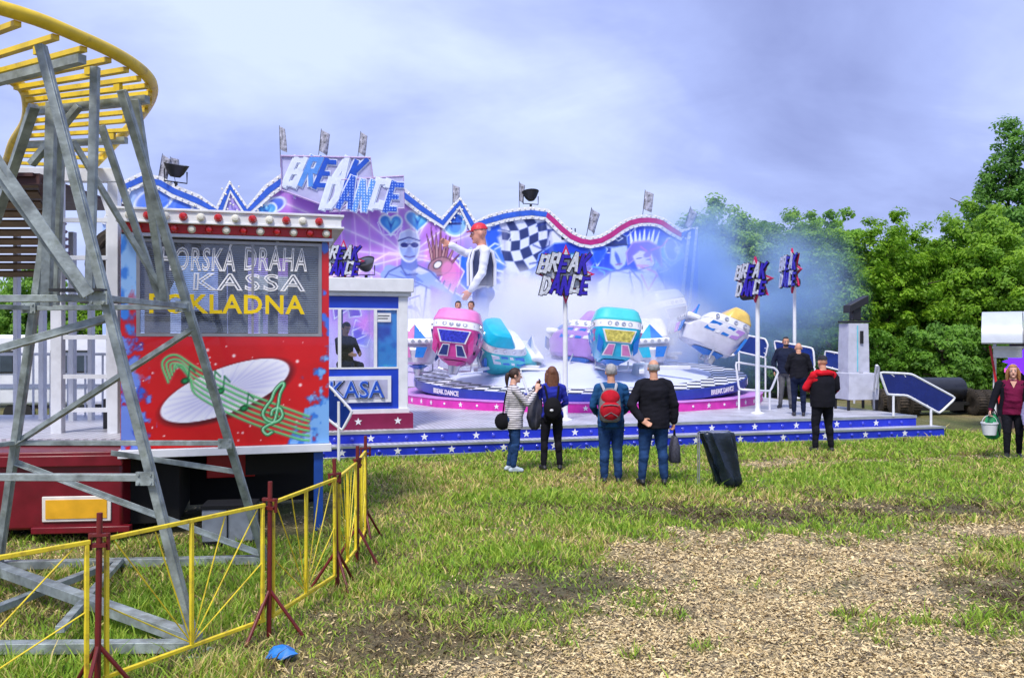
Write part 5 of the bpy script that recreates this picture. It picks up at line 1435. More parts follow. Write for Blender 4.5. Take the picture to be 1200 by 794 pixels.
    g = MB(); x0 = Q(386, 450)[0]; x1 = Q(450, 450)[0]
    put_text(g, 'KASA', R(x0 + .012, vf - .06, a[1] + .072), EX, EZ, x1 - x0, b[1] - a[1] - .15, .012, 2, 0, .05); put_text(g, 'KASA', R(x0, vf - .068, a[1] + .08), EX, EZ, x1 - x0, b[1] - a[1] - .16, .02, 0, 0, .035); put_text(g, 'KASA', R(x0 + .012, vf - .09, a[1] + .092), EX, EZ, x1 - x0 - .02, b[1] - a[1] - .185, .01, 1, 0, .0)
    g.build('lettering', [mat('pale_blue_sign', (.5, .6, .85), .4), LETB, BLACK], sg, smooth=0)
    # cashier
    c = R(Q(409, 420)[0], vf + .75)
    person('person', 'cashier with dark hair sitting inside the blue and white ticket booth', (c.x, c.y, zs - .82), 40, 1.7, dict(skin=SKIN, top=BLACK_C, bottom=NAVY_C, shoe=SHOE_D), hair='short', hair_mat=H_DARK, voxel=.011,
           pose=dict(knl=(.1, -.42, .9), knr=(-.1, -.42, .9), anl=(.1, -.42, .45), anr=(-.1, -.42, .45), tol=(.11, -.56, .42), tor=(-.11, -.56, .42), ell=(.24, -.12, 1.15), wrl=(.12, -.36, 1.12), elr=(-.24, -.12, 1.15), wrr=(-.12, -.36, 1.12)), head_pitch=25)
    # things on its roof
    zr = Q(430, 326)[1]
    p = R(Q(404, 320)[0], vf + .25, zr)
    s = empty('star_sign', p, rad(ANG - 14), 'star sign standing on the roof of the blue and white ticket booth', 'light sign')
    head(s, .34, .62)
    m = MB(); m.box((0, .1, .02), (.4, .2, .04)); m.beam((0, .1, .02), (0, .06, .3), .05); m.build('foot', BLACK, s, local=True)
    fl = floodlight(R(Q(431, 320)[0], vf + .3, zr + .06), rad(-20), 35, .62, 'black floodlight on the roof of the blue and white ticket booth')

def build_smoke():
    def vol(name, label, c, r, dens, col, scale, thr=.42, sharp=.28):
        m = MB(); m.ell(c, r, Euler((0, 0, rad(ANG))).to_matrix(), 24, 14); o = m.build(name, None, None)
        mt = bpy.data.materials.new(name + '_volume'); mt.use_nodes = True; t = mt.node_tree; t.nodes.clear()
        ou = t.nodes.new('ShaderNodeOutputMaterial'); pv = t.nodes.new('ShaderNodeVolumePrincipled'); pv.inputs['Color'].default_value = (*col, 1); pv.inputs['Anisotropy'].default_value = .1
        tc = t.nodes.new('ShaderNodeTexCoord'); nz = t.nodes.new('ShaderNodeTexNoise'); nz.inputs['Scale'].default_value = scale; nz.inputs['Detail'].default_value = 3; nz.inputs['Distortion'].default_value = .4
        t.links.new(tc.outputs['Object'], nz.inputs['Vector'])
        mr = t.nodes.new('ShaderNodeMapRange'); mr.inputs[1].default_value = thr; mr.inputs[2].default_value = thr + sharp; t.links.new(nz.outputs[0], mr.inputs[0])
        # fade to the skin of the cloud (Generated runs 0..1 over the box)
        mp = t.nodes.new('ShaderNodeVectorMath'); mp.operation = 'SUBTRACT'; mp.inputs[1].default_value = (.5, .5, .5); t.links.new(tc.outputs['Generated'], mp.inputs[0])
        ln = t.nodes.new('ShaderNodeVectorMath'); ln.operation = 'LENGTH'; t.links.new(mp.outputs[0], ln.inputs[0])
        fr = t.nodes.new('ShaderNodeMapRange'); fr.interpolation_type = 'SMOOTHSTEP'; fr.inputs[1].default_value = .48; fr.inputs[2].default_value = .15; t.links.new(ln.outputs['Value'], fr.inputs[0])
        mu = t.nodes.new('ShaderNodeMath'); mu.operation = 'MULTIPLY'; t.links.new(mr.outputs[0], mu.inputs[0]); t.links.new(fr.outputs[0], mu.inputs[1])
        m2 = t.nodes.new('ShaderNodeMath'); m2.operation = 'MULTIPLY'; m2.inputs[1].default_value = dens; t.links.new(mu.outputs[0], m2.inputs[0])
        t.links.new(m2.outputs[0], pv.inputs['Density']); t.links.new(pv.outputs[0], ou.inputs['Volume'])
        o.data.materials.clear(); o.data.materials.append(mt)
        tag(o, label, 'smoke', None, 'stuff')
    c = R(RC_U - .6, 8.6, 2.4); vol('smoke', 'white fog drifting over the turntable in front of the back wall', c, (6.4, 3.8, 2.2), 2.1, (.97, .98, 1.0), .5, .37, .28)
    c = P(850, 345, 30.5); vol('blue_light_tinted_smoke', 'smoke tinted stage-light blue blowing off the right end of the ride before the trees', c, (5.6, 4.2, 4.3), .95, (.50, .70, 1.0), .4, .36, .3)  # blue of the stage lighting is put into the scatter colour
# ------------------------------------------------------------------ left side: coaster, its cash booth, trailer, fence
GALV = mat('galvanised_steel', (.36, .41, .40), .5, .3, var=.5, scale=9, dirt=(.17, .20, .14), damt=.9, dscale=5, bump=.2, bscale=30)
YEL = mat('yellow_track_paint', (.86, .60, .03), .45, var=.2, scale=6, dirt=(.16, .08, .03), damt=.65, dscale=7)
FYEL = mat('yellow_fence_paint', (.85, .66, .03), .45, var=.2, scale=8, dirt=(.25, .13, .04), damt=.85, dscale=11)
FRED = mat('dark_red_paint', (.16, .012, .012), .5, var=.3, scale=8, dirt=(.05, .02, .015), damt=.7, dscale=8)
RED = mat('red_paint', (.55, .008, .012), .35, var=.15)
TRED = mat('trailer_red', (.17, .004, .012), .35, var=.25, dirt=(.06, .01, .01), damt=.4)
DARK = mat('dark_underside', (.01, .01, .01), .9, var=.3)

def build_coaster():
    r = empty('coaster_track', (-3.4, 6.8, 0), 0, 'yellow roller coaster curve on a tall grey galvanised support tower', 'roller coaster')
    zt = 4.2
    outer = smooth_path([(-6.4, 3.9, zt), (-4.4, 4.35, zt), (-3.25, 5.2, zt), (-2.92, 5.85, zt), (-2.83, 6.45, zt), (-2.95, 7.0, zt), (-3.36, 7.75, zt), (-4.1, 8.85, zt), (-4.95, 10.1, zt), (-6.4, 12.2, zt)], 8)
    inner = smooth_path([(-6.4, 5.0, zt), (-4.95, 5.35, zt), (-4.25, 5.9, zt), (-3.98, 6.45, zt), (-3.98, 6.9, zt), (-4.2, 7.4, zt), (-4.62, 8.1, zt), (-5.2, 8.9, zt), (-5.8, 9.8, zt), (-7.2, 11.9, zt)], 8)
    m = MB(); m.tube(outer, .046, 14); m.build('rail', YEL, r)
    m = MB(); m.tube(inner, .046, 14); m.build('rail', YEL, r)
    k = len(outer)
    for i in range(3, k - 1, 3):
        a, b = outer[i], inner[i]
        e = (b - a).normalized() * .1
        m = MB(); m.beam(a + e * .2 - EZ * .06, b - e * .2 - EZ * .06, .046, .035)
        if i % 2: m.beam(a + e * 2 - EZ * .11, a + e * 2.6 - EZ * .11, .035, .06)
        m.build('cross_tie', YEL, r)
    for i in (24, 38, 52):
        a, b = outer[i], inner[i]; e = (b - a).normalized()
        m = MB(); m.beam(a + e * .04 - EZ * .125, b - e * .02 - EZ * .125, .06, .06); m.build('saddle_beam', GALV, r)
    # tower: legs
    FR, RR = Vector((-2.15, 5.82, 0)), Vector((-2.33, 8.1, 0))
    FL, RL = Vector((-5.3, 5.75, 0)), Vector((-4.74, 7.85, 0))
    TFR, TRR = Vector((-3.07, 5.55, 4.06)), Vector((-3.0, 6.55, 4.06))
    TRL, TFL = Vector((-3.80, 7.2, 4.06)), Vector((-4.9, 5.9, 4.06))
    for a, b, s_ in ((FR, TFR, .052), (RR, TRR, .056), (RL, TRL, .056), (FL, TFL, .05)):
        q = MB(); q.angle(a, b, s_ * 1.05, .014, 0, (0, 1, 0)); q.beam(a.lerp(b, .0) + Vector((.012, .014, 0)), b + Vector((.012, .014, 0)), s_ * .8); 
        q.box(a + EZ * .01, (.2, .2, .02)); q.build('leg', GALV, r, bevel=.004)
    def mem(p, q, a=.06, name='brace', ang=False):
        b = MB()
        if ang: b.angle(p, q, a, .01)
        else: b.beam(p, q, a, a * .8)
        b.build(name, GALV, r, bevel=.003)
    L_ = lambda a, b, z: a.lerp(b, z / b.z)
    # horizontals at 1.2 and 2.4
    for z in (1.22, 2.42):
        mem(L_(FL, TFL, z), L_(FR, TFR, z), .058, 'horizontal'); mem(L_(RL, TRL, z), L_(RR, TRR, z), .055, 'horizontal')
        mem(L_(FL, TFL, z), L_(RL, TRL, z), .05, 'horizontal')
        if z > 2: mem(L_(FR, TFR, z), L_(RR, TRR, z), .05, 'horizontal')
    # ground frame
    mem(FL + EZ * .06, FR + EZ * .06, .09, 'ground_bar'); mem(RL + EZ * .06 + Vector((-.6, 0, 0)), RR + EZ * .06, .09, 'ground_bar')
    mem(Vector((-4.9, 7.6, .22)), FR + EZ * .1, .10, 'ground_bar'); mem(Vector((-3.65, 7.95, .09)), Vector((-4.0, 6.2, .09)), .07, 'ground_bar'); mem(Vector((-3.65, 7.95, .09)), Vector((-3.1, 5.85, .16)), .06, 'ground_bar')
    # inner posts and diagonals towards the rails
    mem(Vector((-2.98, 6.02, 2.42)), Vector((-2.93, 6.0, 4.06)), .056, 'post')
    mem(Vector((-2.62, 5.3, 2.42)), Vector((-3.45, 5.1, 3.75)), .075, 'strut', True); mem(Vector((-2.68, 5.36, 2.42)), Vector((-3.52, 5.2, 3.68)), .058, 'strut')
    mem(Vector((-2.72, 5.42, 2.42)), Vector((-3.25, 5.05, 3.55)), .05, 'strut')
    mem(Vector((-3.0, 7.4, 2.42)), TRR + Vector((0, .25, 0)), .062, 'strut'); mem(Vector((-3.06, 7.45, 2.46)), Vector((-3.37, 7.0, 3.9)), .055, 'strut')
    mem(Vector((-3.82, 7.0, 2.42)), Vector((-3.72, 6.9, 4.06)), .075, 'post'); mem(Vector((-4.05, 7.55, 2.42)), Vector((-3.75, 7.1, 4.05)), .07, 'strut')
    mem(Vector((-4.6, 7.6, 3.2)), Vector((-3.92, 7.0, 4.06)), .075, 'strut'); mem(Vector((-3.55, 6.9, 3.75)), Vector((-3.0, 7.42, 2.5)), .05, 'strut')
    mem(Vector((-4.0, 7.1, 3.6)), Vector((-3.55, 7.0, 4.06)), .06, 'strut')
    # side braces
    mem(L_(RL, TRL, 1.3) + Vector((-.6, -1.9, .33)), L_(FR, TFR, 2.3) + Vector((-.05, .1, 0)), .06, 'brace', True)
    mem(L_(RL, TRL, 1.22), L_(RR, TRR, 2.25), .06, 'brace', True)
    mem(L_(RL, TRL, 1.05), RR + EZ * .12 + Vector((-.05, -.03, 0)), .05, 'brace', True)
    mem(L_(RR, TRR, .95), Vector((-3.7, 7.9, 1.1)), .05, 'brace', True)
    # bolt plates
    for p in (L_(FR, TFR, 1.22), L_(FR, TFR, 2.42), L_(RR, TRR, 1.22), L_(RR, TRR, 2.42), L_(RL, TRL, 2.42)):
        b = MB(); b.box(p + Vector((-.02, -.05, 0)), (.12, .014, .09))
        for i in (-1, 1):
            for j in (-1, 1): b.cyl(p + Vector((-.02 + i * .04, -.068, j * .028)), p + Vector((-.02 + i * .04, -.05, j * .028)), .009, .009, 6)
        b.build('bolt_plate', GALV, r)
    # flat plates on top of the second ring, dark with grease
    for c_ in ((-2.85, 5.62, 2.47), (-3.6, 7.5, 2.47)):
        b = MB(); b.box(c_, (.34, .12, .018)); b.build('joint_plate', mat('greasy_steel', (.03, .03, .028), .5), r)

# ---- red cash booth
BO = Vector((-4.14, 9.02, 0))
BA = 16.0
BX = Vector((math.cos(rad(BA)), math.sin(rad(BA)), 0)); BY = Vector((-math.sin(rad(BA)), math.cos(rad(BA)), 0))
def B(u, v, z): return BO + BX * u + BY * v + EZ * z
def bu(px, py): return onplane(px, py, BO, BX)
def build_red_booth():
    r = empty('cash_booth', B(1.1, 1, 0), rad(BA), 'red roller coaster cash booth with music note artwork and bulb studded roof on dark stands', 'cash booth')
    W = bu(385, 400)[0]; D = 1.9
    z0, zs, zw, zr = .98, bu(260, 394)[1], bu(260, 282)[1], bu(260, 278)[1]
    def bb(m, u0, u1, v0, v1, za, zb, mi=0):
        vs = [B(u, v, z) for u in (u0, u1) for v in (v0, v1) for z in (za, zb)]
        m.add(vs, [(0, 1, 3, 2), (4, 6, 7, 5), (0, 4, 5, 1), (2, 3, 7, 6), (0, 2, 6, 4), (1, 5, 7, 3)], mi)
    # lower art panel
    m = MB(); bb(m, 0, W, 0.01, .05, z0, zs); m.build('front_panel', RED, r)
    C = Canvas(.005, W - .005, z0, zs, .011, (206, 12, 22))
    A = lambda pts: [bu(*p) for p in pts]
    n1 = fbm(C.U * 5, C.V * 5, 31); n2 = fbm(C.U * 14, C.V * 14, 37)
    fl = (slice(None), slice(None))
    C.blend(fl, np.clip(n1 - .45, 0, 1) * .5, (150, 0, 10))
    # blue splashes right and left
    dr = (C.U - bu(332, 500)[0]) / .36 - (C.V - z0) / .72
    C.blend(fl, np.clip((dr + (n2 - .5) * 1.5 + (n1 - .5) * 1.2) * 3, 0, 1), (50, 120, 215)); C.blend(fl, np.clip((dr - .25 + (n2 - .5) * 2.2) * 3, 0, 1) * .8, (140, 190, 240))
    dl = (.36 - C.U) / .3 - np.abs(C.V - z0 - .35) * .3
    C.blend(fl, np.clip((dl - .35 + (n2 - .5) * 1.8 + (n1 - .5) * .9) * 3, 0, 1), (50, 90, 205)); C.blend(fl, np.clip((dl - .5 + (n2 - .5) * 2.4) * 3, 0, 1) * .6, (150, 170, 235))
    rs = np.random.RandomState(4)
    for k in range(46):
        c = (rs.uniform(.12, W - .25), rs.uniform(z0 + .05, zs - .04)); q = rs.choice([.006, .009, .012, .018], p=[.35, .35, .15, .15])
        C.ell(c, q, q, 0, (255, 235, 235), .8, .9)
        if q > .018:
            C.ell(c, .05, .05, 0, (255, 150, 150), 1.6, .45)
            for a in (10, 100): C.line([(c[0] - .055 * math.cos(rad(a)), c[1] - .055 * math.sin(rad(a))), (c[0] + .055 * math.cos(rad(a)), c[1] + .055 * math.sin(rad(a)))], .005, (255, 220, 220), .012, .9)
    ce = bu(265, 457); rx, ry, ro = .71, .245, 21
    C.ell((ce[0] + .015, ce[1] - .02), rx * 1.04, ry * 1.1, ro, (50, 0, 20), .14, .75)
    C.ell(ce, rx, ry, ro, (240, 240, 252), .03, 1); C.ell((ce[0] + .02, ce[1] - .01), rx * .8, ry * .62, ro, (196, 196, 236), .6, .7)
    ct, st = math.cos(rad(ro)), math.sin(rad(ro))
    for k in range(46):
        t = 2 * math.pi * k / 46; ln = .95
        e_ = (ce[0] + ln * (rx * math.cos(t) * ct - ry * math.sin(t) * st), ce[1] + ln * (rx * math.cos(t) * st + ry * math.sin(t) * ct))
        C.line([ce, e_], .007, (186, 186, 232) if k % 2 else (252, 252, 255), .014, .3)
    # staves sweeping across
    for j in range(6):
        pts = [(197 + j * 2.2, 448 - j * 4.2), (190 + j * 5, 425 + j * 1.0), (206 + j * 3.5, 416 + j * 6), (232, 432 + j * 6.4), (285, 459 + j * 6.6), (345, 482 + j * 6.2), (362, 488 + j * 5.6)]
        sp = smooth_path([(*bu(*p), 0) for p in pts], 6); sp = [(q.x, q.y) for q in sp]
        C.line(sp, .024, (10, 96, 44), .0, .9); C.line([(x + .002, y + .005) for x, y in sp], .013, (96, 226, 130), .03, 1, (235, 200, 190))
    def gl(pts, w_):
        sp = smooth_path([(*bu(*p), 0) for p in pts], 6); sp = [(q.x, q.y) for q in sp]
        C.line(sp, w_ * 1.7, (16, 70, 36)); C.line(sp, w_, (92, 196, 130)); C.line([(x - .004, y + .006) for x, y in sp], w_ * .3, (210, 250, 220))
    gl([(319, 506), (313, 509), (308, 503), (314, 498), (321, 494), (325, 480), (328, 462), (333, 451), (330, 449), (322, 458), (318, 468), (312, 476), (308, 485), (314, 493), (324, 494), (331, 487), (328, 478), (320, 480), (318, 486)], .026)
    for px, py in ((286, 478), (247, 452), (217, 446), (258, 458)):
        c = bu(px, py); C.ell(c, .035, .026, 25, (24, 150, 80), .3, 1, (10, 70, 36), .012)
        C.line([(c[0] + .03, c[1]), (c[0] + .045, c[1] + .16)], .014, (24, 120, 66)); C.line([(c[0] + .045, c[1] + .16), (c[0] + .1, c[1] + .1)], .018, (24, 120, 66))
    C.mesh('artwork', colmat('booth_airbrush', .28, .4), B(0, .004, 0), BX, EZ, -BY, r)
    # side pillars painted blue / red flames
    for ua, ub, sd in ((0, .155, 'l'), (W - .075, W, 'r')):
        Cp = Canvas(ua + .003, ub - .003, zs + .003, zr, .011, (60, 130, 225) if sd == 'l' else (200, 14, 20))
        k1 = fbm(Cp.U * 9, Cp.V * 6, 41); 
        Cp.blend(fl, np.clip((k1 - .48) * 9, 0, 1), (150, 195, 245) if sd == 'l' else (60, 110, 220))
        if sd == 'l': Cp.blend(fl, np.clip((.3 - (Cp.V - zs)) * 8 + (k1 - .5) * 6, 0, 1), (205, 12, 22))
        Cp.mesh('pillar_artwork', colmat('pillar_airbrush_' + sd, .3, .3), B(0, .006, 0), BX, EZ, -BY, r)
        m = MB(); bb(m, ua, ub, .01, .09, zs, zr); m.build('pillar', RED, r)
    # window
    ua, ub = .155, W - .075
    m = MB(); t = .035
    bb(m, ua, ub, .0, .06, zs, zs + t); bb(m, ua, ub, .0, .06, zw - t, zw); bb(m, ua, ua + t, .001, .06, zs + t, zw - t); bb(m, ub - t, ub, .001, .06, zs + t, zw - t)
    uc = bu(296, 340)[0]; bb(m, uc - .012, uc + .012, .002, .06, zs + t, zw - t)
    f = m.build('window', mat('window_frame_grey', (.35, .35, .37), .4, .5), r)
    m = MB(); bb(m, ua + t, uc - .012, .03, .036, zs + t, zw - t); bb(m, uc + .012, ub - t, .03, .036, zs + t, zw - t); m.build('pane', GLASS, f)
    m = MB()
    z = zs + t + .012
    while z < zw - t:
        vs = [B(u, v, z + (v - .058) * .9) for u in (ua + t, ub - t) for v in (.058, .070)]
        vs2 = [x + EZ * .0022 for x in vs]; m.add(vs + vs2, [(0, 1, 3, 2), (4, 6, 7, 5), (0, 2, 6, 4), (1, 5, 7, 3)]); z += .021
    m.build('blind', mat('venetian_blind', (.36, .36, .39), .5, var=.15), r)
    # body
    m = MB(); bb(m, 0, W, D - .05, D, z0, zs); bb(m, .0, .3, D - .05, D, zs, zr); bb(m, W - .4, W, D - .05, D, zs, zr); bb(m, 1.0, 1.25, D - .05, D, zs, zr); bb(m, .002, .05, .09, D - .05, z0, zs); bb(m, W - .05, W - .002, .09, D - .05, z0, zs); bb(m, W - .05, W - .002, 1.2, D - .05, zs, zr); bb(m, .05, W - .05, .06, D - .05, z0, z0 + .06); bb(m, .05, W - .05, .09, D - .05, zr - .05, zr - .002)
    m.build('wall', mat('booth_inner_wall', (.30, .23, .20), .7, var=.3), r)
    m = MB(); bb(m, .2, W - .2, .16, .6, zs - .08, zs - .03); bb(m, .55, 1.0, .5, .95, z0 + .06, z0 + .9); bb(m, .52, 1.03, .9, 1.0, z0 + .5, z0 + 1.5); m.build('counter', mat('dark_wood', (.06, .03, .018), .5), r)
    m = MB(); bb(m, 1.5, 1.62, 1.2, 1.3, z0, zr - .06); bb(m, .9, 1.0, 1.5, 1.6, z0, zr - .06); bb(m, 1.85, 1.95, .9, 1.0, z0, zr - .06); m.build('inner_post', mat('brown_post', (.14, .07, .04), .6), r)
    # floor edge and stands
    m = MB(); bb(m, -.02, W + .03, -.06, D, z0 - .09, z0 - .004); m.build('floor_edge', WHITE, r, bevel=.006)
    for a4, mm in (((W - .16, W - .06, .0, .1), mat('blue_stand', (.01, .07, .35), .45)), ((.02, .1, .6, .7), DARK), ((W - .14, W - .06, D - .1, D - .02), DARK), ((.02, .1, D - .1, D - .02), DARK)):
        m = MB(); bb(m, *a4, 0, z0 - .09); m.build('stand', mm, r, bevel=.005)
    m = MB(); bb(m, -.3, .55, .35, D + .3, .12, z0 - .1); bb(m, .55, 2.2, D - .2, D - .1, .05, z0 - .1); bb(m, 1.25, W - .2, .5, .6, z0 - .4, z0 - .1); m.build('undercarriage', DARK, r)
    m = MB(); bb(m, .8, 1.35, .9, 1.3, .5, z0 - .1); m.build('tool_box', RED, r, bevel=.01)
    # roof with bulbs
    uo0, uo1 = bu(142, 260)[0], W + .13
    zA, zB, zC = bu(260, 277)[1], bu(260, 265)[1], bu(260, 250.5)[1]
    m = MB(); bb(m, uo0 + .05, uo1 - .08, -.06, D, zr - .02, zA + .012); m.build('fascia_moulding', CHROME, r, bevel=.004)
    m = MB(); bb(m, uo0 + .02, uo1 - .10, -.09, D + .02, zA + .012, zB - .006); m.build('red_fascia', RED, r)
    m = MB(); bb(m, uo0 - .03, uo1 + .03, -.17, D + .1, zB - .006, zB + .016); bb(m, uo0 - .03, uo1 + .03, -.17, D + .1, zC - .01, zC + .015); bb(m, uo0, uo1, -.15, D + .08, zB + .016, zC - .01)
    m.build('roof', WHITE, r, bevel=.004)
    MN = Matrix((BX, EZ, -BY)).transposed()
    for mi, name, mm in ((0, 'pale_bulbs', BULB_W), (1, 'red_bulbs', BULB_R)):
        for row in range(2):
            z = (zB + zC) / 2 if row == 0 else (zA + zB) / 2; v = -.15 if row == 0 else -.09
            for i in range(14 if row == 0 else 13):
                if (i + row) % 2 != mi: continue
                u = uo0 + .1 + i * .176 + row * .08
                if u > uo1 - .12: continue
                q = MB(); q.lathe([(.044, 0), (.044, .012), (.036, .022), (.038, .036), (.028, .054), (0, .06)], B(u, v, z), 12, 0, MN); q.build('bulb', mm, r)
    # lettering on the glass
    def rect(x0, y0, x1, y1): a = bu(x0, y1); b = bu(x1, y0); return a, b[0] - a[0], b[1] - a[1]
    m = MB(); NW = mat('neon_tube', (.82, .82, .86), .3, var=.05)
    (u, z), wd, ht = rect(188, 284, 276, 317); put_text(m, 'HORSKÁ', B(u, .012, z), BX, EZ, wd, ht, .2, 0, .05, -.0, .03, 1.12)
    (u, z), wd, ht = rect(286, 284, 360, 317); put_text(m, 'DRÁHA', B(u, .012, z), BX, EZ, wd, ht, .2, 0, .05, -.0, .03, 1.12)
    (u, z), wd, ht = rect(226, 322, 358, 340); put_text(m, 'KASSA', B(u, .012, z), BX, EZ, wd, ht, .2, 0, .05, -.0, .026, 1.15)
    m.build('neon_lettering', NW, r)
    m = MB(); (u, z), wd, ht = rect(175, 346, 357, 367); put_text(m, 'POKLADNA', B(u, .006, z), BX, EZ, wd, ht, .018, 0, 0, .022, None, 1.08); m.build('yellow_lettering', mat('yellow_vinyl', (.85, .60, .0), .4, var=.06), r, smooth=0)
    # pale crate under the booth
    c = Vector((-3.0, 9.1, 0)); b = empty('metal_crate', c, rad(8), 'pale grey metal crate lying in the grass under the red cash booth', 'crate')
    m = MB(); m.box((0, 0, .2), (.52, .35, .34)); m.build('body', mat('pale_grey_metal', (.36, .39, .42), .5, var=.3, dirt=(.15, .14, .12)), b, bevel=.012, local=True)
    m = MB(); m.box((0, 0, .39), (.54, .37, .04)); m.box((0, -.185, .2), (.012, .015, .34)); m.box((0, 0, .015), (.5, .33, .03)); m.build('lid', DARK, b, local=True)

def build_trailer():
    r = empty('trailer', (-5.1, 9.42, 0), rad(6), 'dark red trailer tail with a yellow reflector plate under the coaster station', 'trailer')
    m = MB(); m.box((-.2, .9, .52), (2.2, 2.6, .78)); m.build('body', TRED, r, bevel=.03, local=True)
    m = MB(); m.box((-.2, .9, .93), (2.26, 2.66, .05)); m.box((-.2, -.42, .86), (2.24, .06, .12)); m.build('bed_rail', TRED, r, bevel=.012, local=True)
    x = .44
    m = MB(); m.box((x, -.412, .35), (.70, .016, .27)); q = m.build('reflector_frame', mat('reflector_white', (.75, .72, .66), .4), r, bevel=.01, local=True)
    m = MB(); m.box((x, -.424, .35), (.62, .01, .2)); m.build('reflector', mat('reflector_yellow', (.80, .42, .02), .3, var=.2), q, local=True)
    m = MB(); m.box((x + .05, -.40, .13), (1.0, .1, .07)); m.build('bumper', TRED, r, bevel=.01, local=True)
    for sx in (-1, 1):
        m = MB(); m.cyl((-.2 + sx * 1.0, 1.5, .36), (-.2 + sx * .74, 1.5, .36), .36, .36, 24); m.build('wheel', RUBBER, r, bevel=.03, local=True)
    m = MB(); m.box((-.2, 1.0, .2), (1.9, 2.2, .26)); m.build('chassis', DARK, r, local=True)

def build_station():
    r = empty('coaster_station', (-5.1, 10.2, 0), 0, 'white steel framed coaster station with a brown slatted awning', 'station')
    WS = mat('white_steel', (.66, .68, .72), .45, var=.12, dirt=(.35, .35, .36), damt=.4)
    Y = 10.1
    zf = .98
    def at(px, py, YY=Y): return P(px, py, YY)
    for px, wd, YY in ((68, .13, 10.1), (134, .125, 10.1), (85, .07, 11.6), (50, .07, 11.8), (20, .06, 11.9), (107, .06, 11.7)):
        x = (px - 600) / F * YY; m = MB(); m.box((x, YY, (zf + 4.02) / 2 if YY == 10.1 else 2.3), (wd, .1, 4.02 - zf if YY == 10.1 else 2.6)); m.build('post', WS, r, bevel=.006)
    m = MB(); m.beam(at(-160, 203), at(139, 206), .12, .16); m.build('top_beam', WS, r, bevel=.006)
    m = MB()
    for py, a, b in ((258, 74, 128), (302, 74, 128), (395, 74, 128), (441, 74, 128), (480, 74, 128)): m.beam(at(a, py), at(b, py), .05)
    m.beam(at(127, 258), at(127, 480), .04); m.beam(at(118, 220), at(128, 250), .05); m.build('ladder_rail', WS, r)
    # floor of the station, grey plate
    m = MB(); m.box((-6.15, 11.0, zf + .03), (3.6, 3.0, .06)); m.build('floor', TREAD, r)
    m = MB()
    for i in range(6):
        m.beam(Vector((-6.5, 10.4, zf + .02)), Vector((-6.5, 10.4, zf + .9)), .04)
    for z in (.5, .95): m.beam(Vector((-7.4, 12.3, zf + z)), Vector((-4.6, 12.3, zf + z)), .04)
    for i in range(12): m.beam(Vector((-7.4 + .25 * i, 12.3, zf)), Vector((-7.4 + .25 * i, 12.3, zf + .95)), .022)
    m.build('handrail', WS, r)
    # awning of brown slats
    m = MB()
    BRW = mat('brown_slat', (.17, .105, .05), .6, var=.45, scale=4, dirt=(.05, .03, .02), damt=.6, dscale=2)
    for i in range(11):
        t = i / 10; z = 3.95 - .9 * t; y = 9.9 + 1.9 * t
        m.beam(Vector((-8.2, y, z)), Vector((-5.5 - .75 * t, y, z)), .12, .03, 0, (0, .55, 1))
    m.build('awning', BRW, r)
    m = MB(); m.box((-6.9, 11.0, 4.02), (2.9, 2.6, .04)); m.beam(Vector((-8.2, 9.8, 3.98)), Vector((-5.4, 9.8, 3.98)), .1, .12); m.beam(Vector((-5.42, 9.8, 3.98)), Vector((-6.2, 11.9, 3.0)), .06); m.build('awning_frame', mat('brown_frame', (.06, .02, .02), .6), r)
    m = MB()
    for i in range(7):
        t = i / 7; p = Vector((-5.55 - .6 * t, 10.4 + 1.3 * t, 3.55 - .5 * t)); m.ell(p, (.13, .07, .035), None, 8, 6)
    m.build('lamp_row', mat('plum_lamp', (.30, .2, .28), .25), r)
    # machine boxes
    m = MB(); m.box((-4.85, 10.7, 1.22), (.42, .3, .38)); m.cyl((-4.95, 10.54, 1.28), (-4.95, 10.50, 1.28), .07, .07, 12); m.cyl((-4.76, 10.54, 1.28), (-4.76, 10.50, 1.28), .07, .07, 12); m.build('control_box', BLACK, r, bevel=.01)
    m = MB(); m.lathe([(.0, -.05), (.5, -.05), (.55, 0), (.5, .05), (0, .05)], (-4.9, 11.0, 3.1), 24, 0, Euler((rad(90), 0, rad(20))).to_matrix()); m.tube([Vector((-4.9 + .4 * math.cos(t), 10.94 - .1, 3.1 + .4 * math.sin(t))) for t in np.linspace(0, 6.2, 20)], .03, 6, True); m.build('drive_wheel', mat('rusty_dark', (.03, .022, .018), .6), r)
    # caravan behind
    c = empty('caravan', (-12.4, 21.5, 0), rad(10), 'white caravan parked behind the coaster station', 'caravan')
    m = MB(); secs = []
    for y, s_ in ((-1.0, .94), (-.93, 1), (.93, 1), (1.0, .94)):
        secs.append([Vector((x, y, z)) for x, z in ((-2.7, .55), (2.6, .55), (2.75, 1.0), (2.6, 1.9), (2.4, 2.25), (-2.4, 2.25), (-2.7, 1.9), (-2.85, 1.0))])
        secs[-1] = [Vector((v.x * s_, v.y, 1.4 + (v.z - 1.4) * s_)) for v in secs[-1]]
    m.loft(secs); m.build('body', WHITE, c, local=True, bevel=.03)
    for x in (-1.7, -.2, 1.5):
        m = MB(); m.box((x, -1.015, 1.6), (.9, .03, .55)); w_ = m.build('window', mat('rubber_trim', (.03, .03, .03), .6), c, bevel=.01, local=True); m = MB(); m.box((x, -1.034, 1.6), (.82, .012, .47)); m.build('pane', mat('dark_pane', (.05, .07, .09), .08), w_, local=True)
    m = MB(); m.box((.0, -1.012, 1.0), (5.3, .012, .09)); m.build('stripe', mat('grey_stripe', (.25, .3, .42), .4), c, local=True)
    for x in (-.5, .3):
        m = MB(); m.cyl((x, -.95, .33), (x, -.75, .33), .33, .33, 20); m.build('wheel', RUBBER, c, local=True)

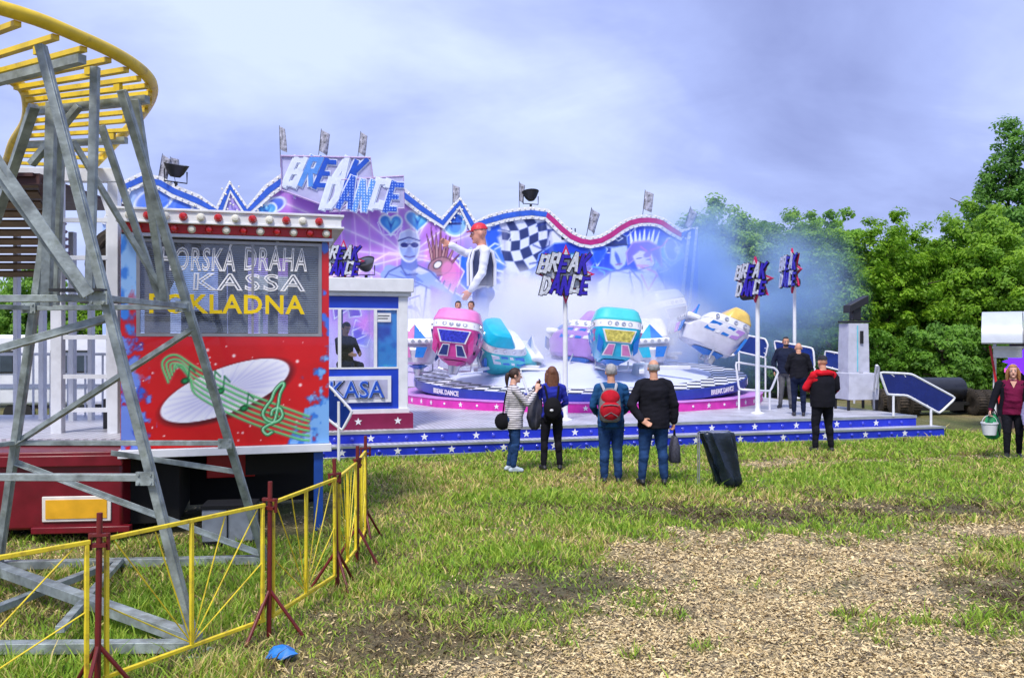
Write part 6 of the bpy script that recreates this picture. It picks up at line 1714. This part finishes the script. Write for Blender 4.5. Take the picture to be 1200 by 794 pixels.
def build_fence():
    P_ = [Vector((-3.75, 3.6, 0)), Vector((-2.46, 5.06, 0)), Vector((-1.76, 6.18, 0)), Vector((-1.5, 7.34, 0)), Vector((-1.5, 8.25, 0)), Vector((-1.56, 9.1, 0))]
    labs = ['second red fence post from the camera, in the near left corner', 'red fence post whose top stands before the red trailer', 'red fence post with splayed feet beside the blue plastic scrap', 'red fence post before the blue leg of the red booth', 'red fence post behind the fence corner', 'farthest red fence post near the platform steps']
    labs[0] = 'nearest red fence post, outside the bottom left corner of the picture'
    proto = None
    for i, p in enumerate(P_):
        if proto is None:
            r = empty('fence_post', p, 0, labs[i], 'fence post', 'red posts of the yellow fence'); proto = r
            m = MB(); m.cyl((0, 0, .0), (0, 0, 1.12), .019, .017, 10); m.build('post', FRED, r, local=True)
            m = MB(); m.box((0, 0, .93), (.085, .05, .022)); m.box((0, 0, .99), (.11, .04, .016)); m.tube([(-.05, .0, .9), (-.05, .0, 1.0)], .012, 6); m.tube([(.05, .0, .9), (.05, .0, 1.0)], .012, 6); m.build('bracket', FRED, r, local=True)
            for a in (25, 145, 265):
                m = MB(); m.cyl((0, 0, .34), (.24 * math.cos(rad(a)), .24 * math.sin(rad(a)), 0.0), .013, .013, 8); m.build('foot', FRED, r, local=True)
        else:
            r = copy_tree(proto); r.location = p; r['label'] = labs[i]
            r.rotation_euler = (random.uniform(-.02, .02), random.uniform(-.02, .02), rad((0, 10, -20, 40, 70, 30)[i]))
    pl = ['fence panel running out of the picture at the bottom left', 'wide fence panel between the two nearest visible red posts', 'fence panel in front of the pale crate, turning away', 'foreshortened fence panel behind the fence corner', 'farthest fence panel seen almost edge on']
    for i in range(5):
        a, b = P_[i], P_[i + 1]; d = (b - a); ln = d.length; d.normalize()
        r = empty('tube_barrier', a, math.atan2(d.y, d.x), pl[i], 'barrier', 'yellow tube barriers of the fence')
        x0, x1 = .06, ln - .06; zt, zb = .955, .13; mid = ln / 2
        for z in (zt, zb):
            m = MB(); m.beam((x0 - .02, 0, z), (x1 + .02, 0, z), .026, .026); m.build('rail', FYEL, r, bevel=.004, local=True)
        for x in (x0, mid, x1):
            m = MB(); m.beam((x, 0, zb + .01), (x, 0, zt - .01), .025, .025); m.build('upright', FYEL, r, bevel=.004, local=True)
        for x in (x0 + (mid - x0) * f_ for f_ in (.08, .55)):
            m = MB(); m.cyl((mid, 0, zb + .02), (x, 0, zt - .02), .0048, .0048, 6); m.build('rod', FYEL, r, local=True)
        for x in (mid + (x1 - mid) * f_ for f_ in (.45, .92)):
            m = MB(); m.cyl((mid, 0, zb + .02), (x, 0, zt - .02), .0048, .0048, 6); m.build('rod', FYEL, r, local=True)
        for x in (x0, x1):
            m = MB(); m.cyl((mid, 0, zb + .02), (x, 0, zb + .42), .0048, .0048, 6); m.build('rod', FYEL, r, local=True)
    # blue scrap
    c = G(331, 770); m = MB(); rs = random.Random(3); secs = []
    for k, (z, q) in enumerate(((0.0, .07), (.02, .1), (.05, .075), (.07, .03))):
        secs.append([c + Vector((q * math.cos(t) * rs.uniform(.6, 1.3), q * .8 * math.sin(t) * rs.uniform(.6, 1.3), z + rs.uniform(-.01, .02))) for t in [2 * math.pi * j / 14 for j in range(14)]])
    m.loft(secs); o = m.build('plastic_scrap', mat('blue_plastic', (.02, .2, .62), .35), None, smooth=20); tag(o, 'crumpled blue plastic scrap in the grass at the foot of a red fence post', 'litter')
# ------------------------------------------------------------------ ground, grass, trees, right side
def straw_mask(x, y):
    """1 = trampled straw patch, 0 = meadow"""
    pts = [G(690, 632), G(800, 622), G(960, 624), G(1080, 628), G(1135, 650), G(1110, 690), G(1140, 720), G(1240, 745), G(1300, 830), (Vector((2.6, 4.2, 0))), Vector((-.4, 4.2, 0)), G(560, 780), G(640, 740), G(720, 700), G(735, 668)]
    ins = np.zeros(x.shape, bool); d = np.full(x.shape, 1e9); n = len(pts)
    for i in range(n):
        ax, ay = pts[i].x, pts[i].y; bx, by = pts[(i + 1) % n].x, pts[(i + 1) % n].y
        ins ^= ((ay > y) != (by > y)) & (x < (bx - ax) * (y - ay) / (by - ay + 1e-12) + ax)
        ex, ey = bx - ax, by - ay; t = np.clip(((x - ax) * ex + (y - ay) * ey) / (ex * ex + ey * ey + 1e-12), 0, 1)
        d = np.minimum(d, np.hypot(x - ax - t * ex, y - ay - t * ey))
    sd = np.where(ins, d, -d)
    s = np.clip(.5 + (sd + (fbm(x * 1.5, y * 1.5, 51) - .5) * 1.5 + (fbm(x * 5, y * 5, 57) - .5) * 1.1) / .9, 0, 1)
    s = s * np.clip(.62 + (fbm(x * 2.3, y * 3.0, 58) - .28) * 2.4, .4, 1)
    # narrow straw lane to the right, and spill before the platform
    g2 = G(1230, 622); band = np.exp(-((y - 9.6 - (x - 5) * .05) / .35) ** 2) * np.clip((x - 4.5) / .6, 0, 1) * np.clip((8 - x) / 1, 0, 1)
    s = np.maximum(s, np.clip(band * 1.2 + (fbm(x * 2, y * 2, 61) - .5), 0, 1) * .9)
    b2 = np.exp(-((y - 14.9 - (x - 5) * .18) / .45) ** 2) * np.clip((x - 2) / 2, 0, 1)
    s = np.maximum(s, np.clip(b2 * 1.1 + (fbm(x * 1.6, y * 3, 63) - .62) * 2, 0, 1) * .75)
    return s
def dirt_mask(x, y):
    c = [(G(470, 750), .9, .55), (G(720, 680), .7, .5), (G(1150, 690), 1.3, .6), (G(1150, 770), .9, .4), (G(880, 600), 2.5, .5), (G(1060, 595), 2.0, .5), (G(560, 775), .7, .3), (G(620, 690), .8, .6)]
    m = 0
    for p, rx, ry in c: m = np.maximum(m, np.exp(-(((x - p.x) / rx) ** 2 + ((y - p.y) / ry) ** 2)))
    return np.clip(m * 1.1 + (fbm(x * 2.2, y * 2.2, 71) - .55) * 1.4, 0, 1)
def dry_mask(x, y):
    return np.clip((fbm(x * .7, y * .7, 81) - .385) * 2.5 + .15 * np.clip((11 - y) / 5, 0, 1), 0, 1)
def gz(x, y):
    k = np.clip((60 - np.hypot(x, y)) / 40, 0, 1)
    return (fbm(x * .9, y * .9, 91) - .5) * .06 * k + (fbm(x * 4, y * 4, 93) - .5) * .03 * k - .02

def build_ground():
    xs = np.concatenate([[-600, -250, -120, -60, -35], np.arange(-22, -9, 1.0), np.arange(-9, 14, .09), np.arange(14, 26, 1.0), [35, 60, 120, 250, 600]])
    ys = np.concatenate([[-300, -100, -30, -10, -3, 0, 1.5], np.arange(2.5, 20.5, .09), np.arange(21, 45, 1.5), [55, 75, 120, 220, 450, 900]])
    X, Y = np.meshgrid(xs, ys); s = straw_mask(X, Y); d = dirt_mask(X, Y); dr = dry_mask(X, Y)
    Z = gz(X, Y)
    col = np.array([.10, .125, .026])[None, None] * (1 - dr[..., None]) + np.array([.24, .19, .07]) * dr[..., None]
    n = fbm(X * 9, Y * 9, 95)[..., None]
    col = col * (1 - d[..., None] * .75) + np.array([.13, .10, .06]) * d[..., None] * .75
    col = col * (1 - s[..., None]) + np.array([.50, .40, .23]) * s[..., None]
    col = col * (.55 + .9 * n)
    idx = np.arange(X.size).reshape(X.shape)
    q = np.stack([idx[:-1, :-1], idx[:-1, 1:], idx[1:, 1:], idx[1:, :-1]], -1).reshape(-1, 4)
    m = colmat('meadow_soil', .95, 0, .9)
    t = m.node_tree; b_ = t.nodes['Principled BSDF']; l = b_.inputs['Base Color'].links[0].from_socket
    tc = t.nodes.new('ShaderNodeTexCoord')
    for sc, lo, hi in ((26, .45, 1.3), (110, .35, 1.4)):
        nz = t.nodes.new('ShaderNodeTexNoise'); nz.inputs['Scale'].default_value = sc; nz.inputs['Detail'].default_value = 3; t.links.new(tc.outputs['Object'], nz.inputs['Vector'])
        mr = t.nodes.new('ShaderNodeMapRange'); mr.inputs[1].default_value = .3; mr.inputs[2].default_value = .7; mr.inputs[3].default_value = lo; mr.inputs[4].default_value = hi; t.links.new(nz.outputs[0], mr.inputs[0])
        vm = t.nodes.new('ShaderNodeVectorMath'); vm.operation = 'SCALE'; t.links.new(l, vm.inputs[0]); t.links.new(mr.outputs[0], vm.inputs['Scale']); l = vm.outputs[0]
    t.links.new(l, b_.inputs['Base Color'])
    o = npmesh('ground', np.stack([X, Y, Z], -1).reshape(-1, 3), q, m, None, col.reshape(-1, 3), True)
    tag(o, 'trampled fairground meadow', None, None, 'structure')

def build_grass():
    rs = np.random.RandomState(12)
    # blades: density falls with distance, width grows
    N = 520000
    yy = 4.6 + (20 - 4.6) * rs.rand(N) ** 1.15; xx = (rs.rand(N) * 2 - 1) * (.66 * yy + .5)
    keep = np.ones(N, bool)
    rel = np.stack([xx - D0.x, yy - D0.y], -1); u = rel @ np.array([EX.x, EX.y]); v = rel @ np.array([EY.x, EY.y])
    keep &= ~((v > -.3) & (u > RX0) & (u < RX1 + .5))
    s = straw_mask(xx, yy); d = dirt_mask(xx, yy); dr = dry_mask(xx, yy)
    tuft = np.clip((fbm(xx * 1.6, yy * 1.6, 101) - .3) * 2.6, 0.05, 1) * np.clip((fbm(xx * 6, yy * 6, 103) - .25) * 2.5, .1, 1)
    keep &= rs.rand(N) < np.clip(1 - s * 1.15, .03, 1) * (1 - d * .2) * (.35 + .65 * tuft)
    keep &= ~((xx < -2.2) & (xx > -6.5) & (yy > 9.3) & (yy < 12))
    xx, yy, s, d, dr, tuft = [a[keep] for a in (xx, yy, s, d, dr, tuft)]; n = len(xx)
    h = (.04 + .09 * rs.rand(n)) * (.55 + .85 * tuft) * (1 - .5 * d) * (1 - .5 * s); h *= np.where(rs.rand(n) < .03, 1.7, 1)
    w_ = .0022 + .00075 * yy
    a = rs.rand(n) * 6.283; lean = (.2 + .75 * rs.rand(n)) * (1 + 1.4 * d + 1.2 * s)
    bx, by = np.cos(a), np.sin(a); px, py = -by, bx
    z0 = gz(xx, yy) - .005
    la = rs.rand(n) * 6.283; lx, ly = np.cos(la) * lean * h, np.sin(la) * lean * h
    V = np.zeros((n, 5, 3))
    V[:, 0] = np.stack([xx - px * w_, yy - py * w_, z0], -1); V[:, 1] = np.stack([xx + px * w_, yy + py * w_, z0], -1)
    V[:, 2] = np.stack([xx + px * w_ * .75 + lx * .4, yy + py * w_ * .75 + ly * .4, z0 + h * .6], -1); V[:, 3] = np.stack([xx - px * w_ * .75 + lx * .4, yy - py * w_ * .75 + ly * .4, z0 + h * .6], -1)
    V[:, 4] = np.stack([xx + lx, yy + ly, z0 + h * .95], -1)
    b = np.arange(n) * 5
    tri = np.concatenate([np.stack([b, b + 1, b + 2], -1), np.stack([b, b + 2, b + 3], -1), np.stack([b + 3, b + 2, b + 4], -1)])
    g1 = np.array([.20, .40, .03]); g2 = np.array([.46, .58, .07]); g3 = np.array([.70, .57, .22]); g4 = np.array([.17, .125, .065])
    t = rs.rand(n)[:, None]; c = g1 * (1 - t) + g2 * t
    dm = (rs.rand(n) < dr * .62 + .04)[:, None]; c = np.where(dm, g3 * (.7 + .5 * t), c)
    dm = (rs.rand(n) < d * .8)[:, None]; c = np.where(dm, g4 * (.7 + .6 * t), c)
    dm = (rs.rand(n) < s * .6)[:, None]; c = np.where(dm, g4 * .8 + g3 * .3 * t, c)
    c = c * (.8 + .4 * rs.rand(n))[:, None]
    cols = np.repeat(c, 5, 0)
    o = npmesh('grass', V.reshape(-1, 3), tri, colmat('grass_blades', .7, 0, 0, .35), None, cols)
    tag(o, 'short tufted meadow grass, green and yellowed', 'grass', None, 'stuff')
    # straw chips
    N = 900000
    yy = 4.5 + 12 * rs.rand(N) ** 1.5; xx = (rs.rand(N) * 2 - 1) * (.66 * yy + .4)
    s = straw_mask(xx, yy); dd = dry_mask(xx, yy)
    k = rs.rand(N) < np.clip(s ** 1.5 * .95 + .03 * dd, 0, 1) * (.35 + .65 * np.clip((fbm(xx * 5, yy * 5, 111) - .3) * 3, 0, 1)); xx, yy = xx[k], yy[k]; n = len(xx)
    ln = (.004 + .013 * rs.rand(n) ** 2.2) * (1 + yy * .05); wd = ln * (.18 + .3 * rs.rand(n)); a = rs.rand(n) * 6.283; tl = (rs.rand(n) - .5) * .9; tw = (rs.rand(n) - .5) * 1.2
    ex = np.stack([np.cos(a) * np.cos(tl), np.sin(a) * np.cos(tl), np.sin(tl)], -1) * ln[:, None]
    ey = np.stack([-np.sin(a) * np.cos(tw), np.cos(a) * np.cos(tw), np.sin(tw)], -1) * wd[:, None]
    c0 = np.stack([xx, yy, gz(xx, yy) + .006 + .016 * rs.rand(n)], -1)
    V = np.stack([c0 - ex - ey, c0 + ex - ey, c0 + ex + ey, c0 - ex + ey], 1).reshape(-1, 3)
    q = np.arange(n * 4).reshape(n, 4)
    t = rs.rand(n)[:, None]; c = np.array([.88, .70, .38]) * t + np.array([.40, .28, .12]) * (1 - t); c = np.where(rs.rand(n)[:, None] < .2, np.array([.13, .10, .06]), c)
    o = npmesh('straw_litter', V, q, colmat('straw', .8), None, np.repeat(c, 4, 0))
    tag(o, 'pale straw and wood chips strewn over the bare patch', 'straw', None, 'stuff')

def crown_mesh(name, seed, rx, rz, zc, ncl, nlf, leaf, c1, c2, pointy=0.0):
    rs = np.random.RandomState(seed)
    # clump centres through the crown's volume, mostly near the skin
    d = rs.normal(size=(ncl, 3)); d /= np.linalg.norm(d, axis=1)[:, None]
    rr = rs.rand(ncl) ** .35
    bumps = 1 + .15 * np.sin(d[:, 0] * 5 + seed) * np.cos(d[:, 2] * 4 + seed * 2) + .07 * rs.normal(size=ncl)
    cc = d * rr[:, None] * bumps[:, None]
    taper = 1 - pointy * np.clip(cc[:, 2] * .5 + .5, 0, 1)
    cc = np.stack([cc[:, 0] * rx * taper, cc[:, 1] * rx * taper, zc + cc[:, 2] * rz], -1)
    cs = rs.uniform(.20, .5, ncl) * rx * .42
    n = ncl * nlf; ci = np.repeat(np.arange(ncl), nlf)
    o = rs.normal(size=(n, 3)); o *= (rs.rand(n) ** .5 / np.linalg.norm(o, axis=1))[:, None]
    p = cc[ci] + o * cs[ci][:, None] * np.array([1, 1, .7])
    nr = o + rs.normal(size=(n, 3)) * .45 + np.array([0, -.6, .75]); nr /= np.linalg.norm(nr, axis=1)[:, None]
    t1 = np.cross(nr, rs.normal(size=(n, 3))); t1 /= np.linalg.norm(t1, axis=1)[:, None]; t2 = np.cross(nr, t1)
    sz = leaf * rs.uniform(.6, 1.35, n)[:, None]
    V = np.stack([p - t1 * sz, p - t2 * sz * .55 + nr * sz * .12, p + t1 * sz, p + t2 * sz * .55 + nr * sz * .12], 1).reshape(-1, 3)
    q = np.arange(n * 4).reshape(n, 4)
    ct = rs.rand(ncl)[ci][:, None] * .65 + rs.rand(n)[:, None] * .35
    c = np.array(c1) * (1 - ct) + np.array(c2) * ct
    return V, q, np.repeat(c, 4, 0)
LEAFM = colmat('foliage', .55, 0, 0, .5)
BARK = mat('bark', (.09, .065, .045), .9, var=.4, bump=.6)
def tree_proto(name, seed, rx, rz, zc, ncl, nlf, leaf, c1, c2, label, pointy=0.0, group=None):
    r = empty(name, (0, 0, 0), 0, label, 'tree', group)
    V, q, c = crown_mesh(name, seed, rx, rz, zc, ncl, nlf, leaf, c1, c2, pointy)
    o = npmesh('crown', V, q, LEAFM, r, c)
    m = MB(); rs = random.Random(seed)
    m.tube(smooth_path([(0, 0, -.1), (.05, .03, zc * .4), (-.06, .05, zc), (.02, 0, zc + rz * .6)], 4), .15, 10, radii=[.2, .19, .18, .17, .16, .15, .14, .13, .11, .09, .07, .05, .03])
    for k in range(7):
        a = rs.uniform(0, 6.28); z = zc * rs.uniform(.35, 1.1); e = Vector((math.cos(a) * rx * .8, math.sin(a) * rx * .8, z + rz * rs.uniform(.2, .6)))
        m.tube([(0, 0, z), Vector((0, 0, z)).lerp(e, .5) + Vector((0, 0, .15)), e], .05, 6, radii=[.07, .045, .015])
    m.build('trunk', BARK, r, local=True)
    return r
def build_trees():
    G1, G2 = (.13, .30, .02), (.38, .62, .04)
    D1, D2 = (.10, .25, .025), (.24, .50, .05)
    A = tree_proto('tree', 1, 2.5, 2.9, 3.7, 420, 105, .075, G1, G2, 'x', .25, 'row of bushy trees behind the ride')
    Bt = tree_proto('tree', 2, 2.3, 2.7, 3.4, 420, 105, .075, D1, (.28, .54, .045), 'x', .15, 'row of bushy trees behind the ride')
    spots = [(8.6, 36, 1.16, 'leafy tree at the left end of the row, half veiled by blue tinted smoke'), (10.2, 37.3, 1.18, 'leafy tree second from the left of the row, touched by the smoke'), (11.9, 35.6, 1.12, 'leafy tree straight behind the star sign seen edge on'),
             (13.6, 36.5, 1.2, 'leafy tree behind the black head of the covered tower'), (15.6, 35.4, 1.06, 'leafy tree behind the right side of the covered tower'), (17.4, 36.4, 1.06, 'leafy tree above the sloping stair railing'),
             (19.2, 35.2, 1.1, 'yellow green leafy tree above the black tank'), (21.0, 36.0, 1.04, 'leafy tree left of the white awning'), (22.9, 35.4, 1.06, 'leafy tree right above the white awning'), (6.2, 38.5, 1.0, 'leafy tree mostly hidden by the right end of the back wall'),
             (24.9, 36, 1.06, 'leafy tree cut by the right edge of the picture')]
    for i, (x, y, s, lab) in enumerate(spots):
        src = A if i % 2 == 0 else Bt
        r = src if i < 2 else copy_tree(src)
        r.location = (x, y, 0); r.rotation_euler = (0, 0, i * 1.9); r.scale = (s, s, s * (1 + .03 * math.sin(i * 2.3))); r['label'] = lab
    # understorey
    bs = tree_proto('bush', 5, 1.5, 1.25, 1.15, 190, 80, .066, (.08, .21, .02), (.24, .48, .045), 'x', 0, 'bushes at the foot of the tree row'); bs['category'] = 'bush'
    bl = ['bush behind the men on the deck', 'bush behind the covered tower stand', 'bush behind the stair railing', 'bush behind the black tank', 'bush behind the twin tyres', 'bush left of the white awned stall', 'bush behind the white awned stall', 'bush half hidden by the right end of the platform rail']
    for i, (x, y) in enumerate(((10.2, 32.0), (12.2, 31.5), (14.0, 31.8), (15.8, 31.0), (17.4, 30.8), (18.8, 31.4), (20.6, 31), (8.6, 33.0))):
        r = bs if i == 0 else copy_tree(bs); r.location = (x, y, 0); r.rotation_euler = (0, 0, i * 2.1); s = 1 + .15 * math.sin(i * 3); r.scale = (s, s, s * 1.1); r['label'] = bl[i]
    T = tree_proto('tall_tree', 8, 3.2, 5.0, 7.2, 300, 90, .095, (.05, .16, .02), (.2, .44, .05), 'tall tree towering over the row in the upper right corner', .62, None)
    T.location = (23.9, 41, 0); 
    # trees behind the coaster station
    for i, (x, y, s, lab) in enumerate(((-15.0, 27, .72, 'tree seen through the left bars of the coaster tower'), (-12.6, 27.5, .66, 'tree seen between the white posts of the station'), (-17.5, 27, .75, 'tree at the far left edge behind the coaster'), (-10.8, 29, .6, 'tree just left of the red booth behind the station'))):
        r = copy_tree(A if i % 2 else Bt); r.location = (x, y, 0); r.scale = (s, s, s); r.rotation_euler = (0, 0, i * 1.3); r['label'] = lab; r['group'] = 'trees behind the coaster station'

def build_right():
    # tank on twin tyres
    r = empty('tank_trailer', (12.2, 24.5, 0), rad(8), 'black tank on a trailer with muddy twin tyres behind the stair railing', 'trailer')
    m = MB(); m.cyl((-1.6, 0, 1.15), (1.1, 0, 1.15), .55, .55, 28); m.ell((1.1, 0, 1.15), (.22, .55, .55)); m.ell((-1.6, 0, 1.15), (.22, .55, .55)); m.build('tank', mat('black_tank', (.018, .02, .03), .3, var=.3), r, smooth=50, local=True)
    TY = mat('muddy_tyre', (.05, .04, .03), .9, var=.5, scale=5, dirt=(.14, .10, .06), damt=.8, dscale=3, bump=.6, bscale=12)
    for x in (-2.3, -1.65, 1.55, 2.05):
        for y in (-.55, .75):
            T = Matrix(((0, 0, 1), (1, 0, 0), (0, 1, 0)))
            m = MB(); m.lathe([(.26, -.2), (.42, -.23), (.53, -.2), (.56, -.12), (.56, .12), (.53, .2), (.42, .23), (.26, .2), (.26, -.2)], (x, y, .56), 28, 0, T)
            for k in range(28):
                a = 2 * math.pi * k / 28; m.box((x, y + .56 * math.cos(a), .56 + .56 * math.sin(a)), (.4, .05, .035), 0, Euler((a, 0, 0)).to_matrix())
            m.build('tyre', TY, r, local=True)
    m = MB(); m.box((0, 0, .5), (4.4, .8, .14)); m.box((-.2, 0, .35), (2.4, 1.0, .3)); m.build('chassis', DARK, r, local=True)
    r.scale = (.62,) * 3
    # stall at the right edge
    Y = 20.0; r = empty('stall', (12.75, Y + .6, 0), rad(-30), 'market stall with a rounded white awning at the right edge', 'stall')
    k = Y / F
    z = lambda py: CAMH - (py - 397) * k
    m = MB(); pr = []
    for t in np.linspace(0, 1, 9):
        a = rad(5 + 85 * t); pr.append((-.35 - .85 * math.cos(a) + .0, z(405) + .82 * math.sin(a)))
    for x0, x1 in ((-1.22, -.38), (-.36, .5), (.52, 1.4)):
        ring = [[Vector((x, y, zz_)) for y, zz_ in pr] + [Vector((x, y + .03, zz_ - .03)) for y, zz_ in pr[::-1]] for x in (x0, x1)]
        m.loft(ring)
    m.box((.35, .2, z(405) + .80), (2.0, 1.2, .04)); m.build('awning', mat('white_awning', (.52, .56, .62), .35, var=.05), r, smooth=40, local=True)
    for x in (-.95, 1.3):
        for y in ((-.6,) if x < 0 else (-.6, 1.3)):
            m = MB(); m.beam((x, y, 0), (x, y, z(400)), .07); m.build('post', WHITE, r, local=True)
    m = MB(); m.beam((-1.0, -.66, z(407)), (1.3, -.66, z(407)), .06); m.build('crossbar', WHITE, r, local=True)
    m = MB(); m.box((.4, 1.3, 1.2), (2.0, .05, 2.4)); m.box((-.62, .4, 1.3), (.04, 1.7, 2.1)); m.build('wall', mat('plum_stall_wall', (.03, .018, .035), .7), r, local=True)
    m = MB(); m.box((.15, -.35, .5), (2.3, .5, 1.0)); m.build('counter', mat('dark_counter', (.04, .025, .03), .6), r, bevel=.01, local=True)
    for x in (-.68, .02):
        m = MB(); m.box((x, -.66, z(413)), (.6, .01, .26)); m.build('price_board', WHITE, r, local=True)
    m = MB(); n = 22; m.prism([((.27 + .13 * (i % 2)) * math.cos(2 * math.pi * i / n) - .4, (.2 + .12 * (i % 2)) * math.sin(2 * math.pi * i / n) + z(424)) for i in range(n)], (0, -.6, 0), (1, 0, 0), (0, 0, 1), .03); m.build('purple_light', mat('purple_lamp', (.14, .02, .85), .4, emit=1.0), r, smooth=0, local=True)
    m = MB(); m.prism([(-.75, z(437)), (-.1, z(437)), (-.1, z(432)), (-.4, z(428)), (-.75, z(432))], (0, -.6, 0), (1, 0, 0), (0, 0, 1), .02); m.build('pink_light', mat('pink_lamp', (.85, .1, .5), .4, emit=.7), r, smooth=0, local=True)
    m = MB(); m.beam((-1.05, -.65, z(405)), (-.84, -.7, z(475)), .05); m.build('red_trim', RED, r, local=True)
    # refuse sack stand
    c = G(848, 570); r = empty('sack_stand', (c.x, c.y, 0), rad(6), 'black refuse sack hanging from a thin metal stand on the grass', 'refuse sack')
    SK = mat('black_sack', (.010, .018, .03), .25, var=.3, bump=.9, bscale=5)
    m = MB(); secs = []; rs = random.Random(8)
    for z_, hw, dx_, dep in ((.80, .235, -.11, .15), (.76, .24, -.11, .17), (.66, .222, -.08, .16), (.55, .215, -.05, .17), (.45, .21, -.02, .15), (.35, .205, .0, .165), (.25, .195, .03, .15), (.15, .195, .05, .16), (.07, .19, .06, .15), (.03, .17, .06, .12), (.005, .1, .06, .08)):
        secs.append([(dx_ + hw * math.copysign(abs(math.cos(t)) ** .6, math.cos(t)) + .02 * math.sin(t * 7 + z_ * 5) + rs.uniform(-.012, .012), dep * math.copysign(abs(math.sin(t)) ** .7, math.sin(t)) + .028 * math.sin(t * 9 + z_ * 4) + rs.uniform(-.01, .01), z_ + .01 * math.sin(t * 5)) for t in [2 * math.pi * j / 36 for j in range(36)]])
    m.loft(secs); m.build('sack', SK, r, smooth=60, local=True)
    m = MB(); m.tube([(-.37, -.02, 0), (-.37, -.02, .79), (-.3, -.08, .80), (.12, -.08, .80), (.12, .12, .8), (-.3, .12, .8), (-.37, .05, .79), (-.37, .06, 0)], .009, 6); m.build('stand', CHROME, r, local=True)
# ------------------------------------------------------------------ build
build_ground()
build_platform()
build_backdrop()
build_turntable()
build_red_booth()
build_station()
build_trailer()
build_coaster()
build_trees()
build_grass()
_head = build_star_signs()
build_kasa(_head)
build_flags()
u_, z_ = M2(622, 242); floodlight(PR + EX * u_ + EZ * (z_ + .05), rad(ANG + 8), -12, .95, 'black floodlight on top of the middle of the back wall')
u_, z_ = M2(206, 217); floodlight(PR + EX * u_ + EZ * (z_ + .05), rad(ANG + 30), 14, 1.2, 'blue lit floodlight at the far left end of the back wall')
build_cars()
build_railings()
build_tower()
build_statue()
build_fence()
build_right()
build_people()
build_smoke()
